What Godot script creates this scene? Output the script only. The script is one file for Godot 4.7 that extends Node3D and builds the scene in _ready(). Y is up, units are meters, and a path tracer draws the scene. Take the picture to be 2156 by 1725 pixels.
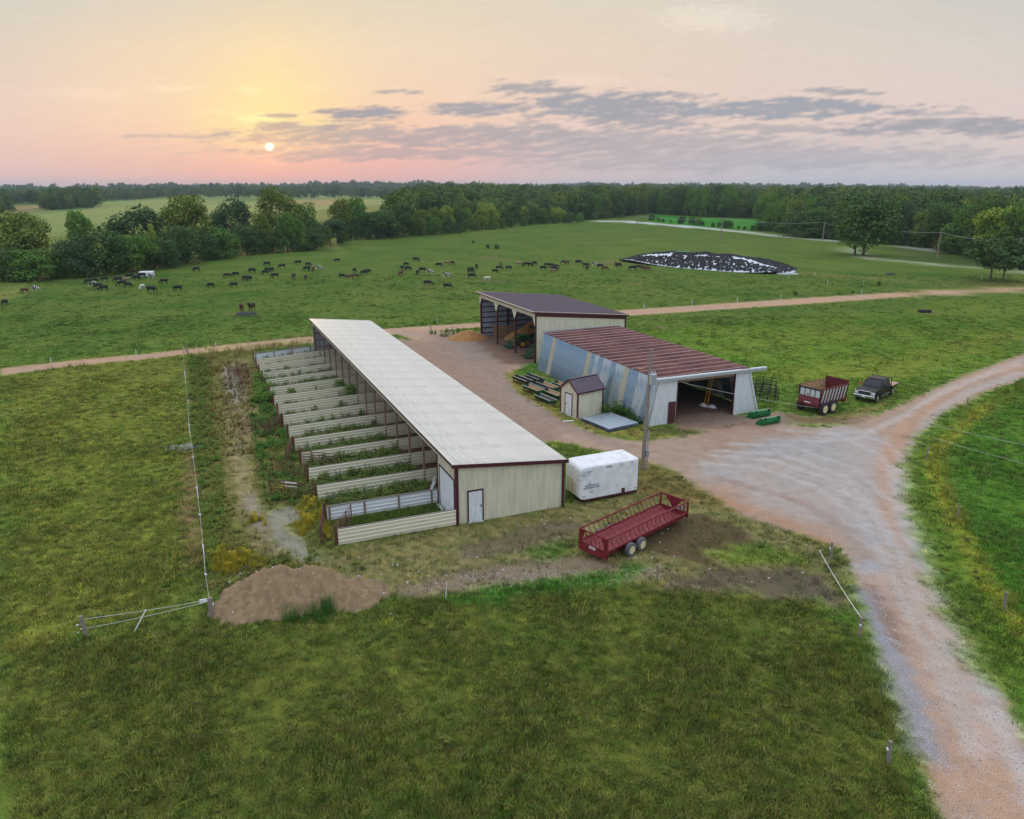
extends Node3D
# A farmstead at sunset seen from 20 m up. Local frames of the buildings: +x across (BD), -z along (AD).
const FL := 1593.9            # focal length in pixels of a 2156 x 1725 print of the photograph
const EYE := Vector3(0, 20, 0)
const PIT := 0.287979         # 16.5 degrees down
const BD := Vector3(0.9213, 0, -0.389)
const AD := Vector3(-0.389, 0, -0.9213)
const ORG := Vector3(-3.36, 0, -42.6)
const YAW := 0.39955
const EXPO := 1.05
var rng := RandomNumberGenerator.new()
var nz := FastNoiseLite.new()
var nz2 := FastNoiseLite.new()
var used := {}
var M := {}
var CP := cos(PIT)
var SP := sin(PIT)

func _ready():
	rng.seed = 11
	nz.seed = 3
	nz.noise_type = FastNoiseLite.TYPE_SIMPLEX_SMOOTH
	nz.frequency = 1.0
	nz.fractal_type = FastNoiseLite.FRACTAL_FBM
	nz.fractal_octaves = 3
	nz2.seed = 8
	nz2.frequency = 1.0
	nz2.fractal_type = FastNoiseLite.FRACTAL_NONE
	camera_and_light()
	materials()
	ground_maps()
	ground_mesh()
	puddles()
	long_shed()
	pens()
	barn()
	tin_shed()
	small_shed()
	van_body()
	feed_wagon()
	pickup()
	spreader()
	yard_things()
	tractor()
	poles_and_fences()
	silage()
	herd()
	trees()
	far_woods()
	far_things()
	plants()

# ---------------------------------------------------------------- camera, sky, sun
func camera_and_light():
	var cam := Camera3D.new()
	cam.name = "camera"
	cam.fov = 56.85
	cam.near = 0.5
	cam.far = 30000.0
	cam.position = EYE
	cam.rotation.x = -PIT
	add_child(cam)
	cam.current = true
	var env := Environment.new()
	env.tonemap_mode = Environment.TONE_MAPPER_LINEAR
	env.tonemap_exposure = EXPO
	env.background_mode = Environment.BG_SKY
	var sky := Sky.new()
	var pan := PanoramaSkyMaterial.new()
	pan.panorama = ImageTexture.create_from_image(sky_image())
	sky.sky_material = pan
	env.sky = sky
	env.sdfgi_enabled = true
	env.ssao_enabled = true
	env.ssil_enabled = true
	env.fog_enabled = true
	env.fog_density = 0.00011
	env.fog_light_color = Color(0.80, 0.90, 1.0)
	var we := WorldEnvironment.new()
	we.name = "environment"
	we.environment = env
	add_child(we)
	var sun := DirectionalLight3D.new()
	sun.name = "sun"
	sun.light_energy = 0.6
	sun.light_angular_distance = 5.0
	sun.light_color = Color(1.0, 0.80, 0.58)
	sun.shadow_enabled = true
	var d := ray(567, 260).normalized()
	add_child(sun)
	sun.look_at_from_position(Vector3(0, 50, 0), Vector3(0, 50, 0) - d)

const SKX := [-400.0, 0.0, 300.0, 567.0, 850.0, 1200.0, 1700.0, 2156.0, 2600.0]
const SKY := [-140.0, 0.0, 100.0, 200.0, 260.0, 310.0, 350.0, 392.0]
const SKC := [
	[[205, 204, 197], [206, 205, 196], [208, 206, 194], [212, 207, 190], [210, 206, 193], [208, 206, 195], [202, 202, 197], [198, 200, 198], [194, 198, 200]],
	[[206, 202, 192], [212, 205, 190], [222, 208, 189], [228, 211, 182], [224, 210, 186], [220, 208, 190], [212, 204, 193], [203, 199, 192], [196, 195, 194]],
	[[214, 202, 187], [224, 206, 188], [238, 213, 183], [247, 220, 175], [237, 214, 186], [228, 208, 188], [219, 206, 193], [213, 204, 195], [204, 199, 196]],
	[[222, 199, 189], [233, 206, 189], [245, 214, 181], [253, 224, 165], [243, 210, 181], [232, 206, 189], [224, 204, 193], [219, 203, 197], [208, 197, 198]],
	[[224, 196, 185], [235, 203, 186], [247, 209, 177], [255, 226, 159], [245, 202, 175], [230, 203, 189], [224, 202, 192], [219, 201, 195], [208, 196, 196]],
	[[222, 193, 185], [233, 197, 183], [243, 199, 175], [253, 205, 163], [242, 191, 171], [216, 192, 186], [208, 193, 191], [212, 198, 195], [205, 195, 197]],
	[[218, 190, 185], [229, 192, 183], [239, 190, 173], [249, 186, 163], [237, 182, 171], [208, 188, 186], [192, 188, 194], [202, 194, 197], [200, 193, 197]],
	[[214, 189, 185], [224, 189, 183], [234, 184, 173], [244, 176, 161], [232, 177, 171], [210, 189, 186], [196, 190, 194], [196, 191, 196], [196, 192, 197]]]
const GREY := [[760, 236, 85, 9, .85], [840, 190, 45, 4, .6], [1130, 189, 85, 13, .7], [1290, 225, 190, 26, .8], [1000, 228, 95, 12, .75], [1650, 230, 250, 17, .95], [1540, 224, 110, 12, .5], [1770, 192, 70, 8, .7],
	[2010, 268, 230, 15, .75], [620, 272, 110, 7, .7], [900, 286, 400, 20, .6], [1270, 298, 360, 26, .5], [1560, 330, 480, 26, .38], [590, 247, 36, 4, .7], [750, 253, 70, 4, .6], [1350, 252, 130, 16, .7], [1960, 240, 80, 8, .5], [850, 320, 330, 12, .5], [420, 288, 140, 5, .35], [1640, 268, 120, 7, .5]]
const PALE := [[1500, 38, 120, 34, .55], [370, 185, 60, 7, .4], [170, 196, 100, 9, .3], [545, 250, 48, 12, .7], [530, 190, 30, 7, .5], [450, 235, 60, 5, .35], [1240, 165, 70, 10, .35], [670, 186, 24, 5, .3]]

func sky_at(x: float, y: float) -> Vector3:
	var i := 0
	while i < SKX.size() - 2 and x > SKX[i + 1]: i += 1
	var j := 0
	while j < SKY.size() - 2 and y > SKY[j + 1]: j += 1
	var u := smoothstep(0.0, 1.0, clampf((x - SKX[i]) / (SKX[i + 1] - SKX[i]), 0, 1)) * 0.5 + clampf((x - SKX[i]) / (SKX[i + 1] - SKX[i]), 0, 1) * 0.5
	var v := clampf((y - SKY[j]) / (SKY[j + 1] - SKY[j]), 0, 1)
	var a = SKC[j][i]; var b = SKC[j][i + 1]; var c = SKC[j + 1][i]; var e = SKC[j + 1][i + 1]
	var o := Vector3.ZERO
	for k in 3:
		o[k] = lerpf(lerpf(a[k], b[k], u), lerpf(c[k], e[k], u), v) / 255.0
	return o

func lin3(c: Vector3) -> Vector3:
	return Vector3(pow(c.x, 2.2), pow(c.y, 2.2), pow(c.z, 2.2))

func sky_dir(d: Vector3) -> Vector3:
	# the whole dome: the colours seen in the picture carry on round the horizon and turn to pale blue away from the sun and overhead, where extra brightness is added to light the ground
	var az := atan2(d.x, -d.z)
	var el := asin(clampf(d.y, -1, 1))
	var sun := ray(567, 309).normalized()
	var away := 0.5 - 0.5 * d.dot(sun)
	var base: Vector3
	var X := 1078.0 + FL * tan(clampf(az, -1.2, 1.2)) * 1.03
	var fz := d.dot(Vector3(0, -SP, -CP))
	if fz > 0.35:
		X = 1078.0 + FL * d.x / fz
	var Y := 392.0 - rad_to_deg(el) * 32.7
	if fz > 0.35:
		Y = 862.5 - FL * (d.dot(Vector3(0, CP, -SP))) / fz
	X = clampf(X, -400, 2600)
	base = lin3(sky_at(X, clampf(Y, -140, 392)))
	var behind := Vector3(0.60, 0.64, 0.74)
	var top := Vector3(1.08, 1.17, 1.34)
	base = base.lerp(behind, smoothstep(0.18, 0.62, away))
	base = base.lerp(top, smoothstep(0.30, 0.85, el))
	return base

func sky_image() -> Image:
	var w := 4096
	var h := 2048
	var lo := Image.create(512, 256, false, Image.FORMAT_RGBF)
	for r in 256:
		var el := (0.5 - (r + 0.5) / 256.0) * PI
		for c in 512:
			var az := ((c + 0.5) / 512.0 - 0.5) * TAU
			var v := Vector3(0.58, 0.5, 0.5)
			if el > -0.02:
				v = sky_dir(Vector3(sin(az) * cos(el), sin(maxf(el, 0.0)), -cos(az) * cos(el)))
				# thin streaks all round, as in the part in view
				var s := nz.get_noise_3d(sin(az) * 2.2, el * 22.0, cos(az) * 2.2)
				v *= 1.0 + 0.07 * s
			lo.set_pixel(c, r, Color(v.x, v.y, v.z))
	lo.resize(w, h, Image.INTERPOLATE_CUBIC)
	var c0 := int((0.5 - 42.0 / 360.0) * w)
	var c1 := int((0.5 + 42.0 / 360.0) * w)
	var r0 := int((0.5 - 15.0 / 180.0) * h)
	var r1 := int(0.5 * h) + 3
	var ff := Vector3(0, -SP, -CP)
	var fu := Vector3(0, CP, -SP)
	for r in range(r0, r1):
		var el := (0.5 - (r + 0.5) / float(h)) * PI
		for c in range(c0, c1):
			var az := ((c + 0.5) / float(w) - 0.5) * TAU
			var d := Vector3(sin(az) * cos(el), sin(el), -cos(az) * cos(el))
			var fz := d.dot(ff)
			var X := 1078.0 + FL * d.x / fz
			var Y := 862.5 - FL * d.dot(fu) / fz
			var v := lin3(sky_at(clampf(X, -400, 2600), clampf(Y, -140, 392)))
			var wob := nz.get_noise_2d(X * 0.004, Y * 0.016)
			var str := nz.get_noise_2d(X * 0.011 + 40.0, Y * 0.075 + X * 0.008)
			var fine := nz.get_noise_2d(X * 0.03 + 9.0, Y * 0.17)
			var g := 0.0
			for q in GREY:
				var dx: float = (X - q[0]) / q[2]
				var dy: float = (Y - q[1] + wob * 14.0) / q[3]
				var m := dx * dx + dy * dy
				if m < 3.0:
					g = maxf(g, q[4] * (1.0 - smoothstep(0.2, 2.0, m + str * 1.7 + fine * 0.8)))
			var p := 0.0
			for q in PALE:
				var dx: float = (X - q[0]) / q[2]
				var dy: float = (Y - q[1] + wob * 8.0) / q[3]
				var m := dx * dx + dy * dy
				if m < 3.0:
					p = maxf(p, q[4] * (1.0 - smoothstep(0.0, 1.6, m + fine * 1.5 + str * 0.6)))
			var sd := sqrt((X - 567.0) ** 2 + ((Y - 309.0) * 1.12) ** 2)
			v = v.lerp(v * 1.18 + Vector3(0.03, 0.03, 0.02), p)
			v = v.lerp(Vector3(0.335, 0.34, 0.385).lerp(Vector3(0.58, 0.38, 0.32), exp(-sd / 100.0)), minf(1.0, g * 1.15))
			v *= 1.0 + 0.03 * str
			v += Vector3(0.34, 0.16, 0.07) * exp(-sd / 20.0) * (1.0 - 0.4 * g) + Vector3(0.08, 0.05, 0.0) * exp(-sqrt((X - 555.0) ** 2 + (Y - 250.0) ** 2) / 80.0)
			v = v.lerp(Vector3(2.2, 1.9, 1.35), 1.0 - smoothstep(5.5, 10.0, sd))
			var e := smoothstep(0.0, 0.06, minf((c - c0) / float(c1 - c0), (c1 - c) / float(c1 - c0))) * smoothstep(0.0, 0.12, (r - r0) / float(r1 - r0))
			var o := lo.get_pixel(c, r)
			lo.set_pixel(c, r, Color(lerpf(o.r, v.x, e), lerpf(o.g, v.y, e), lerpf(o.b, v.z, e)))
	var out := Image.create(w, h, false, Image.FORMAT_RGBF)   # a panorama begins at -z
	out.blit_rect(lo, Rect2i(w / 2, 0, w / 2, h), Vector2i.ZERO)
	out.blit_rect(lo, Rect2i(0, 0, w / 2, h), Vector2i(w / 2, 0))
	return out

# ---------------------------------------------------------------- positions
func ray(x: float, y: float) -> Vector3:
	var u := (x - 1078.0) / FL
	var v := (862.5 - y) / FL
	return Vector3(u, v * CP - SP, -CP - v * SP)

func height(x: float, z: float) -> float:
	var rx := x + 3.36
	var rz := z + 42.6
	var al := -0.389 * rx - 0.9213 * rz
	var ac := 0.9213 * rx - 0.389 * rz
	var h := 0.0
	if al > -2.0 and al < 66.0 and ac > -30.0 and ac < 8.0:
		var k := 0.8 * clampf((al - 1.0) / 44.0, 0, 1) * (1.0 - smoothstep(57.0, 66.0, al))
		var w := 1.0
		if ac > -7.0: w = clampf(0.5 - ac / 14.0, 0, 1)
		elif ac < -13.0: w = 1.0 - smoothstep(13.0, 28.0, -ac)
		h -= k * w
	var r := sqrt(x * x + z * z)
	if r > 500.0:
		var f := smoothstep(500.0, 3200.0, r)
		h += f * (nz2.get_noise_2d(x * 0.0009, z * 0.0009) * 14.0 + 3.0 - 15.0 * smoothstep(0.3, 0.65, absf(x) / maxf(1.0, -z)))
	return h

func px(x: float, y: float, up := 0.0) -> Vector3:
	var d := ray(x, y)
	var p := Vector3.ZERO
	var h := 0.0
	for i in 4:
		p = EYE + d * ((h + up - 20.0) / d.y)
		h = height(p.x, p.z)
	return p

func gp(x: float, z: float) -> Vector3:
	return Vector3(x, height(x, z), z)

func bld(across: float, along: float, o := ORG) -> Vector3:
	return o + BD * across + AD * along

# ---------------------------------------------------------------- mesh building
class MB:
	var v := PackedVector3Array()
	var c := PackedColorArray()
	var xf := Transform3D()
	var col = null
	func tri(a: Vector3, b: Vector3, d: Vector3):
		v.append(xf * a); v.append(xf * d); v.append(xf * b)
		if col != null:
			c.append(col); c.append(col); c.append(col)
	func quad(a: Vector3, b: Vector3, d: Vector3, e: Vector3):
		tri(a, b, d)
		tri(a, d, e)
	func bx(x0: float, y0: float, z0: float, x1: float, y1: float, z1: float):
		hexa([Vector3(x0, y0, z1), Vector3(x1, y0, z1), Vector3(x1, y0, z0), Vector3(x0, y0, z0), Vector3(x0, y1, z1), Vector3(x1, y1, z1), Vector3(x1, y1, z0), Vector3(x0, y1, z0)])
	func hexa(p: Array):   # four corners below, counter-clockwise from above, then four above
		quad(p[3], p[2], p[1], p[0]); quad(p[4], p[5], p[6], p[7])
		for i in 4:
			var j: int = (i + 1) % 4
			quad(p[i], p[j], p[j + 4], p[i + 4])
	func cbx(x0: float, y0: float, z0: float, x1: float, y1: float, z1: float, e: float):   # box with its vertical and top edges cut off
		var f := func(y: float, k: float) -> Array:
			return [Vector3(x0 + k, y, z1 - k - e), Vector3(x0 + k + e, y, z1 - k), Vector3(x1 - k - e, y, z1 - k), Vector3(x1 - k, y, z1 - k - e), Vector3(x1 - k, y, z0 + k + e), Vector3(x1 - k - e, y, z0 + k), Vector3(x0 + k + e, y, z0 + k), Vector3(x0 + k, y, z0 + k + e)]
		loft([f.call(y0, 0.0), f.call(y1 - e, 0.0), f.call(y1, e)])
	func loft(rings: Array, capped := true):   # rings counter-clockwise seen from the last one's side
		for r in rings.size() - 1:
			var n: int = rings[r].size()
			for i in n:
				var j: int = (i + 1) % n
				quad(rings[r][i], rings[r][j], rings[r + 1][j], rings[r + 1][i])
		if capped:
			var a: Array = rings[0]
			var b: Array = rings[-1]
			for i in range(1, a.size() - 1):
				tri(a[0], a[i + 1], a[i])
				tri(b[0], b[i], b[i + 1])
	func bar(p: Vector3, q: Vector3, w: float, h: float):
		var d := (q - p).normalized()
		var s := d.cross(Vector3.UP)
		s = Vector3.RIGHT if s.length() < 0.01 else s.normalized()
		var u := s.cross(d)
		s *= w / 2.0
		u *= h / 2.0
		loft([[p - s - u, p - s + u, p + s + u, p + s - u], [q - s - u, q - s + u, q + s + u, q + s - u]])
	func tube(p: Vector3, q: Vector3, r: float, n := 6, r2 := -1.0):
		r2 = r if r2 < 0.0 else r2
		var d := (q - p).normalized()
		var s := d.cross(Vector3.UP)
		s = Vector3.RIGHT if s.length() < 0.01 else s.normalized()
		var u := s.cross(d)
		var a := []
		var b := []
		for i in n:
			var t := -TAU * i / n
			var o := s * cos(t) + u * sin(t)
			a.append(p + o * r)
			b.append(q + o * r2)
		loft([a, b])
	func pipe(pts: Array, r: float, n := 6):
		for i in pts.size() - 1:
			tube(pts[i], pts[i + 1], r, n)
	func lathe(prof: Array, c0: Vector3, axis: Vector3, n := 16):   # prof: [along, radius]
		var s := axis.cross(Vector3.UP)
		s = Vector3.RIGHT if s.length() < 0.01 else s.normalized()
		var u := s.cross(axis)
		var rings := []
		for p in prof:
			var g := []
			for i in n:
				var t := -TAU * i / n
				g.append(c0 + axis * p[0] + (s * cos(t) + u * sin(t)) * p[1])
			rings.append(g)
		loft(rings)
	func plate(poly: Array, t: Vector3):   # flat polygon, counter-clockwise seen from +t, thickened by t
		var b := []
		for p in poly: b.append(p + t)
		loft([poly, b])
	func sheet(o: Vector3, u: Vector3, w: Vector3, nrm: Vector3, prof: Array):   # ribbed sheet: profile [across 0..1, rise], drawn along u; both sides real
		for i in prof.size() - 1:
			var a: Vector3 = o + w * prof[i][0] + nrm * prof[i][1]
			var b: Vector3 = o + w * prof[i + 1][0] + nrm * prof[i + 1][1]
			quad(a, a + u, b + u, b) if u.cross(w).dot(nrm) > 0.0 else quad(b, b + u, a + u, a)
	func mesh(smooth := false) -> ArrayMesh:
		if smooth:
			var st := SurfaceTool.new()
			st.begin(Mesh.PRIMITIVE_TRIANGLES)
			st.set_smooth_group(0)
			for i in v.size():
				if col != null: st.set_color(c[i])
				st.add_vertex(v[i])
			st.index()
			st.generate_normals()
			return st.commit()
		var a := []
		a.resize(Mesh.ARRAY_MAX)
		a[Mesh.ARRAY_VERTEX] = v
		if c.size() == v.size() and c.size() > 0: a[Mesh.ARRAY_COLOR] = c
		var m := ArrayMesh.new()
		m.add_surface_from_arrays(Mesh.PRIMITIVE_TRIANGLES, a)
		return m

func numbered(called: String) -> String:
	var k: int = used.get(called, 0)
	used[called] = k + 1
	return called if k == 0 else "%s_%03d" % [called, k]

func thing(called: String, label: String, category: String, at := Vector3.ZERO, turn := 0.0, group := "") -> Node3D:
	var o := Node3D.new()
	o.name = numbered(called)
	o.position = at
	o.rotation.y = turn
	tag(o, label, category, group)
	add_child(o)
	return o

func tag(o: Node3D, label: String, category: String, group := "", kind := ""):
	o.set_meta("label", label)
	o.set_meta("category", category)
	if group: o.set_meta("group", group)
	if kind: o.set_meta("kind", kind)

func part(parent: Node3D, called: String, m, mat: Material, label := "") -> MeshInstance3D:
	var o := MeshInstance3D.new()
	o.name = called
	o.mesh = m.mesh() if m is MB else m
	o.material_override = mat
	if label: o.set_meta("label", label)
	parent.add_child(o, true)
	return o

func solo(called: String, m, mat: Material, label: String, category: String, at := Vector3.ZERO, turn := 0.0, group := "", kind := "") -> MeshInstance3D:
	var o := MeshInstance3D.new()
	o.name = numbered(called)
	o.mesh = m.mesh() if m is MB else m
	o.material_override = mat
	o.position = at
	o.rotation.y = turn
	tag(o, label, category, group, kind)
	add_child(o)
	return o

func many(called: String, m: Mesh, mat: Material, where: Array, colors: Array) -> MultiMeshInstance3D:
	var mm := MultiMesh.new()
	mm.transform_format = MultiMesh.TRANSFORM_3D
	mm.use_colors = colors.size() > 0
	mm.mesh = m
	mm.instance_count = where.size()
	for i in where.size():
		mm.set_instance_transform(i, where[i])
		if mm.use_colors: mm.set_instance_color(i, colors[i])
	var o := MultiMeshInstance3D.new()
	o.name = numbered(called)
	o.multimesh = mm
	o.material_override = mat
	add_child(o)
	o.set_meta("kind", "stuff")
	return o

func lc(r: float, g: float, b: float, k := 1.0) -> Color:
	var c := Color(r / 255.0, g / 255.0, b / 255.0).srgb_to_linear()
	return Color(c.r * k, c.g * k, c.b * k)

func mat(called: String, r: float, g: float, b: float, rough := 0.8, metal := 0.0) -> StandardMaterial3D:
	var m := StandardMaterial3D.new()
	m.resource_name = called
	m.albedo_color = Color(r / 255.0, g / 255.0, b / 255.0)
	m.roughness = rough
	m.metallic = metal
	M[called] = m
	return m

func noise_tex(freq: float, stops: Array, size := 256, oct := 4, sd := 1, cell := false) -> NoiseTexture2D:
	var n := FastNoiseLite.new()
	n.seed = sd
	n.frequency = freq
	n.noise_type = FastNoiseLite.TYPE_CELLULAR if cell else FastNoiseLite.TYPE_SIMPLEX_SMOOTH
	n.fractal_octaves = oct
	var t := NoiseTexture2D.new()
	t.width = size
	t.height = size
	t.seamless = true
	t.noise = n
	var g := Gradient.new()
	var off := PackedFloat32Array()
	var cs := PackedColorArray()
	for s in stops:
		off.append(s[0])
		cs.append(Color(s[1], s[2], s[3]))
	g.offsets = off
	g.colors = cs
	t.color_ramp = g
	return t

func grimy(m: StandardMaterial3D, tex: Texture2D, scale: Vector3, world := false):
	m.albedo_texture = tex
	m.uv1_triplanar = true
	m.uv1_world_triplanar = world
	m.uv1_scale = scale

func materials():
	var streak := noise_tex(0.02, [[0.0, .88, .89, .9], [0.35, .94, .945, .95], [0.6, .98, .98, .98], [1.0, 1, 1, 1]], 256, 5, 5)
	var rust := noise_tex(0.02, [[0.0, .55, .5, .5], [0.35, .8, .74, .72], [0.6, 1, .96, .94], [0.85, 1.0, 1.0, 1.0], [1.0, 1, 1, 1]], 256, 5, 9)
	var tin := noise_tex(0.018, [[0.0, .62, .70, .78], [0.4, .82, .86, .90], [0.55, .95, .95, .94], [1.0, 1, 1, 1]], 256, 5, 6)
	var rust2 := noise_tex(0.015, [[0.0, .5, .42, .4], [0.3, .74, .66, .64], [0.5, .95, .9, .88], [0.7, 1, 1, 1], [1.0, 1, 1, 1]], 256, 6, 19)
	var grain := noise_tex(0.03, [[0.0, .6, .58, .55], [0.5, .9, .9, .9], [1.0, 1, 1, 1]], 256, 4, 7)
	grimy(mat("cream", 218, 214, 190, 0.5), streak, Vector3(.5, .08, .5))
	mat("cream_side", 218, 214, 190, 0.5)
	mat("white_side", 226, 232, 238, 0.5)
	grimy(mat("cream_roof", 236, 232, 220, 0.33, 0.2), streak, Vector3(.35, .5, .06))
	grimy(mat("cream_roof_b", 230, 226, 215, 0.35, 0.2), streak, Vector3(.3, .4, .05))
	mat("maroon", 74, 28, 34, 0.5)
	grimy(mat("dark_roof", 88, 74, 88, 0.34, 0.35), streak, Vector3(.3, .4, .3))
	grimy(mat("white_door", 226, 232, 238, 0.45), streak, Vector3(.8, .3, .8))
	grimy(mat("liner", 178, 196, 210, 0.55, 0.2), streak, Vector3(.6, .2, .6))
	grimy(mat("wood", 156, 128, 104, 0.85), grain, Vector3(6, .7, 6))
	grimy(mat("grey_wood", 158, 146, 138, 0.9), grain, Vector3(6, .5, 6))
	grimy(mat("board", 200, 160, 116, 0.85), grain, Vector3(3, 3, 3))
	grimy(mat("rusty_pipe", 104, 66, 54, 0.8), rust, Vector3(3, 3, 3))
	grimy(mat("red_iron", 92, 48, 44, 0.7), rust, Vector3(1, 1, 1))
	grimy(mat("tin", 160, 182, 200, 0.3, 0.85), tin, Vector3(2.2, .16, 2.2))
	grimy(mat("tin_b", 200, 210, 216, 0.35, 0.7), tin, Vector3(2.0, .2, 2.0))
	grimy(mat("skylight", 192, 186, 162, 0.5), streak, Vector3(2, .2, 2))
	grimy(mat("white_tin", 214, 222, 226, 0.55), streak, Vector3(1.2, .14, 1.2))
	grimy(mat("rust_roof", 122, 74, 68, 0.7, 0.1), rust2, Vector3(.2, .6, .5))
	grimy(mat("rust_roof_b", 136, 92, 84, 0.7, 0.1), rust2, Vector3(.16, .5, .4))
	mat("rib_light", 196, 182, 182, 0.5, 0.3)
	mat("galv", 176, 188, 198, 0.4, 0.6)
	grimy(mat("van_white", 238, 241, 244, 0.35), streak, Vector3(.25, .25, .25))
	mat("ink", 30, 62, 104, 0.6)
	mat("pale_ink", 140, 168, 196, 0.6)
	mat("black", 22, 22, 24, 0.6)
	mat("rubber", 44, 44, 46, 0.9)
	mat("worn_rubber", 92, 96, 98, 0.95)
	grimy(mat("wagon_red", 128, 30, 44, 0.55), rust, Vector3(.7, .7, .7))
	grimy(mat("wagon_floor", 138, 56, 60, 0.7), rust, Vector3(.6, .6, .6))
	mat("rim_cream", 212, 200, 160, 0.6)
	mat("rim_yellow", 196, 152, 40, 0.6)
	var p := mat("black_paint", 9, 10, 12, 0.45)
	p.clearcoat_enabled = true
	p.clearcoat = 0.2
	p.metallic_specular = 0.35
	p.clearcoat_roughness = 0.12
	mat("glass", 20, 30, 36, 0.08)
	mat("chrome", 200, 204, 208, 0.2, 0.9)
	mat("lamp_lens", 214, 220, 222, 0.15)
	mat("plate_white", 226, 230, 236, 0.5)
	mat("dust_tan", 176, 150, 128, 0.9)
	mat("amber", 190, 110, 60, 0.4)
	mat("red_lens", 170, 30, 34, 0.4)
	grimy(mat("spreader_red", 112, 40, 44, 0.65), rust, Vector3(.8, .8, .8))
	mat("spreader_panel", 196, 204, 208, 0.5)
	grimy(mat("tan_floor", 186, 160, 122, 0.8), rust, Vector3(.8, .8, .8))
	mat("green_paint", 18, 112, 58, 0.4)
	mat("green_dark", 16, 74, 52, 0.5)
	mat("trough_edge", 190, 196, 176, 0.6)
	mat("trough_dark", 40, 42, 44, 0.7)
	mat("tractor_green", 26, 82, 44, 0.45)
	mat("white_plastic", 232, 236, 242, 0.45)
	mat("film", 214, 220, 230, 0.35)
	mat("tarp_green", 30, 120, 90, 0.6)
	grimy(mat("soil", 150, 128, 98, 1.0), noise_tex(0.04, [[0.0, .7, .68, .66], [0.35, .86, .85, .83], [0.6, .96, .95, .94], [1.0, 1, 1, 1]], 512, 5, 4), Vector3(.1, .1, .1), true)
	grimy(mat("feed", 186, 138, 84, 1.0), grain, Vector3(.5, .5, .5), true)
	mat("yellow", 220, 168, 28, 0.5)
	mat("blue_drum", 40, 70, 130, 0.4)
	mat("stone", 196, 192, 190, 0.9)
	mat("bark", 96, 82, 70, 0.95)
	var wm := mat("water", 96, 104, 112, 0.06)
	wm.metallic_specular = 0.7
	mat("house_wall", 214, 216, 220, 0.8)
	mat("house_roof", 110, 112, 118, 0.8)
	mat("wire", 190, 196, 192, 0.5, 0.5)
	mat("aqua", 60, 178, 178, 0.5)

# ---------------------------------------------------------------- what the ground is made of
var maps := []   # [image of colours, image of (cover of grass, class), x0, z0, metres a pixel]
const KG := 1.0

func fill_poly(im: Image, pts: PackedVector2Array, col: Color):
	var y0 := im.get_height()
	var y1 := 0
	for p in pts:
		y0 = mini(y0, int(floor(p.y)))
		y1 = maxi(y1, int(ceil(p.y)))
	y0 = maxi(y0, 0)
	y1 = mini(y1, im.get_height() - 1)
	for y in range(y0, y1 + 1):
		var xs := []
		for i in pts.size():
			var a := pts[i]
			var b := pts[(i + 1) % pts.size()]
			if (a.y <= y + 0.5) != (b.y <= y + 0.5):
				xs.append(a.x + (y + 0.5 - a.y) * (b.x - a.x) / (b.y - a.y))
		xs.sort()
		for i in range(0, xs.size() - 1, 2):
			var a := maxi(0, int(round(xs[i])))
			var b := mini(im.get_width(), int(round(xs[i + 1])))
			if b > a: im.fill_rect(Rect2i(a, y, b - a, 1), col)

func paint(world: PackedVector2Array, rgb: Array, blur: float, grass: float, cls := -1, strength := 1.0):
	for m in maps:
		var s: float = m[4]
		var lo := Vector2(1e9, 1e9)
		var hi := -lo
		for p in world:
			lo = lo.min(p)
			hi = hi.max(p)
		var pad := blur * 2.0 + 2.0 * s
		lo -= Vector2(pad, pad)
		hi += Vector2(pad, pad)
		var r := Rect2i(int(floor((lo.x - m[2]) / s)), int(floor((lo.y - m[3]) / s)), int(ceil((hi.x - lo.x) / s)) + 1, int(ceil((hi.y - lo.y) / s)) + 1)
		r = r.intersection(Rect2i(0, 0, m[0].get_width(), m[0].get_height()))
		if r.size.x < 1 or r.size.y < 1: continue
		var pts := PackedVector2Array()
		for p in world:
			pts.append(Vector2((p.x - m[2]) / s - r.position.x, (p.y - m[3]) / s - r.position.y))
		var c := Color(rgb[0] / 255.0, rgb[1] / 255.0, rgb[2] / 255.0, 0.0)
		var la := Image.create(r.size.x, r.size.y, false, Image.FORMAT_RGBA8)
		la.fill(c)
		fill_poly(la, pts, Color(c.r, c.g, c.b, strength))
		var k := blur / s
		if k > 1.0:
			la.resize(maxi(1, int(r.size.x / k)), maxi(1, int(r.size.y / k)), Image.INTERPOLATE_BILINEAR)
			la.resize(r.size.x, r.size.y, Image.INTERPOLATE_CUBIC)
		m[0].blend_rect(la, Rect2i(Vector2i.ZERO, r.size), r.position)
		var g := Image.create(r.size.x, r.size.y, false, Image.FORMAT_RGBA8)
		g.fill(Color(grass, 0, 0, 0))
		fill_poly(g, pts, Color(grass, 0, 0, strength))
		if k > 1.0:
			g.resize(maxi(1, int(r.size.x / k)), maxi(1, int(r.size.y / k)), Image.INTERPOLATE_BILINEAR)
			g.resize(r.size.x, r.size.y, Image.INTERPOLATE_CUBIC)
		m[1].blend_rect(g, Rect2i(Vector2i.ZERO, r.size), r.position)
		if cls >= 0:
			var q := PackedVector2Array()
			for p in world: q.append(Vector2((p.x - m[2]) / s, (p.y - m[3]) / s))
			fill_poly(m[5], q, Color(cls / 10.0, 0, 0))

func area(flat: Array, rgb: Array, blur := 1.0, grass := 1.0, cls := -1, strength := 1.0):
	var w := PackedVector2Array()
	for i in range(0, flat.size(), 2):
		var p := px(flat[i], maxf(flat[i + 1], 398.0))
		w.append(Vector2(p.x, p.z))
	paint(w, rgb, blur, grass, cls, strength)

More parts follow.
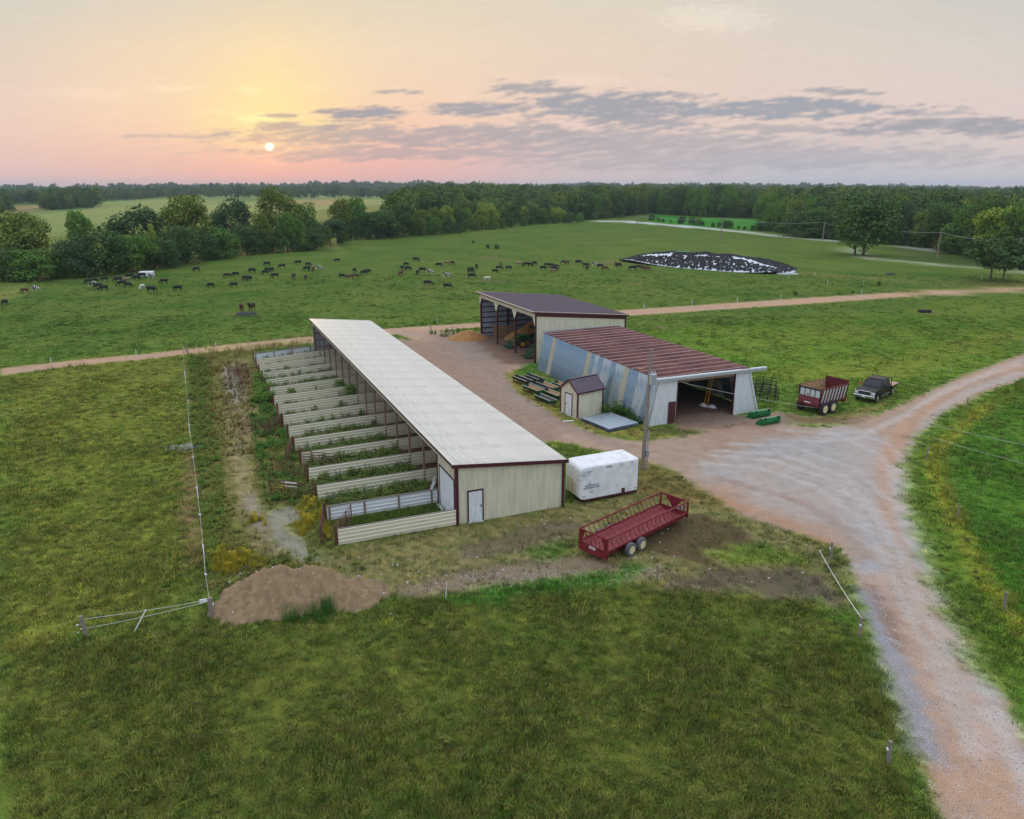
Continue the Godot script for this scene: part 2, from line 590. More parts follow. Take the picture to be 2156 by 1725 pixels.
func strip(flat: Array, width: float, rgb: Array, blur := 0.6, grass := 0.0, cls := -1, strength := 1.0):
	var c := []
	for i in range(0, flat.size(), 2):
		var p := px(flat[i], flat[i + 1])
		c.append(Vector2(p.x, p.z))
	var l := PackedVector2Array()
	var r := PackedVector2Array()
	for i in c.size():
		var d: Vector2 = (c[mini(i + 1, c.size() - 1)] - c[maxi(i - 1, 0)]).normalized().orthogonal() * width / 2.0
		l.append(c[i] + d)
		r.append(c[i] - d)
	r.reverse()
	l.append_array(r)
	paint(l, rgb, blur, grass, cls, strength)

func new_map(x0: float, z0: float, s: float, w: int, h: int):
	var a := Image.create(w, h, false, Image.FORMAT_RGBA8)
	a.fill(Color(98 / 255.0, 120 / 255.0, 57 / 255.0))
	var b := Image.create(w, h, false, Image.FORMAT_RGBA8)
	b.fill(Color(1, 0, 0, 1))
	var c := Image.create(w, h, false, Image.FORMAT_R8)
	maps.append([a, b, x0, z0, s, c])

func ground_maps():
	new_map(-76.0, -156.0, 0.25, 608, 592)
	new_map(-1600.0, -3200.0, 4.0, 800, 812)
	# fields
	area([0, 440, 110, 430, 205, 425, 500, 410, 780, 410, 860, 425, 640, 445, 380, 452, 230, 475, 120, 500, 0, 470], [122, 146, 88], 8)
	area([0, 440, 40, 432, 110, 431, 95, 444, 60, 447, 0, 452], [166, 140, 108], 8)
	area([205, 432, 330, 426, 560, 415, 780, 412, 780, 421, 560, 426, 330, 437, 210, 440], [112, 140, 78], 6)
	area([560, 421, 740, 418, 800, 424, 640, 436], [150, 138, 96], 6)
	area([1368, 452, 1470, 458, 1618, 464, 1618, 486, 1500, 480, 1370, 467], [66, 140, 52], 3)
	area([1860, 520, 1930, 522, 2080, 548, 2156, 562, 2156, 575, 1900, 545], [84, 104, 60], 2)
	area([0, 775, 395, 735, 432, 1290, 180, 1345, 0, 1375], [114, 117, 56], 2.5)
	area([0, 1345, 180, 1342, 440, 1292, 640, 1290, 1000, 1240, 1380, 1225, 1700, 1240, 1810, 1340, 1960, 1725, 1960, 1900, 0, 1900], [96, 102, 50], 1.5)
	area([2156, 790, 2060, 840, 1990, 870, 1930, 930, 1925, 1030, 1990, 1230, 2090, 1440, 2200, 1700, 2600, 1700, 2600, 780], [82, 114, 46], 1.5)
	area([1308, 702, 1600, 680, 1900, 652, 2156, 618, 2400, 600, 2400, 660, 2156, 742, 1990, 802, 1890, 832, 1600, 802], [104, 128, 54], 2)
	area([1560, 780, 1650, 770, 1900, 740, 2100, 700, 2156, 715, 2000, 760, 1900, 800, 1700, 810], [128, 132, 62], 3, 1.0, -1, 0.6)
	area([1500, 700, 1700, 690, 1900, 690, 1800, 720, 1600, 730], [120, 132, 62], 3, 1.0, -1, 0.5)
	# worn paths across the far pasture
	strip([1650, 572, 1760, 580, 1900, 592, 2040, 606, 2120, 610], 3.0, [150, 130, 100], 1.5, .4, -1, .8)
	strip([45, 593, 0, 632], 4.0, [160, 150, 96], 1.5, .5, -1, .8)
	for q in [[510, 660, 26, 5], [1045, 592, 30, 4], [900, 604, 20, 3], [290, 606, 24, 3], [1325, 598, 18, 4], [1960, 658, 24, 5], [1880, 657, 16, 3], [2090, 598, 60, 5], [1030, 545, 40, 3], [900, 585, 10, 2], [1390, 690, 24, 5], [1280, 552, 20, 3], [2130, 640, 26, 4]]:
		area([q[0] - q[2], q[1], q[0], q[1] - q[3], q[0] + q[2], q[1], q[0], q[1] + q[3]], [136, 116, 92], 1.2, .3, -1, .8)
	# the swale between the fence and the pens
	area([392, 742, 440, 752, 545, 735, 560, 800, 620, 920, 690, 1110, 715, 1150, 830, 1215, 720, 1200, 470, 1255, 440, 1270, 415, 1080, 400, 900], [112, 108, 66], 1.5, .7)
	area([460, 760, 520, 755, 525, 830, 540, 880, 520, 960, 540, 1060, 600, 1160, 560, 1180, 500, 1080, 480, 950, 470, 850], [156, 134, 118], 1.0, .15, -1, .7)
	for q in [[560, 1082, 600, 1068, 646, 1072, 640, 1092, 600, 1106, 612, 1124, 650, 1150, 680, 1182, 640, 1186, 600, 1160, 574, 1130], [466, 778, 492, 770, 506, 800, 520, 830, 505, 852, 486, 846, 476, 815], [520, 1028, 545, 1060, 560, 1120, 535, 1110, 515, 1070], [690, 1180, 740, 1190, 800, 1196, 760, 1204, 700, 1196]]:
		area(q, [176, 166, 166], .45, .05, -1, .85)
	area([395, 940, 380, 1080, 395, 1190, 420, 1200, 415, 1080, 408, 960], [128, 100, 84], .8, .2, -1, .8)
	# pens and the ground under the long roof
	paint(PackedVector2Array([v2(bld(-7.2, 56)), v2(bld(-7.2, 0)), v2(bld(7, 0)), v2(bld(7, 56))]), [98, 96, 58], .6, .5)
	paint(PackedVector2Array([v2(bld(-1.5, 56)), v2(bld(-1.5, 0)), v2(bld(7.2, 0)), v2(bld(7.2, 56))]), [112, 90, 74], .8, .06)
	# earth in front of the long shed
	area([715, 1150, 963, 1105, 1184, 1066, 1340, 1030, 1480, 1045, 1640, 1110, 1760, 1160, 1800, 1290, 1700, 1240, 1380, 1225, 1000, 1240, 840, 1250, 640, 1200], [124, 114, 82], 1.2, .4)
	area([960, 1160, 1080, 1120, 1190, 1090, 1230, 1110, 1150, 1150, 1060, 1170, 970, 1180], [134, 118, 104], .8, .2, -1, .85)
	area([830, 1240, 960, 1205, 1170, 1170, 1390, 1195, 1420, 1215, 1240, 1212, 1000, 1238, 850, 1262], [158, 136, 126], .7, .05, -1, .9)
	area([1380, 1225, 1500, 1200, 1650, 1195, 1740, 1220, 1790, 1285, 1700, 1262, 1560, 1255, 1400, 1248], [122, 106, 98], .8, .2, -1, .85)
	area([1330, 1100, 1450, 1080, 1560, 1110, 1600, 1170, 1480, 1190, 1360, 1160], [112, 92, 78], .8, .2, -1, .85)
	area([1480, 1165, 1560, 1140, 1660, 1160, 1720, 1185, 1640, 1190, 1540, 1185], [112, 128, 58], .8, .9, -1, .8)
	area([930, 1262, 1050, 1238, 1260, 1205, 1350, 1185, 1375, 1200, 1300, 1230, 1120, 1258, 960, 1275], [76, 118, 50], .8, 1.0, -1, .8)
	area([1100, 1160, 1180, 1140, 1215, 1160, 1150, 1185], [84, 118, 52], .6, 1.0, -1, .7)
	# roads
	area([0, 776, 390, 736, 560, 717, 662, 708, 815, 692, 1000, 680, 1160, 667, 1310, 653, 1700, 627, 1900, 615, 2156, 603, 2500, 588, 2500, 594, 2156, 611, 1900, 626, 1700, 640, 1312, 666, 1160, 680, 1000, 690, 830, 704, 662, 722, 390, 748, 0, 791], [202, 166, 140], .5, 0.0, 1)
	area([1245, 463, 1340, 466, 1500, 480, 1640, 495, 1780, 508, 1780, 511, 1640, 499, 1500, 484, 1340, 470, 1245, 467], [206, 206, 210], 1.5, 0.0, 1)
	strip([1784, 520, 1790, 532, 1840, 545, 1960, 557, 2070, 564, 2200, 580], 3.4, [198, 196, 198], 1.0, 0.0, 1)
	area([1880, 517, 1960, 522, 2010, 532, 2010, 535, 1950, 527, 1880, 520], [206, 206, 210], 1.0, 0.0, 1)
	# the yard
	area([815, 696, 1000, 698, 1060, 712, 1128, 768, 1060, 792, 1092, 836, 1180, 884, 1262, 918, 1350, 930, 1440, 916, 1480, 895, 1560, 882, 1640, 890, 1720, 900, 1800, 893, 1900, 850, 2000, 802, 2156, 743, 2300, 690, 2300, 740, 2156, 797, 2060, 838, 1990, 868, 1932, 922, 1914, 968, 1914, 1030, 1932, 1085, 1962, 1160, 2002, 1250, 2062, 1360, 2112, 1460, 2200, 1640, 2260, 1800, 1990, 1800, 1945, 1600, 1885, 1430, 1835, 1320, 1795, 1210, 1762, 1152, 1640, 1112, 1550, 1078, 1480, 1042, 1420, 992, 1340, 966, 1240, 945, 1195, 968, 1130, 900, 1000, 790, 880, 720], [186, 160, 140], .35, 0.02, 2)
	paint(PackedVector2Array([v2(bld(6.9, 12)), v2(bld(13, 12)), v2(bld(17, 22)), v2(bld(18, 52)), v2(bld(11, 60)), v2(bld(6.9, 58))]), [168, 144, 128], .6, 0.0, 2)
	paint(PackedVector2Array([v2(bld(.1, 0.3, Vector3(11.79, 0, -62.38))), v2(bld(11.6, 0.3, Vector3(11.79, 0, -62.38))), v2(bld(11.6, 23, Vector3(11.79, 0, -62.38))), v2(bld(.1, 23, Vector3(11.79, 0, -62.38)))]), [128, 106, 94], .6, 0.0, 2)
	paint(PackedVector2Array([v2(bld(-1, 0, Vector3(2.73, 0, -86.63))), v2(bld(12, 0, Vector3(2.73, 0, -86.63))), v2(bld(12, 18.2, Vector3(2.73, 0, -86.63))), v2(bld(-1, 18.2, Vector3(2.73, 0, -86.63)))]), [136, 112, 96], .6, 0.0, 2)
	area([1010, 705, 1110, 705, 1130, 765, 1060, 770, 1000, 730], [136, 112, 98], 1.2, 0.0, -1, .85)
	area([900, 705, 1000, 712, 1080, 790, 1180, 880, 1340, 950, 1240, 930, 1130, 880, 1010, 790, 920, 725], [170, 148, 134], 1.0, 0.0, -1, .9)
	area([1480, 985, 1560, 930, 1660, 915, 1800, 905, 1890, 930, 1900, 1010, 1890, 1120, 1850, 1190, 1780, 1130, 1660, 1080, 1560, 1050], [188, 180, 176], 2.0, 0.0, -1, .8)
	area([1470, 900, 1540, 885, 1620, 900, 1700, 905, 1600, 930, 1500, 960], [184, 152, 132], 1.6, 0.0, -1, .6)
	area([1790, 1195, 1840, 1170, 1880, 1215, 1890, 1290, 1840, 1265], [190, 188, 194], .8, 0.0, -1, .9)
	strip([2156, 768, 2040, 800, 1960, 845, 1900, 905, 1870, 970, 1872, 1060, 1905, 1170, 1960, 1300, 2020, 1430, 2090, 1600, 2150, 1760], 1.5, [200, 166, 142], .8, 0.0, -1, .9)
	strip([2156, 762, 2030, 812, 1940, 870, 1885, 950, 1880, 1060, 1900, 1140], 1.0, [188, 152, 128], .7, 0.0, -1, .5)
	strip([2156, 784, 2040, 826, 1960, 878, 1918, 950, 1905, 1030], 1.1, [200, 192, 192], .6, 0.0, -1, .6)
	strip([1893, 980, 1896, 1050, 1925, 1130, 1960, 1220, 2010, 1330, 2070, 1450, 2140, 1590, 2200, 1720], 1.0, [206, 198, 196], .6, 0.0, -1, .8)
	strip([1850, 1200, 1900, 1300, 1960, 1430, 2010, 1560, 2060, 1725], 2.2, [198, 164, 140], .9, 0.0, -1, .75)
	strip([1822, 1240, 1848, 1300, 1880, 1390, 1920, 1500, 1955, 1600], 1.3, [164, 162, 168], .5, 0.0, -1, .9)
	strip([1930, 1075, 1950, 1120, 1968, 1165], .9, [182, 182, 188], .4, 0.0, -1, .8)
	strip([1830, 1230, 1862, 1290, 1905, 1380], .5, [150, 104, 78], .3, 0.0, -1, .6)
	strip([1470, 1035, 1560, 1068, 1660, 1105, 1760, 1150], .8, [194, 146, 112], .7, 0.0, -1, .6)
	for k in 7:
		strip([880 + k * 9, 708 + k * 3, 1000 + k * 12, 775 - k * 5, 1130 + k * 14, 880 - k * 8, 1300 + k * 14, 940 - k * 5, 1480 + k * 8, 985 - k * 6, 1640, 1000 - k * 12], .35, [[180, 162, 152], [150, 130, 120]][k % 2], .5, 0.0, -1, .22)
	for q in [[1470, 975, 1600, 985, 1720, 1025, 1810, 1090, 1870, 1190, 1920, 1300, 1980, 1430, 2050, 1600], [1500, 950, 1640, 955, 1770, 1000, 1850, 1075, 1900, 1180], [1700, 930, 1800, 925, 1880, 890, 1960, 840, 2080, 790, 2156, 765], [1640, 905, 1760, 915, 1860, 960, 1890, 1050]]:
		strip(q, .5, [206, 200, 198], .3, 0.0, -1, .65)
		var q2 := []
		for i in q.size(): q2.append(q[i] + ([26, -16][i % 2]))
		strip(q2, .5, [206, 200, 198], .3, 0.0, -1, .6)
	strip([1500, 1005, 1600, 1030, 1700, 1062, 1790, 1120, 1830, 1190], .7, [158, 132, 116], .6, 0.0, -1, .4)
	# grass islands and verges
	area([1150, 926, 1215, 938, 1238, 950, 1200, 972, 1186, 960], [104, 118, 54], .6, 1.0, 0)
	area([1064, 788, 1128, 764, 1140, 800, 1182, 868, 1240, 880, 1350, 900, 1470, 893, 1462, 912, 1360, 926, 1262, 914, 1182, 880, 1094, 830], [124, 116, 64], .7, .75, 0)
	area([1100, 770, 1130, 760, 1135, 785, 1075, 800], [70, 110, 50], .6, 1.0, -1, .8)
	area([1360, 902, 1440, 892, 1490, 905, 1450, 918, 1380, 915], [84, 92, 56], .6, .9, -1, .8)
	area([1335, 962, 1400, 985, 1480, 1040, 1550, 1078, 1480, 1066, 1340, 1040], [122, 106, 72], .6, .6, 0)
	area([1342, 990, 1420, 1000, 1530, 1060, 1480, 1050, 1400, 1040, 1340, 1032], [116, 102, 66], .7, .6, 0)
	area([1420, 896, 1548, 878, 1640, 866, 1700, 878, 1790, 880, 1850, 862, 1810, 892, 1640, 892, 1480, 906, 1440, 908], [160, 136, 120], .7, .08, 2, .95)
	area([1640, 868, 1700, 880, 1790, 868, 1850, 850, 1900, 836, 1840, 868, 1760, 890, 1690, 895], [136, 116, 86], .9, .35, 0, .7)
	area([1940, 1052, 1962, 1075, 1985, 1130, 2030, 1230, 2010, 1240, 1968, 1160, 1935, 1085, 1925, 1050], [92, 112, 46], .5, 1.0, 0, .6)
	paint(PackedVector2Array([v2(bld(2.8, -1.6, Vector3(11.79, 0, -62.38))), v2(bld(9.2, -1.6, Vector3(11.79, 0, -62.38))), v2(bld(9.2, 1.5, Vector3(11.79, 0, -62.38))), v2(bld(2.8, 1.5, Vector3(11.79, 0, -62.38)))]), [146, 124, 110], .5, 0.0, 2)
	# tan strip of mown verge beside the right-hand road and the weedy fence line
	strip([2156, 815, 2040, 870, 1975, 925, 1952, 985, 1960, 1060, 1995, 1150, 2040, 1260, 2090, 1350, 2156, 1460], 3.2, [96, 116, 50], 1.0, .7, -1, .8)
	strip([2080, 850, 2020, 905, 1960, 960, 1990, 1060, 2020, 1110, 2060, 1200, 2110, 1270, 2170, 1350], 1.1, [158, 150, 66], .7, 1.0, -1, .7)
	strip([0, 1355, 150, 1338], 1.6, [150, 146, 72], .8, 1.0, -1, .7)
	strip([430, 740, 560, 727, 650, 716], 1.6, [164, 150, 104], .8, 1.0, -1, .7)

func v2(p: Vector3) -> Vector2:
	return Vector2(p.x, p.z)

func look(m: Array, k: int, x: float, z: float) -> Color:
	var u: float = (x - m[2]) / m[4] - 0.5
	var v: float = (z - m[3]) / m[4] - 0.5
	var im: Image = m[k]
	var w := im.get_width() - 2
	var h := im.get_height() - 2
	var i := clampi(int(floor(u)), 0, w)
	var j := clampi(int(floor(v)), 0, h)
	if k == 5: return im.get_pixel(i, j)
	var fu := clampf(u - i, 0, 1)
	var fv := clampf(v - j, 0, 1)
	return im.get_pixel(i, j).lerp(im.get_pixel(i + 1, j), fu).lerp(im.get_pixel(i, j + 1).lerp(im.get_pixel(i + 1, j + 1), fu), fv)

func map_for(x: float, z: float) -> Array:
	return maps[0] if x > -75.0 and x < 75.0 and z > -155.0 and z < -9.0 else maps[1]

func warp(x: float, z: float) -> Vector2:
	return Vector2(x + nz.get_noise_2d(x * 1.3, z * 1.3) * 0.3, z + nz.get_noise_2d(x * 1.3 + 77.0, z * 1.3) * 0.3)

func soil_color(x: float, z: float) -> Color:   # sRGB
	var m := map_for(x, z)
	var q := warp(x, z)
	var c := look(m, 0, q.x, q.y)
	var g := look(m, 1, q.x, q.y).r
	var a := nz.get_noise_2d(x * 0.06, z * 0.06)
	var b := nz.get_noise_2d(x * 0.33 + 30.0, z * 0.33)
	var f := nz2.get_noise_2d(x * 1.9, z * 1.9)
	var r := sqrt(x * x + z * z)
	var nearby := 1.0 - smoothstep(70.0, 150.0, r)
	var mid := 1.0 - smoothstep(170.0, 330.0, r)
	f *= nearby
	b = b * mid + (1.0 - nearby) * .6 * nz.get_noise_2d(x * .025 + 7.0, z * .05)
	if g > 0.3:
		# worn straw, olive and dark green in clumps of many sizes
		var h := nz.get_noise_2d(x * 0.9 + 12.0, z * 0.9) * nearby
		var straw := clampf(a * (0.75 - 0.4 * nearby) + b * (0.7 - 0.4 * nearby) + h * 0.85, -1, 1)
		var kk := 1.03 + 0.17 * nearby
		c = Color(c.r * kk, c.g * kk, c.b * kk)
		if straw > 0.0: c = c.lerp(Color(0.64, 0.60, 0.32), straw * 0.36 * g)
		else: c = c.lerp(Color(c.r * 0.66, c.g * 0.86, c.b * 0.7), -straw * 0.8)
		var v := 1.0 + 0.13 * f + 0.12 * h
		c = Color(c.r * v, c.g * v, c.b * v)
	else:
		var t := b * 0.035 + f * 0.035
		c.r *= 1.0 + t + a * 0.04
		c.g *= 1.0 + t
		c.b *= 1.0 + t - a * 0.02
	return c

func axis(fine0: float, fine1: float, step: float, lo: float, hi: float, grow: float) -> PackedFloat32Array:
	var a := []
	var x := fine0
	var s := step
	while x > lo:
		s *= grow
		x -= s
		a.append(x)
	a.reverse()
	x = fine0
	while x < fine1:
		a.append(x)
		x += step
	s = step
	while x < hi:
		a.append(x)
		s *= grow
		x += s
	a.append(x)
	return PackedFloat32Array(a)

func ground_mesh():
	var xs := axis(-60.0, 60.0, 0.32, -4200.0, 4200.0, 1.07)
	var zs := axis(-118.0, -14.0, 0.32, -5600.0, 200.0, 1.055)
	var nx := xs.size()
	var nzz := zs.size()
	var V := PackedVector3Array()
	var C := PackedColorArray()
	V.resize(nx * nzz)
	C.resize(nx * nzz)
	for j in nzz:
		for i in nx:
			var x := xs[i]
			var z := zs[j]
			var k := j * nx + i
			V[k] = Vector3(x, height(x, z), z)
			C[k] = soil_color(x, z)
	var names := ["ground", "dirt_road", "gravel_yard"]
	var labels := ["green and olive pasture land stretching to the wooded horizon", "pinkish dirt farm road crossing the pasture", "grey and tan gravel farmyard with its drive curving out"]
	var idx := [PackedInt32Array(), PackedInt32Array(), PackedInt32Array()]
	for j in nzz - 1:
		for i in nx - 1:
			var x := (xs[i] + xs[i + 1]) / 2.0
			var z := (zs[j] + zs[j + 1]) / 2.0
			var c := 0
			if absf(x) < 1500.0 and z > -3000.0:
				var q := warp(x, z)
				c = int(round(look(map_for(x, z), 5, q.x, q.y).r * 10.0))
			var k := j * nx + i
			idx[c].append_array(PackedInt32Array([k, k + 1, k + nx + 1, k, k + nx + 1, k + nx]))
	var specks := noise_tex(0.055, [[0.0, .66, .65, .64], [0.3, .86, .855, .85], [0.6, .96, .96, .955], [1.0, 1, 1, 1]], 512, 5, 21)
	var blades := noise_tex(0.09, [[0.0, .55, .58, .5], [0.4, .82, .84, .76], [0.65, 1, 1, .94], [1.0, 1, 1, 1]], 512, 4, 22)
	var broad := noise_tex(0.02, [[0.0, .86, .88, .84], [0.5, .96, .97, .94], [1.0, 1, 1, 1]], 512, 5, 23)
	var broad2 := noise_tex(0.03, [[0.0, .92, .91, .90], [0.5, .98, .98, .98], [1.0, 1, 1, 1]], 512, 5, 24)
	for c in 3:
		var map := PackedInt32Array()
		map.resize(nx * nzz)
		map.fill(-1)
		var vv := PackedVector3Array()
		var cc := PackedColorArray()
		var uv := PackedVector2Array()
		var uw := PackedVector2Array()
		var ii := PackedInt32Array()
		for k in idx[c]:
			if map[k] < 0:
				map[k] = vv.size()
				var p: Vector3 = V[k]
				vv.append(p)
				cc.append(C[k])
				uv.append(Vector2(p.x, p.z) / [3.1, 2.3, 2.3][c])
				uw.append(Vector2(p.x * 0.83 + p.z * 0.55, p.z * 0.83 - p.x * 0.55) / 19.0)
			ii.append(map[k])
		var a := []
		a.resize(Mesh.ARRAY_MAX)
		a[Mesh.ARRAY_VERTEX] = vv
		a[Mesh.ARRAY_COLOR] = cc
		a[Mesh.ARRAY_TEX_UV] = uv
		a[Mesh.ARRAY_TEX_UV2] = uw
		a[Mesh.ARRAY_INDEX] = ii
		var m := ArrayMesh.new()
		m.add_surface_from_arrays(Mesh.PRIMITIVE_TRIANGLES, a)
		var t := StandardMaterial3D.new()
		t.resource_name = names[c]
		t.vertex_color_use_as_albedo = true
		t.vertex_color_is_srgb = true
		t.roughness = 1.0
		t.metallic_specular = 0.2
		t.albedo_texture = blades if c == 0 else specks
		t.detail_enabled = true
		t.detail_albedo = broad if c == 0 else broad2
		t.detail_blend_mode = BaseMaterial3D.BLEND_MODE_MUL
		t.detail_uv_layer = BaseMaterial3D.DETAIL_UV_2
		var o := MeshInstance3D.new()
		o.name = names[c]
		o.mesh = m
		o.material_override = t
		o.set_meta("kind", "structure")
		o.set_meta("label", labels[c])
		o.set_meta("category", ["pasture", "road", "yard"][c])
		add_child(o)

func puddles():
	# x, y (print pixels), half length along, half width, turn
	var list := [[382, 943, 2.0, .75, .2, "shallow puddle beside the white tape fence line"], [492, 812, 1.0, .35, 1.1, "small puddle in the pale mud behind the metal pens"]]
	for q in list:
		var c := px(q[0], q[1])
		var st := MB.new()
		var ring := []
		for i in 28:
			var t := TAU * i / 28.0
			var k := 1.0 + 0.7 * nz.get_noise_2d(cos(t) * 1.9 + q[0], sin(t) * 1.9)
			ring.append(Vector3(cos(t) * q[2] * k, 0, sin(t) * q[3] * k))
		for i in 28: st.tri(Vector3.ZERO, ring[(i + 1) % 28], ring[i])
		var o := solo("puddle", st, M.water, q[5], "puddle", c + Vector3(0, .07, 0), q[4], "", "structure")

# ---------------------------------------------------------------- buildings
func ribs(width: float, pitch: float, rise: float) -> Array:   # raised ribs on a flat sheet
	var p := []
	var n := int(round(width / pitch))
	for i in n:
		var u := i / float(n)
		var s := 1.0 / n
		p.append([u, 0.0]); p.append([u + s * .62, 0.0]); p.append([u + s * .72, rise]); p.append([u + s * .88, rise])
	p.append([1.0, 0.0])
	return p

func waves(width: float, pitch: float, rise: float) -> Array:
	var p := []
	var n := int(round(width / pitch))
	for i in n * 4 + 1:
		p.append([i / (n * 4.0), rise * (0.5 - 0.5 * cos(TAU * i / 4.0))])
	return p

func ribbed_wall(st: MB, a: Vector3, b: Vector3, h0: float, h1: float, out: Vector3, pitch := 0.3, rise := 0.025, y0 := 0.0):   # vertical ribs, top sloping from h0 to h1
	var n := int(round((b - a).length() / pitch))
	for i in n:
		var s := 1.0 / n
		var us := [i * s, i * s + s * .7, i * s + s * .78, i * s + s * .92, i * s + s]
		var ds := [0.0, 0.0, rise, rise, 0.0]
		for k in 4:
			var p: Vector3 = a.lerp(b, us[k]) + out * ds[k]
			var q: Vector3 = a.lerp(b, us[k + 1]) + out * ds[k + 1]
			var hp := lerpf(h0, h1, us[k])
			var hq := lerpf(h0, h1, us[k + 1])
			var bp := Vector3(p.x, y0, p.z)
			var bq := Vector3(q.x, y0, q.z)
			if (b - a).cross(Vector3.UP).dot(out) > 0.0:
				st.quad(bp, bq, bq + Vector3(0, hq - y0, 0), bp + Vector3(0, hp - y0, 0))
			else:
				st.quad(bq, bp, bp + Vector3(0, hp - y0, 0), bq + Vector3(0, hq - y0, 0))

func long_shed():
	var L := 55.8
	var Wd := 7.2
	var t := thing("livestock_shed", "long low cream metal livestock shed with an open side facing the pens", "shed", ORG, YAW)
	# roof: sheets 0.915 m wide laid side by side
	var e0 := Vector3(-.28, 3.98, 0)
	var e1 := Vector3(Wd + .22, 3.22, 0)
	var fall := e1 - e0
	var up := Vector3(0, 0, 1).cross(fall).normalized()
	var n := 61
	var sw := (L + .3) / n
	var st := MB.new()
	st.sheet(Vector3.ZERO, fall, Vector3(0, 0, -sw), up, ribs(sw, .229, .055))
	var sm := st.mesh()
	for i in n:
		var o := part(t, "roof_panel", sm, M.cream_roof if (i * 7) % 3 else M.cream_roof_b)
		o.position = e0 + Vector3(0, (i % 2) * .004, .15 - i * sw)
	st = MB.new()   # purlins under the sheets
	for k in 6:
		var p := e0.lerp(e1, (k + .5) / 6.0) - up * .09
		st.bx(p.x - .03, p.y - .08, -L + .1, p.x + .03, p.y + .05, -.1)
	part(t, "purlins", st, M.wood)
	st = MB.new()
	st.bx(-.33, 3.86, -L - .16, -.285, 4.0, .16)
	part(t, "eave_trim", st, M.maroon)
	for z in [.16, -L - .20]:
		st = MB.new()
		st.hexa([Vector3(-.33, 3.78, z + .05), Vector3(Wd + .3, 3.02, z + .05), Vector3(Wd + .3, 3.02, z), Vector3(-.33, 3.78, z), Vector3(-.33, 4.01, z + .05), Vector3(Wd + .3, 3.25, z + .05), Vector3(Wd + .3, 3.25, z), Vector3(-.33, 4.01, z)])
		part(t, "rake_trim", st, M.maroon)
	st = MB.new()
	ribbed_wall(st, Vector3(0, 0, -L), Vector3(0, 0, 0), 3.86, 3.86, Vector3(-1, 0, 0), .3, .025, 3.32)
	st.bx(.01, 3.36, -L, .05, 3.86, 0)
	part(t, "eave_band", st, M.cream)
	st = MB.new()
	st.bx(.055, 3.3, -L + .1, .12, 3.62, -3.8)
	part(t, "header_beam", st, M.wood)
	st = MB.new()
	ribbed_wall(st, Vector3(0, 0, .02), Vector3(Wd, 0, .02), 3.9, 3.18, Vector3(0, 0, 1), .3, .014)
	st.quad(Vector3(Wd, 0, -.02), Vector3(0, 0, -.02), Vector3(0, 3.9, -.02), Vector3(Wd, 3.18, -.02))
	part(t, "end_wall", st, M.cream)
	st = MB.new()
	ribbed_wall(st, Vector3(Wd, -.1, 0), Vector3(Wd, -.1, -L), 3.18, 3.18, Vector3(1, 0, 0), .3, .025, -.1)
	part(t, "back_wall", st, M.cream)
	st = MB.new()
	st.bx(Wd - .06, -.1, -L, Wd - .03, 3.15, 0)
	part(t, "wall_lining", st, M.liner)
	st = MB.new()
	st.hexa([Vector3(0, -.6, -L + .02), Vector3(Wd, -.6, -L + .02), Vector3(Wd, -.6, -L), Vector3(0, -.6, -L), Vector3(0, 3.85, -L + .02), Vector3(Wd, 3.15, -L + .02), Vector3(Wd, 3.15, -L), Vector3(0, 3.85, -L)])
	part(t, "end_wall", st, M.liner)
	for k in 4:
		st = MB.new()
		st.bx(.05, .35 + k * .85, -L + .025, Wd - .1, .47 + k * .85, -L + .07)
		part(t, "girt", st, M.wood)
	for x in [1.8, 3.6, 5.4]:
		st = MB.new()
		st.bx(x - .07, -.5, -L + .075, x + .07, 3.2, -L + .2)
		part(t, "post", st, M.wood)
	# closed room at the near end
	st = MB.new()
	ribbed_wall(st, Vector3(-.01, 0, -.42), Vector3(-.01, 0, 0), 3.86, 3.86, Vector3(-1, 0, 0), .21)
	ribbed_wall(st, Vector3(-.01, 0, -3.72), Vector3(-.01, 0, -3.3), 3.86, 3.86, Vector3(-1, 0, 0), .21)
	ribbed_wall(st, Vector3(-.01, 0, -3.3), Vector3(-.01, 0, -.42), 3.32, 3.32, Vector3(-1, 0, 0), .3, .025, 2.75)
	part(t, "front_wall", st, M.cream)
	st = MB.new()
	st.bx(0, 0, -3.78, Wd - .08, 3.1, -3.72)
	part(t, "partition", st, M.cream)
	var rd := part(t, "roller_door", slab(-.005, 0.02, -3.3, .025, 2.75, -.42), M.white_door)
	for k in 7:
		part(rd, "door_panel", slab(-.035, .05 + k * .385, -3.28, -.006, .40 + k * .385, -.44), M.white_door)
	for z in [-3.36, -.42]:
		part(t, "door_jamb", slab(-.06, 0, z, -.04, 2.8, z + .1), M.maroon)
	part(t, "door_head", slab(-.06, 2.75, -3.36, -.04, 2.86, -.32), M.maroon)
	part(t, "sill", slab(-.3, 0, -3.4, -.045, .07, -.4), M.stone)
	for c in [[-.06, .05], [Wd - .1, .05]]:
		part(t, "corner_trim", slab(c[0], 0, c[1], c[0] + .16, 3.75 - c[0] * .1, c[1] + .05), M.maroon)
	part(t, "corner_trim", slab(-.08, 0, -.16, -.045, 3.78, .1), M.maroon)
	part(t, "corner_trim", slab(-.07, 0, -3.8, -.015, 3.35, -3.7), M.maroon)
	var dr := part(t, "entry_door", slab(.74, .06, .05, 1.62, 2.06, .085), M.white_door)
	part(dr, "handle", slab(1.5, .98, .085, 1.56, 1.12, .13), M.black)
	for f in [[.66, 0, .735, 2.15], [1.625, 0, 1.7, 2.15], [.735, 2.065, 1.625, 2.15]]:
		part(t, "door_frame", slab(f[0], f[1], .05, f[2], f[3], .11), M.maroon)
	part(t, "door_sill", slab(.68, 0, .05, 1.68, .055, .2), M.stone)
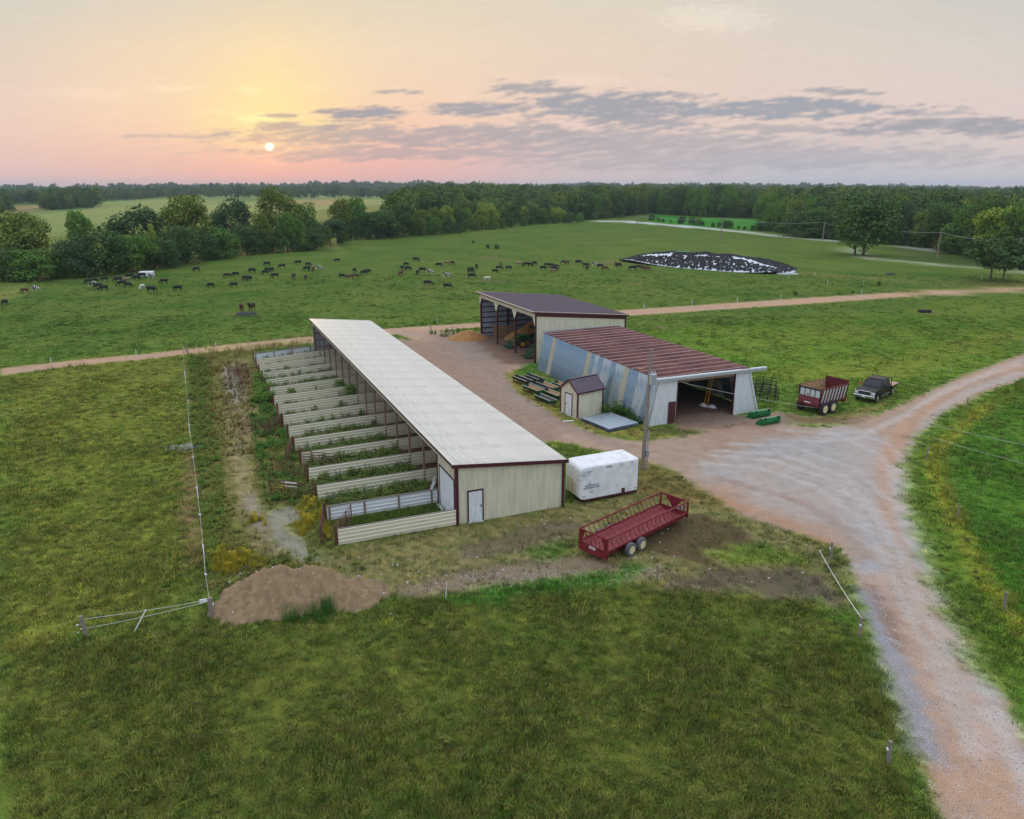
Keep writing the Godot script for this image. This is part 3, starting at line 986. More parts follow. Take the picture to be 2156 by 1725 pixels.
	# posts of the open side, each with two knee braces
	for k in range(1, 15):
		var z := -3.72 - k * 3.72
		if k == 14: z = -L + .15
		var q := bld(.2, -z)
		var y0 := height(q.x, q.z) - .05
		var po := part(t, "post", slab(.06, y0, z - .07, .2, 3.7, z + .07), M.wood)
		for s in [-1.0, 1.0]:
			if k == 14 and s < 0.0: continue
			st = MB.new()
			st.bar(Vector3(.13, 2.6, z + s * .07), Vector3(.13, 3.35, z + s * .75), .05, .1)
			part(po, "brace", st, M.wood)
		st = MB.new()
		st.bar(Vector3(.2, 2.8, z), Vector3(.95, 3.55, z), .05, .1)
		part(po, "brace", st, M.wood)
	# loose boards and pipes leaning at the room's corner
	var lean := [[-.9, -3.95, 1.5, M.white_tin], [-.75, -4.05, 1.8, M.white_tin], [-1.1, -4.1, 1.2, M.rusty_pipe], [-1.3, -4.2, 1.5, M.rusty_pipe]]
	for q in lean:
		st = MB.new()
		st.bar(Vector3(0, .02, 0), Vector3(-q[0] - .15, q[2], .1), .04, .09)
		solo("leaning_bar", st, q[3], "bars leaning on the corner beside the white roller door", "bar", bld(q[0], -q[1]) + Vector3(0, height(bld(q[0], -q[1]).x, bld(q[0], -q[1]).z), 0), YAW, "bars leaning beside the roller door")

func slab(x0: float, y0: float, z0: float, x1: float, y1: float, z1: float) -> MB:
	var st := MB.new()
	st.bx(x0, y0, z0, x1, y1, z1)
	return st

const ORD := ["first", "second", "third", "fourth", "fifth", "sixth", "seventh", "eighth", "ninth", "tenth", "eleventh", "twelfth", "thirteenth", "fourteenth", "fifteenth", "sixteenth"]

func pens():
	for k in 16:
		var al := 3.72 * k
		if k == 15: al = 55.7
		var o := bld(0, al)
		var lab: String = "ribbed cream metal pen wall, %s from the white roller door" % ORD[k - 1] if k > 1 else ["ribbed cream metal pen wall ending at the shed corner with the entry door", "pen wall showing its white back and wooden frame beside the roller door"][k]
		if k == 15: lab = "last pen wall, its pale back and posts showing, at the far end"
		var t := thing("pen_wall", lab, "pen wall", o, YAW, "pen walls of the long shed")
		var x1 := 7.0 if k > 1 else -.1
		if k == 15: x1 = -.1
		var xs := [-7.25, -3.6, x1 if x1 < 0 else 0.0]
		if x1 > 0: xs.append(x1)
		var ys := []
		for x in xs:
			var g := bld(x, al)
			ys.append(height(g.x, g.z) + .02)
		var back := k == 1 or k == 15
		var zf := -.0 if back else .06
		for row in 2:     # two sheets laid sideways, one above the other
			for s in xs.size() - 1:
				var st := MB.new()
				var y0: float = .03 + row * .48
				var prof := []
				for i in 2:
					var b := y0 + i * .24
					prof.append([b, 0.0]); prof.append([b + .16, 0.0]); prof.append([b + .18, .035]); prof.append([b + .22, .035])
				prof.append([y0 + .485, 0.0])
				for i in prof.size() - 1:
					var a0 := Vector3(xs[s], ys[s] + prof[i][0], zf + prof[i][1])
					var a1 := Vector3(xs[s + 1], ys[s + 1] + prof[i][0], zf + prof[i][1])
					var b0 := Vector3(xs[s], ys[s] + prof[i + 1][0], zf + prof[i + 1][1])
					var b1 := Vector3(xs[s + 1], ys[s + 1] + prof[i + 1][0], zf + prof[i + 1][1])
					st.quad(a0, a1, b1, b0)
				part(t, "metal_sheet", st, M.white_side if back else M.cream_side)
		var zr := .055 if back else -.05
		var st2 := MB.new()
		for s in xs.size() - 1:
			st2.hexa([Vector3(xs[s], ys[s] + .96, zr + .04), Vector3(xs[s + 1], ys[s + 1] + .96, zr + .04), Vector3(xs[s + 1], ys[s + 1] + .96, zr - .04), Vector3(xs[s], ys[s] + .96, zr - .04), Vector3(xs[s], ys[s] + 1.02, zr + .04), Vector3(xs[s + 1], ys[s + 1] + 1.02, zr + .04), Vector3(xs[s + 1], ys[s + 1] + 1.02, zr - .04), Vector3(xs[s], ys[s] + 1.02, zr - .04)])
		part(t, "top_rail", st2, M.grey_wood)
		for i in 4:
			var x := -7.1 + i * 2.2
			var gq := bld(x, al)
			part(t, "post", slab(x - .05, height(gq.x, gq.z) - .05, zr - .05, x + .05, height(gq.x, gq.z) + .95, zr + .05), M.wood if back else M.grey_wood)
		var ge := bld(-7.36, al)
		var stp := MB.new()
		stp.tube(Vector3(-7.36, height(ge.x, ge.z) - .05, 0), Vector3(-7.36, height(ge.x, ge.z) + 1.28, 0), .065, 8)
		part(t, "gate_post", stp, M.rusty_pipe)
	# gates: [hinge wall, swing in degrees from the line of the pen ends, length]
	var list := [[0.0, -28.0, "swung inward at the corner pen"], [1.0, 168.0, "hanging open outside the pen with the white backed wall"], [2.0, 52.0, "swung out over the weeds, with white boards tied on"], [3.0, 38.0, "standing half open outside the fourth pen"], [4.0, -130.0, "swung in against the ribbed wall of the fifth pen"], [5.0, 166.0, "closed at an angle between weedy pens"],
		[7.0, 150.0, "hanging aslant beside the open wide gate"], [6.75, 92.0, "swung wide open across the swale"], [8.0, 177.0, "closed flat across a bare pen"], [10.0, 178.0, "closed across the pen with the tall bush"], [12.0, 178.0, "closed across an upper pen"], [11.4, 93.0, "open over the weeds in the upper swale"], [12.7, 100.0, "open outwards near the far pens"], [13.2, 95.0, "half open near the far pens"]]
	for g in list:
		var al: float = minf(3.72 * g[0], 55.7)
		var h := bld(-7.45, al)
		var ang := deg_to_rad(g[1])
		var d := (AD * cos(ang) - BD * sin(ang) * 1.0)
		var e := h + d * 3.3
		var y0 := height(h.x, h.z)
		var y1 := height(e.x, e.z)
		var t := thing("pipe_gate", "rusty pipe gate " + g[2], "gate", Vector3(h.x, y0, h.z), 0.0, "pipe gates of the pens")
		var f := Vector3(d.x * 3.3, y1 - y0, d.z * 3.3)
		var s0 := d * .09
		for r in 6:
			var st := MB.new()
			st.tube(s0 + Vector3(0, .2 + r * .2, 0), f + Vector3(0, .2 + r * .2, 0), .028, 5)
			part(t, "rail", st, M.rusty_pipe)
		for r in 4:
			var b := s0.lerp(f, r / 3.0)
			var st := MB.new()
			st.tube(b + Vector3(0, .06, 0), b + Vector3(0, 1.24, 0), .033, 5)
			part(t, "upright", st, M.rusty_pipe)
		if g[0] == 2.0:
			for r in 2:
				var st := MB.new()
				st.bar(s0.lerp(f, .38) + Vector3(0, .8 + r * .3, 0) + BD * .06, s0.lerp(f, .72) + Vector3(0, .8 + r * .3, 0) + BD * .06, .02, .1)
				part(t, "white_board", st, M.white_plastic)

func barn():
	var o := Vector3(2.73, 0, -86.63)
	var L := 18.2
	var Wd := 12.0
	var t := thing("commodity_barn", "tall open fronted cream barn with a dark roof behind the tin shed", "barn", o, YAW)
	var e0 := Vector3(-.45, 6.12, 0)
	var e1 := Vector3(Wd + .3, 4.98, 0)
	var fall := e1 - e0
	var up := Vector3(0, 0, 1).cross(fall).normalized()
	var n := 20
	var sw := (L + .5) / n
	var st := MB.new()
	st.sheet(Vector3.ZERO, fall, Vector3(0, 0, -sw), up, ribs(sw, .229, .03))
	var sm := st.mesh()
	for i in n:
		var q := part(t, "roof_panel", sm, M.dark_roof)
		q.position = e0 + Vector3(0, (i % 2) * .004, .25 - i * sw)
	part(t, "eave_trim", slab(-.52, 5.95, -L - .3, -.46, 6.06, .3), M.maroon)
	part(t, "eave_trim", slab(-.53, 6.065, -L - .3, -.46, 6.17, .3), M.cream)
	for z in [.26, -L - .31]:
		for c in [[0.0, .18, M.maroon], [.185, .24, M.cream]]:
			st = MB.new()
			st.hexa([Vector3(-.5, 5.93 + c[0], z + .05), Vector3(Wd + .35, 4.76 + c[0], z + .05), Vector3(Wd + .35, 4.76 + c[0], z), Vector3(-.5, 5.93 + c[0], z), Vector3(-.5, 5.93 + c[1], z + .05), Vector3(Wd + .35, 4.76 + c[1], z + .05), Vector3(Wd + .35, 4.76 + c[1], z), Vector3(-.5, 5.93 + c[1], z)])
			part(t, "rake_trim", st, c[2])
	st = MB.new()
	ribbed_wall(st, Vector3(0, 0, .03), Vector3(Wd, 0, .03), 5.98, 4.9, Vector3(0, 0, 1), .3, .03)
	part(t, "side_wall", st, M.cream)
	st = MB.new()
	st.hexa([Vector3(.05, 0, .02), Vector3(Wd, 0, .02), Vector3(Wd, 0, -.02), Vector3(.05, 0, -.02), Vector3(.05, 5.98, .02), Vector3(Wd, 4.9, .02), Vector3(Wd, 4.9, -.02), Vector3(.05, 5.98, -.02)])
	part(t, "wall_lining", st, M.liner)
	st = MB.new()
	st.hexa([Vector3(.05, 0, -L + .02), Vector3(Wd, 0, -L + .02), Vector3(Wd, 0, -L - .03), Vector3(.05, 0, -L - .03), Vector3(.05, 5.98, -L + .02), Vector3(Wd, 4.9, -L + .02), Vector3(Wd, 4.9, -L - .03), Vector3(.05, 5.98, -L - .03)])
	part(t, "side_wall", st, M.liner)
	part(t, "back_wall", slab(Wd - .02, 0, -L + .03, Wd + .03, 4.9, -.03), M.liner)
	for k in 7:
		var y := .35 + k * .72
		part(t, "girt", slab(.15, y, -L + .03, Wd - .1, y + .12, -L + .14), M.red_iron)
		part(t, "girt", slab(Wd - .14, y, -L + .16, Wd - .03, y + .12, -.1), M.red_iron)
	for c in [[4.0, 5.5], [8.0, 5.1]]:
		part(t, "wall_post", slab(c[0] - .1, 0, -L + .15, c[0] + .1, c[1], -L + .35), M.red_iron)
	for k in 2:
		part(t, "wall_post", slab(Wd - .35, 0, -6.1 * (k + 1) - .1, Wd - .15, 4.8, -6.1 * (k + 1) + .1), M.red_iron)
	for q in [[.3, 4.6, 4.0, .3], [4.0, 4.4, 8.0, .4]]:
		st = MB.new()
		st.tube(Vector3(q[0], q[1] - 4.0, -L + .2), Vector3(q[2], q[3] + 3.6, -L + .2), .02, 5)
		part(t, "brace_rod", st, M.black)
	st = MB.new()
	for z in 4:
		var zz := -6.07 * z
		st.bar(Vector3(0, 5.7, zz), Vector3(Wd, 4.6, zz), .18, .35)
	part(t, "rafters", st, M.red_iron)
	# band over the opening with a triangular gusset at every post
	st = MB.new()
	ribbed_wall(st, Vector3(-.02, 0, -L), Vector3(-.02, 0, 0), 5.94, 5.94, Vector3(-1, 0, 0), .3, .02, 5.35)
	part(t, "eave_band", st, M.cream)
	for k in 4:
		var z := -6.07 * k
		if k == 3: z = -L
		var po := part(t, "post", slab(-.02, -.05, z - .1 + (.1 if k == 3 else 0.0) - (.1 if k == 0 else 0.0), .2, 5.4, z + .1 + (.1 if k == 3 else 0.0) - (.1 if k == 0 else 0.0)), M.red_iron)
		st = MB.new()
		var za := z - (.0 if k == 3 else .75)
		var zb := z + (.0 if k == 0 else .75)
		st.plate([Vector3(-.06, 5.36, za), Vector3(-.06, 4.3, z), Vector3(-.06, 5.36, zb)], Vector3(-.03, 0, 0))
		part(po, "gusset", st, M.cream)
	part(t, "corner_trim", slab(-.09, 0, -.02, .1, 5.95, .075), M.maroon)
	part(t, "corner_trim", slab(Wd - .1, 0, .04, Wd + .08, 4.75, .1), M.maroon)
	# feed heap inside, and a board bunker front
	heap("feed_pile", "tan heap of loose feed against the barn's back wall", M.feed, bld(7.6, 14.4, o), 5.6, 3.2, 2.7, YAW, 2)
	heap("sand_pile", "tan sand pile beside the barn's open front", M.feed, px(985, 712), 2.8, 2.4, 1.2, .4, 5)
	for k in 5:
		st = MB.new()
		st.bx(-1.5, 0, -.03, 1.5, .22, .03)
		solo("bunker_board", st, M.board, "plank of the feed bunker front under the tan heap", "board", bld(3.0, 16.9, o) + Vector3(0, .02 + k * .3, 0), YAW, "planks of the feed bunker")
	for s in [-1.4, 1.4]:
		st = MB.new()
		st.bx(-.08, 0, -.12, .08, 1.6, .04)
		solo("bunker_post", st, M.wood, "post holding the planks of the feed bunker", "post", bld(3.0 + s, 17.02, o), YAW, "posts of the feed bunker")

func heap(called: String, label: String, m: Material, at: Vector3, rx: float, rz: float, h: float, turn: float, sd: int):
	var n := 26
	var rings := []
	var st := MB.new()
	for j in n + 1:
		var r := j / float(n)
		var g := []
		for i in 40:
			var t := TAU * i / 40.0
			var w := 1.0 + 0.16 * nz.get_noise_2d(cos(t) * 1.2 + sd * 9.0, sin(t) * 1.2)
			var x := cos(t) * rx * r * w
			var z := sin(t) * rz * r * w
			var y := h * pow(1.0 - r, .85) * (1.0 + .22 * nz.get_noise_2d(x * .5 + sd * 31.0, z * .5)) + .10 * nz.get_noise_2d(x * 1.8, z * 1.8 + sd) * minf(1.0, (1.0 - r) * 5.0)
			y = minf(y, h * (.86 + .1 * nz.get_noise_2d(x * .35 + sd, z * .35)))
			g.append(Vector3(x, -.04 if j == n else maxf(y, 0.0), z))
		rings.append(g)
	for j in n:
		for i in 40:
			var k: int = (i + 1) % 40
			st.quad(rings[j][k], rings[j][i], rings[j + 1][i], rings[j + 1][k])
	solo(called, st.mesh(true), m, label, "pile", at, turn)

func tin_shed():
	var o := Vector3(11.79, 0, -62.38)
	var L := 22.9
	var Wd := 11.73
	var H := 4.12
	var xl := .85
	var xr := 10.35
	var t := thing("tin_shed", "old tin machine shed with sloping walls and a rusty flat roof", "shed", o, YAW)
	# sloping side walls: corrugated sheets, a few of them yellowed and see-through
	for side in 2:
		var b := 0.0 if side == 0 else Wd
		var tp := xl if side == 0 else xr
		var u := Vector3(tp - b, H - .05, 0)
		var nrm := Vector3(-u.y, u.x, 0).normalized() if side == 0 else Vector3(u.y, -u.x, 0).normalized()
		var n := 29
		var sw := L / n
		var st := MB.new()
		st.sheet(Vector3.ZERO, u, Vector3(0, 0, -sw), nrm, waves(sw, sw / 2.0, .14))
		var sm := st.mesh()
		for i in n:
			var mm: Material = M.tin if i > 13 or i in [1, 4, 5, 9, 12] else M.tin_b
			if i in [6, 15, 25]: mm = M.skylight
			var q := part(t, "wall_sheet", sm, mm)
			q.position = Vector3(b, .02, -i * sw) + nrm * (.006 * (i % 2))
	# roof
	var n := 25
	var sw := (L + .3) / n
	var r0 := Vector3(xl - .12, H - .02, 0)
	var r1 := Vector3(xr + .12, H + .1, 0)
	var fall := r1 - r0
	var up := Vector3(0, 0, 1).cross(fall).normalized()
	for v in 2:
		var st := MB.new()
		st.sheet(Vector3.ZERO, fall * .5, Vector3(0, 0, -sw), up, ribs(sw, .31, .045))
		var sm := st.mesh()
		for i in n:
			var q := part(t, "roof_sheet", sm, M.rust_roof if (i * 3 + v) % 4 else M.rust_roof_b)
			q.position = r0 + fall * (.5 * v) + Vector3(0, .012 * v + .004 * (i % 2), .15 - i * sw)
	for i in 18:
		var st := MB.new()
		var z := -.4 - i * 1.27
		st.bx(0, 0, 0, fall.length(), .03, .06)
		var q := part(t, "seam_cap", st, M.rib_light)
		q.position = r0 + Vector3(0, .055, z)
		q.rotation.z = atan2(fall.y, fall.x)
	part(t, "ridge_flashing", slab(xl - .2, H + .06, -L - .25, xr + .1, H + .19, -L - .13), M.galv)
	part(t, "gable_end", trap(-L, xl, xr, H, Wd), M.white_tin)
	# front with a wide doorway and the track hood of the missing sliding door
	var st := MB.new()
	front_piece(st, 0.0, 2.75, H, xl, 0.0, .05)
	part(t, "front_wall", st, M.white_tin)
	st = MB.new()
	front_piece(st, 8.92, Wd, H, xl, Wd - xr, .05)
	part(t, "front_wall", st, M.white_tin)
	part(t, "track_hood", slab(.1, H - .1, .0, 12.2, H + .1, .28), M.white_tin)
	part(t, "hood_edge", slab(.1, H - .2, .285, 12.2, H + .02, .305), M.galv)
	for x in [2.72, 8.86]:
		part(t, "door_jamb", slab(x, 0, -.12, x + .09, H - .2, .09), M.maroon)
	part(t, "door_lintel", slab(2.75, H - .5, -.14, 8.9, H - .19, -.02), M.wood)
	part(t, "side_door", slab(1.9, .05, .1, 2.62, 2.0, .14), M.maroon)
	st = MB.new()
	st.bar(Vector3(Wd - .05, .03, .12), Vector3(xr + .05, H - .2, .12), .12, .14)
	part(t, "corner_trim", st, M.white_tin)
	# frames inside
	for k in 5:
		var z := -1.5 - k * 4.8
		st = MB.new()
		st.bar(Vector3(.25, 0, z), Vector3(xl + .2, H - .2, z), .14, .14)
		st.bar(Vector3(Wd - .25, 0, z), Vector3(xr - .2, H - .2, z), .14, .14)
		st.bar(Vector3(xl + .2, H - .2, z), Vector3(xr - .2, H - .12, z), .14, .2)
		part(t, "frame", st, M.wood)
	for k in 3:
		var y := .8 + k * 1.1
		var f := y / H
		part(t, "girt", slab(lerpf(Wd, xr, f) - .24, y, -L + .1, lerpf(Wd, xr, f) - .14, y + .12, -.2), M.wood)
	# what stands inside
	var items := [[3.6, 9.0, "blue_drum", "blue drum standing inside the dark tin shed"], [4.4, 9.6, "blue_drum", "blue drum standing inside the dark tin shed"]]
	for q in items:
		st = MB.new()
		st.lathe([[0, .28], [.02, .29], [.3, .29], [.31, .305], [.33, .29], [.58, .29], [.59, .305], [.61, .29], [.88, .29], [.9, .27]], Vector3.ZERO, Vector3.UP, 16)
		solo(q[2], st, M.blue_drum, q[3], "drum", bld(q[0], q[1], o), 0, "drums in the tin shed")
	for q in [[3.2, 7.0, 0.0, "white sack at the front of the sacks near the blue drums"], [3.9, 7.2, 0.0, "white sack under the others near the blue drums"], [3.5, 7.1, .32, "white sack lying on top of two others"], [8.3, 3.4, 0.0, "white sack lying at the foot of the yellow ladder"], [8.7, 2.7, 0.0, "white sack beside the maroon door jamb"]]:
		heap("white_sack", q[3], M.white_plastic, bld(q[0], q[1], o) + Vector3(0, q[2], 0), .5, .33, .34, q[0], int(q[1] * 3))
	var lad := thing("yellow_ladder", "yellow ladder leaning on the inner wall of the tin shed", "ladder", bld(8.7, 3.6, o), YAW)
	for s in [-.22, .22]:
		st = MB.new()
		st.bar(Vector3(0, .03, s), Vector3(.62, 3.6, s), .06, .09)
		part(lad, "rail", st, M.yellow)
	for k in 11:
		st = MB.new()
		st.tube(Vector3(.06 + k * .052, .35 + k * .3, -.2), Vector3(.06 + k * .052, .35 + k * .3, .2), .02, 5)
		part(lad, "rung", st, M.yellow)

func front_piece(st: MB, x0: float, x1: float, H: float, lx: float, rx: float, z: float):   # lx, rx: how far the outer edge leans in at the top
	var n := int(round((x1 - x0) / .22))
	for i in n * 2:
		var a := x0 + (x1 - x0) * i / (n * 2.0)
		var b := x0 + (x1 - x0) * (i + 1) / (n * 2.0)
		var za := z + (.02 if i % 2 else 0.0)
		var zb := z + (0.0 if i % 2 else .02)
		var ta := H - .15
		var tb := H - .15
		if lx > 0.0 and x0 == 0.0:
			ta = minf(ta, a / lx * H)
			tb = minf(tb, b / lx * H)
		if rx > 0.0:
			ta = minf(ta, (x1 - a) / rx * H)
			tb = minf(tb, (x1 - b) / rx * H)
		st.quad(Vector3(a, 0, za), Vector3(b, 0, zb), Vector3(b, maxf(tb, .01), zb), Vector3(a, maxf(ta, .01), za))

func trap(z: float, xl: float, xr: float, H: float, Wd: float) -> MB:
	var st := MB.new()
	st.plate([Vector3(0, 0, z), Vector3(Wd, 0, z), Vector3(xr, H, z), Vector3(xl, H, z)], Vector3(0, 0, .04))
	return st

func small_shed():
	var t := thing("garden_shed", "small cream gabled shed with a dark roof beside the feed troughs", "shed", Vector3(5.84, 0, -64.69), .6265)
	var L := 3.0
	var D := 2.34
	var e := 2.4
	var r := 3.3
	var st := MB.new()
	ribbed_wall(st, Vector3(0, 0, 0), Vector3(L, 0, 0), e, e, Vector3(0, 0, 1), .23, .02)
	part(t, "side_wall", st, M.cream)
	st = MB.new()
	ribbed_wall(st, Vector3(L, 0, -D), Vector3(0, 0, -D), e, e, Vector3(0, 0, -1), .23, .02)
	part(t, "side_wall", st, M.cream)
	for x in [0.0, L]:
		st = MB.new()
		var out := Vector3(-1, 0, 0) if x == 0.0 else Vector3(1, 0, 0)
		ribbed_wall(st, Vector3(x, 0, 0), Vector3(x, 0, -D / 2), e, r, out, .23, .02)
		ribbed_wall(st, Vector3(x, 0, -D / 2), Vector3(x, 0, -D), r, e, out, .23, .02)
		part(t, "gable_wall", st, M.cream)
	for s in 2:
		st = MB.new()
		var a := Vector3(-.12, r + .07, -D / 2)
		var f := Vector3(0, e - r - .12, D / 2 + .16) if s == 0 else Vector3(0, e - r - .12, -D / 2 - .16)
		var up := Vector3(0, .8, .6 if s == 0 else -.6)
		st.sheet(a, f, Vector3(L + .24, 0, 0), up, ribs(L + .24, .25, .03))
		part(t, "roof_panel", st, M.dark_roof)
		st = MB.new()
		st.bar(a + f + Vector3(0, -.04, 0), a + f + Vector3(L + .24, -.04, 0), .05, .14)
		part(t, "eave_trim", st, M.maroon)
		for x in [-.15, L + .15]:
			st = MB.new()
			st.bar(Vector3(x, r + .02, -D / 2), Vector3(x, e - .1, -D / 2 + f.z), .05, .15)
			part(t, "rake_trim", st, M.maroon)
	part(t, "ridge_cap", slab(-.15, r + .06, -D / 2 - .1, L + .15, r + .12, -D / 2 + .1), M.dark_roof)
	for c in [[-.05, -.06], [L - .07, -.06], [-.05, -D - .06], [L - .07, -D - .06]]:
		part(t, "corner_trim", slab(c[0], 0, c[1], c[0] + .12, e - .05, c[1] + .12), M.maroon)
	var dr := part(t, "door", slab(-.06, .08, -1.62, -.03, 2.02, -.76), M.white_door)
	part(dr, "handle", slab(-.1, 1.0, -1.55, -.06, 1.1, -1.48), M.black)
	for f in [[-1.7, -1.62, 0.0, 2.1], [-.76, -.68, 0.0, 2.1], [-1.62, -.76, 2.02, 2.1]]:
		part(t, "door_frame", slab(-.07, f[2], f[0], -.025, f[3], f[1]), M.maroon)
	part(t, "floor_slab", slab(-.1, -.02, -D - .1, L + .1, .04, .1), M.stone)
	solo("white_plank", slab(-.5, 0, -.07, .5, .05, .07), M.white_plastic, "short white plank lying at the foot of the garden shed", "plank", px(1197, 887), .2)
	# stack of roofing sheets beside it
	var sk := thing("roofing_stack", "stack of bare metal roofing sheets lying beside the garden shed", "metal sheets", Vector3(8.5, 0, -63.2), .6 - .03)
	for k in 6:
		st = MB.new()
		var w := 4.05 - .05 * k
		st.sheet(Vector3(-1.65 + .03 * k, .06 + k * .035, 2.0 - .04 * k), Vector3(0, 0, -w), Vector3(3.3, 0, 0), Vector3.UP, ribs(3.3, .3, .03))
		var q := part(sk, "roofing_sheet", st, M.tin_b if k % 2 else M.tin)
		q.rotation.y = (k % 3 - 1) * .012
	for z in [-1.5, 1.5]:
		part(sk, "skid", slab(-1.6, 0, z - .06, 1.6, .06, z + .06), M.wood)

# ---------------------------------------------------------------- vehicles and implements
func ring_y(x: float, y0: float, y1: float, zc: float, hw: float, r: float) -> Array:   # cross-section of a box body with rounded top, counter-clockwise seen from +x
	var g := [Vector3(x, y0, zc + hw), Vector3(x, y0, zc - hw)]
	for i in 5:
		var t := PI / 2 * i / 4.0
		g.append(Vector3(x, y1 - r + r * sin(t), zc - hw + r - r * cos(t)))
	for i in 5:
		var t := PI / 2 * (1.0 - i / 4.0)
		g.append(Vector3(x, y1 - r + r * sin(t), zc + hw - r + r * cos(t)))
	return g

func wheel(parent: Node3D, at: Vector3, r: float, w: float, rim: Material, tyre: Material, out: float, called := "wheel"):
	var st := MB.new()
	st.lathe([[-w / 2, r * .62], [-w / 2, r * .9], [-w * .36, r], [w * .36, r], [w / 2, r * .9], [w / 2, r * .62]], Vector3.ZERO, Vector3(0, 0, 1), 20)
	var o := part(parent, called, st, tyre)
	o.position = at
	st = MB.new()
	st.lathe([[w * .5 + .004, r * .6], [w * .5 + .012, r * .58], [w * .3, r * .5], [w * .28, r * .22], [w * .46, r * .18], [w * .46, .01]], Vector3.ZERO, Vector3(0, 0, out), 16)
	part(o, "rim", st, rim)

func text(parent: Node3D, called: String, s: String, size: float, m: Material, at: Vector3, width := 0.0) -> MeshInstance3D:
	var tm := TextMesh.new()
	var f := SystemFont.new()
	f.font_names = PackedStringArray(["Droid Sans"])
	f.font_weight = 700
	tm.font = f
	tm.text = s
	tm.font_size = 32
	tm.pixel_size = size / 24.0
	tm.depth = 0.006
	var o := part(parent, called, tm, m)
	o.position = at
	return o

func van_body():
	var t := thing("box_trailer", "white box trailer with blue lettering parked behind the cream shed corner", "trailer", Vector3(4.45, 0, -45.62), .4334)
	var L := 4.42
	var W := 2.1
	var z := -W / 2
	var st := MB.new()
	var rs := []
	for q in [[0.0, .42, 2.22, .93], [.05, .36, 2.38, 1.0], [.18, .32, 2.5, 1.04], [.4, .3, 2.55, 1.05], [L - .03, .3, 2.55, 1.05], [L, .31, 2.53, 1.03]]:
		rs.append(ring_y(q[0], q[1], q[2], z, q[3], .13))
	st.loft(rs)
	part(t, "body", st, M.van_white)
	part(t, "chassis", slab(.3, .14, z - .85, L - .02, .29, z + 1.03), M.maroon)
	part(t, "rear_edge", slab(L + .002, .3, z - 1.02, L + .02, 2.45, z + 1.04), M.maroon)
	for x in [1.9, 2.75]:
		for s in [-1.0, 1.0]:
			wheel(t, Vector3(x, .3, z + s * .72), .3, .2, M.rim_cream, M.rubber, s)
	part(t, "jack_stand", slab(.3, -.02, z - .1, .42, .2, z + .1), M.black)
	part(t, "front_hatch", slab(-.015, .45, z - .72, .02, 1.45, z - .1), M.cream)
	part(t, "hatch_gap", slab(-.01, .45, z - .08, .015, 1.42, z - .04), M.black)
	part(t, "front_hatch", slab(-.012, .45, z - .02, .02, 1.3, z + .55), M.cream)
	for k in 3:
		part(t, "marker_lamp", slab(.0, 2.15 + .03 * k, z - .3 + k * .17, .06, 2.2 + .03 * k, z - .22 + k * .17), M.red_lens)
	part(t, "side_lamp", slab(-.005, 1.55, z + .62, .03, 1.63, z + .82), M.amber)
	st = MB.new()
	st.pipe([Vector3(.02, 2.02, 0.06), Vector3(.2, 2.2, .09), Vector3(.45, 2.3, .1), Vector3(.78, 2.32, .1)], .055, 6)
	part(t, "awning_arm", st, M.galv)
	for q in [[.62, 1.98, .64, 2.3], [.12, 1.95, .62, 1.975]]:
		part(t, "side_bracket", slab(q[0], q[1], .002, q[2], q[3], .02), M.pale_ink)
	part(t, "vent_slot", slab(1.9, 2.3, .0, 2.35, 2.35, .02), M.rubber)
	for x in [3.0, 3.85]:
		part(t, "clearance_lamp", slab(x, 2.32, .0, x + .07, 2.38, .03), M.ink)
	part(t, "wheel_box", slab(3.15, .31, .0, 3.42, .62, .015), M.maroon)
	part(t, "tail_lamp", slab(4.2, .45, .0, 4.33, .5, .02), M.red_lens)
	part(t, "hinge_mark", slab(.12, .5, .0, .38, .53, .012), M.rubber)
	part(t, "logo_mark", slab(.62, 1.3, .0, .72, 1.38, .008), M.ink)
	text(t, "lettering", "WHOLESALE", .14, M.ink, Vector3(.86, 1.22, .002))
	text(t, "lettering", "GREENHOUSE", .14, M.ink, Vector3(.83, 1.06, .002))
	for k in 3:
		part(t, "small_print", slab(.72, .82 - k * .07, .0, 1.0 - .04 * (k % 2), .85 - k * .07, .006), M.pale_ink)

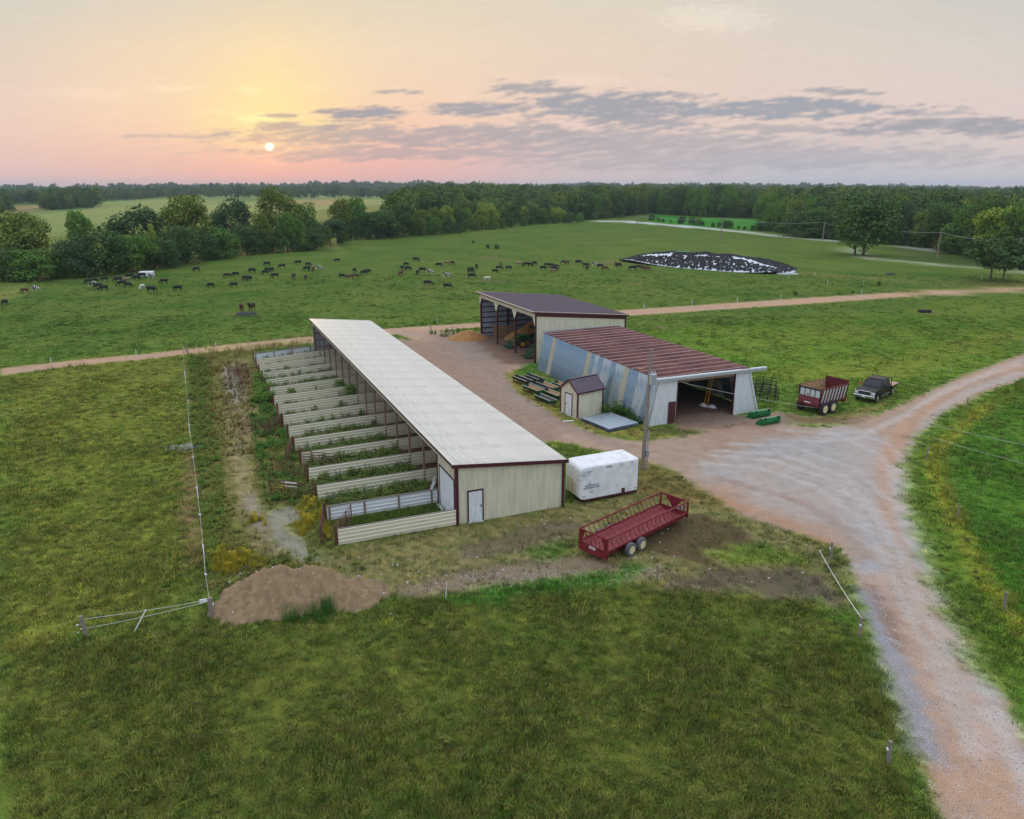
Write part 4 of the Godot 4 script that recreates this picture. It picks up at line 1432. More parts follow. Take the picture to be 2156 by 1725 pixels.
func feed_wagon():
	var t := thing("feed_wagon", "dark red bale feeder wagon with slanted bars and tandem wheels", "feed wagon", Vector3(4.5, 0, -38.12), .752)
	var L := 7.6
	var h := 1.0
	var st := MB.new()
	st.hexa([Vector3(0, .52, h - .3), Vector3(L, .52, h - .3), Vector3(L, .52, -h + .3), Vector3(0, .52, -h + .3), Vector3(0, .56, h - .3), Vector3(L, .56, h - .3), Vector3(L, .56, -h + .3), Vector3(0, .56, -h + .3)])
	part(t, "floor", st, M.wagon_floor)
	for s in [-1.0, 1.0]:
		st = MB.new()
		var a := [Vector3(0, .57, s * (h - .3)), Vector3(L, .57, s * (h - .3)), Vector3(L, .78, s * h), Vector3(0, .78, s * h)]
		if s > 0: a.reverse()
		st.plate(a, Vector3(0, -.03, s * .02))
		part(t, "side_pan", st, M.wagon_floor)
		part(t, "lower_rail", slab(0, .74, s * h - .04, L, .84, s * h + .04), M.wagon_red)
		part(t, "frame_rail", slab(0, .36, s * .68 - .06, L, .515, s * .68 + .06), M.wagon_red)
		part(t, "top_rail", slab(0, 1.5, s * h - .035, L, 1.57, s * h + .035), M.wagon_red)
		for k in 18:
			var x := .28 + k * .4
			st = MB.new()
			st.pipe([Vector3(x, 1.5, s * h), Vector3(x + .1, 1.36, s * (h - .02)), Vector3(x + .16, 1.12, s * (h - .06)), Vector3(x + .36, .92, s * (h - .03)), Vector3(x + .4, .8, s * h)], .02, 5)
			part(t, "slant_bar", st, M.wagon_red)
		part(t, "corner_post", slab(-.03, .5, s * h - .05, .06, 1.5, s * h + .05), M.wagon_red)
		part(t, "corner_post", slab(L - .06, .5, s * h - .05, L + .03, 1.5, s * h + .05), M.wagon_red)
		st = MB.new()   # gusset plate of the rear corner
		var g := [Vector3(-.02, .84, s * (h - .05)), Vector3(-.02, 1.5, s * (h - .05)), Vector3(-.02, 1.5, s * (h - .42)), Vector3(-.02, 1.2, s * (h - .2)), Vector3(-.02, .84, s * (h - .14))]
		if s < 0: g.reverse()
		st.plate(g, Vector3(-.02, 0, 0))
		part(t, "corner_plate", st, M.wagon_red)
	for x in [-.03, L - .03]:
		part(t, "end_rail", slab(x, 1.5, -h + .04, x + .06, 1.57, h - .04), M.wagon_red)
		part(t, "end_pan", slab(x, .5, -h + .06, x + .05, .82, h - .06), M.wagon_red)
		for k in 5:
			var z := -.62 + k * .31
			st = MB.new()
			st.pipe([Vector3(x + .03, 1.5, z), Vector3(x + .05, 1.3, z + .06), Vector3(x + .06, 1.02, z + .16), Vector3(x + .03, .82, z + .17)], .02, 5)
			part(t, "end_bar", st, M.wagon_red)
	part(t, "bumper_beam", slab(-.1, .34, -h, -.035, .5, h), M.wagon_red)
	st = MB.new()
	st.plate([Vector3(-.105, .62, .2), Vector3(-.105, .62, -.22), Vector3(-.105, .76, -.22), Vector3(-.105, .76, .2)], Vector3(.06, 0, 0))
	part(t, "name_plate", slab(-.05, .6, -.25, -.034, .74, .2), M.plate_white)
	for k in 5:
		part(t, "plate_letter", slab(-.056, .63, -.2 + k * .075, -.051, .71, -.155 + k * .075), M.red_lens)
	st = MB.new()
	st.plate([Vector3(L - .05, .85, -.1), Vector3(L - .05, .85, .1), Vector3(L - .05, 1.5, .6), Vector3(L - .05, 1.5, -.6)], Vector3(.03, 0, 0))
	part(t, "feed_deflector", st, M.wagon_red)
	for x in [1.85, 2.82]:
		for s in [-1.0, 1.0]:
			wheel(t, Vector3(x, .4, s * 1.18), .4, .26, M.rim_cream, M.worn_rubber, s)
		st = MB.new()
		st.tube(Vector3(x, .4, -1.06), Vector3(x, .4, 1.06), .05, 8)
		part(t, "axle", st, M.wagon_red)
	for s in [-1.0, 1.0]:
		st = MB.new()
		st.bar(Vector3(L, .42, s * .62), Vector3(L + 1.25, .46, 0), .08, .1)
		part(t, "tongue_bar", st, M.wagon_red)
	st = MB.new()
	st.tube(Vector3(L + 1.2, .0, 0), Vector3(L + 1.2, .7, 0), .035, 8)
	part(t, "jack", st, M.galv)
	var sp := MB.new()
	sp.lathe([[-.1, .2], [-.1, .3], [-.06, .34], [.06, .34], [.1, .3], [.1, .2]], Vector3.ZERO, Vector3.UP, 18)
	sp.lathe([[.03, .2], [.05, .19], [.02, .06], [.04, .01]], Vector3.ZERO, Vector3.UP, 14)
	var so := part(t, "spare_wheel", sp, M.worn_rubber)
	so.position = Vector3(L + .45, .62, .1)

func pickup():
	var t := thing("pickup_truck", "black crew cab pickup with a tan flatbed parked on the grass verge", "pickup", Vector3(35.77, 0, -71.96), -2.354)
	# lower body: cross-sections from tail of the cab to the bumper
	var st := MB.new()
	var rs := []
	for q in [[-1.28, .52, 1.24, .94], [-1.2, .5, 1.27, .96], [.55, .5, 1.28, .98], [1.18, .5, 1.3, .98], [1.24, .5, 1.27, .97], [2.1, .5, 1.24, .97], [2.62, .52, 1.18, .95], [2.78, .56, 1.1, .9]]:
		rs.append(ring_y(q[0], q[1], q[2], 0, q[3], .1))
	st.loft(rs)
	var body := part(t, "body", st, M.black_paint)
	# cab
	var cab := func(y: float, x0: float, x1: float, w: float) -> Array:
		return [Vector3(x0, y, w - .1), Vector3(x0 + .1, y, w), Vector3(x1 - .15, y, w), Vector3(x1, y, w - .15), Vector3(x1, y, -w + .15), Vector3(x1 - .15, y, -w), Vector3(x0 + .1, y, -w), Vector3(x0, y, -w + .1)]
	st = MB.new()
	st.loft([cab.call(1.26, -1.24, 1.14, .94), cab.call(1.5, -1.2, .92, .88), cab.call(1.84, -1.12, .52, .76), cab.call(1.93, -1.02, .38, .68), cab.call(1.955, -.8, .2, .5)])
	part(t, "cab", st, M.black_paint)
	st = MB.new()
	st.plate([Vector3(1.11, 1.31, .74), Vector3(1.11, 1.31, -.74), Vector3(.58, 1.8, -.64), Vector3(.58, 1.8, .64)], Vector3(.02, .02, 0))
	part(t, "windshield", st, M.glass)
	for s in [-1.0, 1.0]:
		for q in [[[-1.02, 1.34], [-.22, 1.34], [-.22, 1.76], [-.96, 1.76]], [[-.12, 1.34], [.92, 1.34], [.6, 1.76], [-.12, 1.76]]]:
			var g := []
			for c in q: g.append(Vector3(c[0], c[1], s * (.925 - (c[1] - 1.26) * .30)))
			if s < 0: g.reverse()
			st = MB.new()
			st.plate(g, Vector3(0, .004, s * .012))
			part(t, "side_window", st, M.glass)
		part(t, "door_seam", slab(-.18, .6, s * .965, -.165, 1.28, s * .985), M.black)
		part(t, "door_handle", slab(.05, 1.1, s * .975, .22, 1.13, s * 1.0), M.chrome)
		part(t, "running_board", slab(-1.1, .42, s * .9, 1.2, .48, s * 1.08), M.chrome)
		st = MB.new()
		st.bar(Vector3(.95, 1.32, s * .93), Vector3(.98, 1.36, s * 1.12), .04, .04)
		st.cbx(.88, 1.26, s * 1.2 - .11, 1.02, 1.58, s * 1.2 + .11, .03)
		part(t, "mirror", st, M.black if s < 0 else M.amber)
		st = MB.new()
		st.cbx(2.5, .82, s * .76 - .17, 2.82, 1.08, s * .76 + .17, .03)
		part(t, "headlight", st, M.lamp_lens)
		st = MB.new()    # wheel arches
		for k in 8:
			var a0 := PI * k / 8.0
			var a1 := PI * (k + 1) / 8.0
			st.bar(Vector3(2.0 + cos(a0) * .5, .42 + sin(a0) * .5, s * .985), Vector3(2.0 + cos(a1) * .5, .42 + sin(a1) * .5, s * .985), .05, .07)
		part(t, "wheel_arch", st, M.black_paint)
		wheel(t, Vector3(2.0, .41, s * .86), .41, .28, M.chrome, M.rubber, s)
		wheel(t, Vector3(-2.0, .41, s * .84), .41, .3, M.chrome, M.rubber, s)
	part(t, "underbody", slab(-2.9, .42, -.5, 2.6, .6, .5), M.black)
	st = MB.new()
	st.cbx(2.7, .5, -.98, 2.98, .76, .98, .05)
	part(t, "front_bumper", st, M.chrome)
	st = MB.new()
	st.cbx(2.72, .8, -.6, 2.84, 1.14, .6, .03)
	var gr := part(t, "grille", st, M.chrome)
	for k in 3:
		part(gr, "grille_slot", slab(2.842, .84 + k * .095, -.54, 2.85, .90 + k * .095, .54), M.black)
	st = MB.new()
	st.lathe([[0, .12], [.02, .11]], Vector3(2.852, .98, 0), Vector3(1, 0, 0), 16)
	part(gr, "oval_badge", st, M.ink)
	part(t, "licence_plate", slab(2.985, .55, -.16, 3.0, .7, .16), M.plate_white)
	var bed := part(t, "flatbed", slab(-3.1, 1.02, -1.1, -1.36, 1.1, 1.1), M.dust_tan)
	part(bed, "bed_skirt", slab(-3.12, .88, -1.12, -1.36, 1.0, -1.02), M.black)
	part(bed, "bed_skirt", slab(-3.12, .88, 1.02, -1.36, 1.0, 1.12), M.black)
	part(bed, "bed_frame", slab(-3.0, .62, -.5, -1.4, 1.015, .5), M.black)
	st = MB.new()
	for z in [-.95, -.35, .35, .95]:
		st.bx(-1.38, 1.1, z - .03, -1.32, 1.82, z + .03)
	st.bx(-1.38, 1.82, -1.0, -1.32, 1.88, 1.0)
	part(t, "headache_rack", st, M.black)
	part(t, "roof_lamp", slab(.3, 1.955, -.25, .36, 1.99, .25), M.amber)

func spreader():
	var t := thing("manure_spreader", "dark red forage wagon with pale side panels beside the black pickup", "farm wagon", Vector3(27.14, 0, -66.38), .607)
	var L := 3.95
	var b := 1.0
	var tp := 2.42
	var hw := .98
	var fl := 1.2
	for s in [-1.0, 1.0]:
		var n := 8
		for k in n:
			var x0 := .12 + k * (L - .1) / n
			var x1 := x0 + (L - .1) / n - .15
			var st := MB.new()
			var g := [Vector3(x0, b + .08, s * hw), Vector3(x1, b + .08, s * hw), Vector3(x1, tp - .08, s * fl), Vector3(x0, tp - .08, s * fl)]
			if s < 0: g.reverse()
			st.plate(g, Vector3(0, 0, s * .02))
			part(t, "side_panel", st, M.spreader_panel)
		for k in n + 1:
			var x := .05 + k * (L - .1) / n
			var st := MB.new()
			st.bar(Vector3(x, b, s * (hw + .03)), Vector3(x, tp, s * (fl + .03)), .1, .12)
			part(t, "stake", st, M.spreader_red)
		var st2 := MB.new()
		st2.bar(Vector3(0, tp, s * fl), Vector3(L, tp, s * fl), .12, .1)
		part(t, "top_rail", st2, M.spreader_red)
		st2 = MB.new()
		st2.bar(Vector3(-.1, b, s * hw), Vector3(L, b, s * hw), .14, .16)
		part(t, "sill", st2, M.spreader_red)
		# tan lining of the inner wall
		st2 = MB.new()
		var li := [Vector3(.1, b + .02, s * (hw - .04)), Vector3(L - .05, b + .02, s * (hw - .04)), Vector3(L - .05, tp + .02, s * (fl - .06)), Vector3(.1, tp + .02, s * (fl - .06))]
		if s > 0: li.reverse()
		st2.plate(li, Vector3(0, 0, -s * .015))
		part(t, "inner_wall", st2, M.tan_floor if s < 0 else M.spreader_red)
		for x in [.55, 1.8]:
			wheel(t, Vector3(x, .58, s * 1.12), .58, .42, M.rim_cream, M.rubber, s)
	part(t, "floor", slab(0, b - .06, -hw + .06, L, b, hw - .06), M.rusty_pipe)
	var fr := MB.new()
	fr.hexa([Vector3(L, b, hw), Vector3(L + .06, b, hw), Vector3(L + .06, b, -hw), Vector3(L, b, -hw), Vector3(L, tp + .35, fl), Vector3(L + .06, tp + .35, fl), Vector3(L + .06, tp + .35, -fl), Vector3(L, tp + .35, -fl)])
	part(t, "front_plate", fr, M.spreader_red)
	# tail gate with four pale panels over a sloping red plate
	for k in 4:
		var z := -1.02 + k * .52
		part(t, "gate_panel", slab(-.04, 1.62, z, -.01, 2.26, z + .46), M.spreader_panel)
	for k in 5:
		var z := -1.08 + k * .52
		part(t, "gate_stake", slab(-.07, 1.3, z, .0, 2.4, z + .055), M.black)
	part(t, "gate_rail", slab(-.07, 2.28, -1.1, -.005, 2.4, 1.1), M.black)
	part(t, "sign_mark", slab(-.045, 1.7, -.32, -.041, 1.86, -.14), M.red_lens)
	var tg := MB.new()
	tg.plate([Vector3(-.32, 1.02, 1.0), Vector3(-.06, 1.62, 1.06), Vector3(-.06, 1.62, -1.06), Vector3(-.32, 1.02, -1.0)], Vector3(-.03, .01, 0))
	part(t, "tail_plate", tg, M.spreader_red)
	part(t, "number_strip", slab(-.37, 1.06, -.3, -.352, 1.16, .3), M.plate_white)
	part(t, "rear_beam", slab(-.3, .82, -1.0, -.05, 1.0, 1.0), M.spreader_red)
	part(t, "chassis", slab(0, .55, -.4, L + .1, .92, .4), M.spreader_red)
	part(t, "beater_drive", slab(L + .1, .6, -.9, L + .45, 1.4, .9), M.spreader_red)
	var tb := MB.new()
	tb.bar(Vector3(L + .3, .6, 0), Vector3(L + 1.7, .42, 0), .14, .16)
	part(t, "tongue", tb, M.spreader_red)
	var jk := MB.new()
	jk.tube(Vector3(L + 1.5, 0, .05), Vector3(L + 1.5, .6, .05), .04, 8)
	part(t, "jack", jk, M.black)

func yard_things():
	# two green loader buckets lying on their backs
	var bl := ["green loader bucket lying nearer the spreader in front of the tin shed", "green loader bucket lying against the tin shed's corner"]
	var bp := [Vector3(22.4, 0, -63.25), Vector3(22.25, 0, -65.35)]
	for k in 2:
		var t := thing("loader_bucket", bl[k], "bucket", bp[k], .48, "loader buckets by the tin shed")
		var prof := [Vector2(-.42, .02), Vector2(-.1, 0), Vector2(.3, .03), Vector2(.45, .3), Vector2(.42, .58), Vector2(.3, .64)]
		var st := MB.new()
		for i in prof.size() - 1:
			var a := Vector3(-1.05, prof[i].y, prof[i].x)
			var c := Vector3(-1.05, prof[i + 1].y, prof[i + 1].x)
			var d := Vector3(2.1, 0, 0)
			var nn := Vector3(0, -(prof[i + 1].x - prof[i].x), prof[i + 1].y - prof[i].y).normalized() * .03
			st.plate([a, a + d, c + d, c], nn)
		part(t, "shell", st, M.green_paint)
		for s in [-1.05, 1.05]:
			st = MB.new()
			var g := []
			for p in prof: g.append(Vector3(s, p.y, p.x))
			g.append(Vector3(s, .4, -.1))
			if s < 0: g.reverse()
			g.reverse()
			st.plate(g, Vector3(.03 * signf(s), 0, 0))
			part(t, "side_plate", st, M.green_paint)
		part(t, "wear_edge", slab(-1.0, .62, .22, 1.0, .66, .3), M.trough_edge)
		for x in [-.75, .75]:
			st = MB.new()
			st.cbx(x - .06, .5, .36, x + .06, .72, .56, .02)
			part(t, "hook", st, M.green_dark)
			st = MB.new()
			st.cbx(x * .6 - .05, .24, .44, x * .6 + .05, .36, .54, .02)
			part(t, "lug", st, M.black)
	# two black ring feeders
	var rl := ["black metal ring feeder standing in tall grass beyond the tin shed", "black metal ring feeder close behind the tin shed's sloping wall"]
	var rp := [Vector3(25.7, 0, -74.4), Vector3(24.9, 0, -71.4)]
	for k in 2:
		var t := thing("ring_feeder", rl[k], "bale feeder", rp[k], .3 * k, "ring feeders by the tin shed")
		for y in [.12, .45, .85, 1.15]:
			var st := MB.new()
			for i in 24:
				var a := TAU * i / 24.0
				var c := TAU * (i + 1) / 24.0
				st.tube(Vector3(cos(a) * 1.12, y, sin(a) * 1.12), Vector3(cos(c) * 1.12, y, sin(c) * 1.12), .028, 5)
			part(t, "hoop", st, M.black)
		for i in 9:
			var a := TAU * i / 9.0
			var st := MB.new()
			st.tube(Vector3(cos(a) * 1.12, 0, sin(a) * 1.12), Vector3(cos(a) * 1.12, 1.2, sin(a) * 1.12), .035, 6)
			part(t, "upright", st, M.black)
	# feed troughs
	var bk := [[.07, -77.91, 1.44, -75.69, 0, .62, "black feed trough with pale rims at the end by the barn"], [1.4, -78.76, 2.69, -76.28, 0, .62, "black feed trough standing against the tin shed's foot"], [1.23, -74.33, 2.35, -71.75, 1, .62, "green feed trough with a wooden liner beside the gravel lane"], [1.96, -74.91, 3.15, -73.02, 0, .6, "dark feed trough squeezed between two green ones"], [2.24, -71.21, 3.48, -68.99, 2, .42, "low green feed trough with a grey floor nearest the garden shed door"], [3.04, -72.65, 4.23, -70.34, 1, .55, "green feed trough with a pale liner beside the garden shed"], [2.75, -75.3, 3.95, -73.1, 1, .6, "green feed trough with a wooden liner near the tin wall"], [4.3, -75.6, 5.4, -73.4, 1, .55, "green feed trough half hidden behind the garden shed"]]
	for q in bk:
		var mid := Vector3((q[0] + q[2]) / 2 + .34, 0, (q[1] + q[3]) / 2 - .21)
		var t := thing("feed_trough", q[6], "feed trough", mid, -1.018, "feed troughs beside the tin shed")
		var m: Material = M.trough_dark if q[4] == 0 else M.green_dark
		var inner: Material = [M.trough_dark, M.board, M.worn_rubber][q[4]]
		var h: float = q[5]
		var lx := 1.42
		for s in [-1.0, 1.0]:
			var st := MB.new()
			var g := [Vector3(-lx, h - .3, s * .26), Vector3(lx, h - .3, s * .26), Vector3(lx, h, s * .38), Vector3(-lx, h, s * .38)]
			if s < 0: g.reverse()
			st.plate(g, Vector3(0, 0, s * .025))
			part(t, "side", st, m)
			st = MB.new()
			var g2 := [Vector3(-lx + .1, h - .27, s * .25), Vector3(lx - .1, h - .27, s * .25), Vector3(lx - .1, h - .03, s * .345), Vector3(-lx + .1, h - .03, s * .345)]
			if s > 0: g2.reverse()
			st.plate(g2, Vector3(0, 0, -s * .012))
			part(t, "liner", st, inner)
			st = MB.new()
			st.bar(Vector3(-lx, h + .01, s * .39), Vector3(lx, h + .01, s * .39), .05, .035)
			part(t, "rim", st, M.trough_edge)
			st = MB.new()
			var e := [Vector3(s * lx, h - .3, .26), Vector3(s * lx, h - .3, -.26), Vector3(s * lx, h, -.38), Vector3(s * lx, h, .38)]
			if s < 0: e.reverse()
			st.plate(e, Vector3(s * .025, 0, 0))
			part(t, "end", st, m)
			for x in [-1.2, 1.2]:
				st = MB.new()
				st.bar(Vector3(x, 0, s * .36), Vector3(x, h - .1, s * .33), .06, .06)
				part(t, "leg", st, M.black)
			st = MB.new()
			st.bar(Vector3(-1.2, .14, s * .35), Vector3(1.2, .14, s * .35), .04, .05)
			part(t, "stretcher", st, M.black)
		part(t, "floor", slab(-lx, h - .33, -.26, lx, h - .3, .26), inner)
	var tub := MB.new()
	tub.lathe([[0, .2], [.26, .26], [.27, .22], [.05, .17], [.04, .01]], Vector3.ZERO, Vector3.UP, 14)
	solo("aqua_tub", tub, M.aqua, "small aqua plastic tub among the feed troughs", "tub", Vector3(3.95, 0, -76.3))
	# dirt mound near the fence corner
	var gm := MB.new()
	var gx := 116
	var gz := 72
	var hh := func(x: float, z: float) -> float:
		var wx := x + .5 * nz.get_noise_2d(x * .3, z * .3)
		var wz := z + .4 * nz.get_noise_2d(x * .3 + 9.0, z * .3)
		var h := -.25
		for q in [[-11.7, -34.1, 3.0, 2.3, 1.8], [-10.2, -34.4, 2.6, 2.0, 1.68], [-7.9, -34.3, 1.8, 1.6, 1.0], [-13.2, -33.0, 1.7, 1.6, .9]]:
			var r := sqrt(pow((wx - q[0]) / q[2], 2.0) + pow((wz - q[1]) / q[3], 2.0))
			h = maxf(h, q[4] * (1.0 - pow(r, 1.25)))
		var c := nz.get_noise_2d(x * .55 + 3.0, z * .55)
		return h + .13 * c + .10 * nz.get_noise_2d(x * 1.7, z * 1.7) + .05 * nz2.get_noise_2d(x * 5.0, z * 5.0) - .5 * maxf(0.0, c - .2) - .16 * absf(nz2.get_noise_2d(x * 2.2 + 5.0, z * .7))
	for i in gx:
		for j in gz:
			var g := []
			for c in [[i, j + 1], [i + 1, j + 1], [i + 1, j], [i, j]]:
				var x: float = -16.4 + 11.6 * c[0] / gx
				var z: float = -37.4 + 7.0 * c[1] / gz
				g.append(Vector3(x, maxf(hh.call(x, z), -.12), z))
			if g[0].y > -.1 or g[1].y > -.1 or g[2].y > -.1 or g[3].y > -.1: gm.quad(g[0], g[1], g[2], g[3])
	solo("dirt_mound", gm.mesh(true), M.soil, "bare brown dirt mound with stones beside the fence corner", "pile")
	# metal water troughs in the pastures
	for q in [[519, 664, .25, "grey metal trough with two brown cows behind it"], [1947, 658, .1, "dark concrete trough on a bare patch near the drive"], [1874, 579, .0, "pale low trough out in the pasture by the worn path"]]:
		var tl := 1.5 if q[0] < 600 else .9
		var t := thing("stock_trough", q[3], "trough", px(q[0], q[1]), q[2])
		var st := MB.new()
		for s in [-1.0, 1.0]:
			st.bx(-tl, 0, s * .45 - .04, tl, .42, s * .45 + .04)
			st.bx(s * tl - .04, 0, -.41, s * tl + .04, .42, .41)
		part(t, "wall", st, M.worn_rubber if q[0] != 1947 else M.rubber)
		part(t, "water", slab(-tl + .04, .2, -.4, tl - .04, .34, .4), M.water)
	var tank := thing("white_tank", "white tank standing behind the cattle by the tree line", "tank", px(309, 582), .2)
	var st3 := MB.new()
	st3.cbx(-1.5, .1, -.8, 1.5, 1.15, .8, .12)
	part(tank, "body", st3, M.white_plastic)
	part(tank, "skid", slab(-1.4, 0, -.7, 1.4, .1, .7), M.rubber)
	# scattered pale litter and stones
	var rr := RandomNumberGenerator.new()
	rr.seed = 5
	var w := []
	var stn := MB.new()
	stn.loft([[Vector3(.5, 0, .3), Vector3(.45, 0, -.35), Vector3(-.4, 0, -.45), Vector3(-.5, 0, .35)], [Vector3(.35, .35, .2), Vector3(.3, .4, -.25), Vector3(-.3, .3, -.3), Vector3(-.3, .4, .2)]])
	var box := [[720, 1170, 1180, 1230, 70], [980, 1090, 1420, 1190, 90], [470, 1200, 830, 1310, 110], [850, 1200, 1400, 1250, 60], [1350, 1130, 1720, 1230, 40]]
	var cols := []
	for q in box:
		for i in q[4]:
			var p := px(rr.randf_range(q[0], q[2]), rr.randf_range(q[1], q[3]))
			var mnd := (Vector2(p.x + 10.6, (p.z + 33.6) * 1.7)).length() < 4.4
			if mnd: p.y = maxf(0.0, hh.call(p.x, p.z) - .02)
			var s := .035 + .13 * pow(rr.randf(), 3.0)
			w.append(Transform3D(Basis(Vector3.UP, rr.randf() * TAU).scaled(Vector3(s, s * .8, s)), p))
			var g := rr.randf_range(.22, .6)
			cols.append(Color(g, g * .97, g * .95))
	for i in 1500:     # clods on the mound
		var x := rr.randf_range(-15.4, -5.6)
		var z := rr.randf_range(-36.4, -31.4)
		var y: float = hh.call(x, z)
		if y < .05: continue
		var s := .025 + .1 * pow(rr.randf(), 5.0)
		w.append(Transform3D(Basis(Vector3.UP, rr.randf() * TAU).scaled(Vector3(s, s * .8, s)), Vector3(x, y - .015, z)))
		var g := rr.randf_range(.12, .34)
		cols.append(Color(g * 1.15, g * .95, g * .74))
	var dr := [[1800, 1200, 1925, 1160, 2156, 1560, 2156, 1725, 1965, 1725, 1890, 1440], [1560, 1075, 1640, 1010, 1880, 1000, 1930, 1170, 1810, 1210, 1760, 1150], [840, 1250, 1000, 1205, 1390, 1195, 1400, 1225, 1000, 1240]]
	for k in 3:
		var pg := PackedVector2Array()
		var lo := Vector2(1e9, 1e9)
		var hi := -lo
		for i in range(0, dr[k].size(), 2):
			var v := v2(px(dr[k][i], dr[k][i + 1]))
			pg.append(v)
			lo = lo.min(v)
			hi = hi.max(v)
		for i in [26000, 9000, 4000][k]:
			var p := Vector2(rr.randf_range(lo.x, hi.x), rr.randf_range(lo.y, hi.y))
			if not Geometry2D.is_point_in_polygon(p, pg): continue
			if nz.get_noise_2d(p.x * .5, p.y * .5) + rr.randf_range(-.5, .5) < -.1: continue
			var s := .018 + .05 * pow(rr.randf(), 3.0)
			w.append(Transform3D(Basis(Vector3.UP, rr.randf() * TAU).scaled(Vector3(s, s * .8, s)), Vector3(p.x, height(p.x, p.y), p.y)))
			var g := rr.randf_range(.22, .62)
			cols.append(Color(g * 1.05, g * .95, g * .9))
	var sm := StandardMaterial3D.new()
	sm.resource_name = "pebbles"
	sm.vertex_color_use_as_albedo = true
	sm.roughness = .9
	var pb := many("pebbles", stn.mesh(), sm, w, cols)
	tag(pb, "pale stones and scraps scattered over the bare earth", "stones", "", "stuff")

func tractor():
	one_tractor(bld(3.6, 9.2, Vector3(2.73, 0, -86.63)), "green loader tractor parked under the middle of the open barn")
	one_tractor(bld(3.4, 2.9, Vector3(2.73, 0, -86.63)), "green loader tractor parked behind the barn's near wall")

func one_tractor(o: Vector3, label: String):
	var t := thing("tractor", label, "tractor", o, YAW + PI - .12, "tractors in the open barn")
	var st := MB.new()
	st.cbx(.2, .75, -.38, 1.9, 1.45, .38, .08)
	part(t, "hood", st, M.tractor_green)
	st = MB.new()
	st.cbx(-1.1, .6, -.55, .25, 1.2, .55, .06)
	part(t, "body", st, M.tractor_green)
	part(t, "seat", slab(-.7, 1.2, -.25, -.2, 1.55, .25), M.black)
	for s in [-.55, .55]:
		for x in [-1.0, .1]:
			part(t, "canopy_post", slab(x - .03, 1.2, s - .03, x + .03, 2.4, s + .03), M.black)
		wheel(t, Vector3(-.75, .8, s * 1.55), .8, .45, M.rim_yellow, M.rubber, signf(s))
		wheel(t, Vector3(1.4, .5, s * 1.4), .5, .32, M.rim_yellow, M.rubber, signf(s))
		st = MB.new()
		st.bar(Vector3(.5, 1.55, s * 1.0), Vector3(1.9, 1.5, s * 1.0), .09, .14)
		st.bar(Vector3(1.9, 1.5, s * 1.0), Vector3(2.8, .55, s * 1.0), .09, .14)
		part(t, "loader_arm", st, M.green_paint)
		st = MB.new()
		st.tube(Vector3(1.1, 1.1, s * 1.0), Vector3(2.2, 1.15, s * 1.0), .04, 6)
		part(t, "cylinder", st, M.chrome)
	part(t, "canopy", slab(-1.1, 2.4, -.65, .25, 2.48, .65), M.tractor_green)
	part(t, "grille", slab(1.9, .8, -.32, 1.94, 1.35, .32), M.black)
	st = MB.new()
	st.plate([Vector3(2.8, .1, 1.0), Vector3(2.8, .1, -1.0), Vector3(2.85, .85, -1.0), Vector3(2.85, .85, 1.0)], Vector3(.05, 0, 0))
	st.bx(2.86, .08, -1.0, 3.5, .13, 1.0)
	part(t, "bucket", st, M.green_dark)

# ---------------------------------------------------------------- poles, wires and fences
func wire(p: Vector3, q: Vector3, sag: float, r: float, n := 8) -> MB:
	var st := MB.new()
	var a := p
	for i in n:
		var u := (i + 1.0) / n
		var b := p.lerp(q, u) - Vector3(0, sag * 4.0 * u * (1.0 - u), 0)
		st.tube(a, b, r, 4)
		a = b
	return st

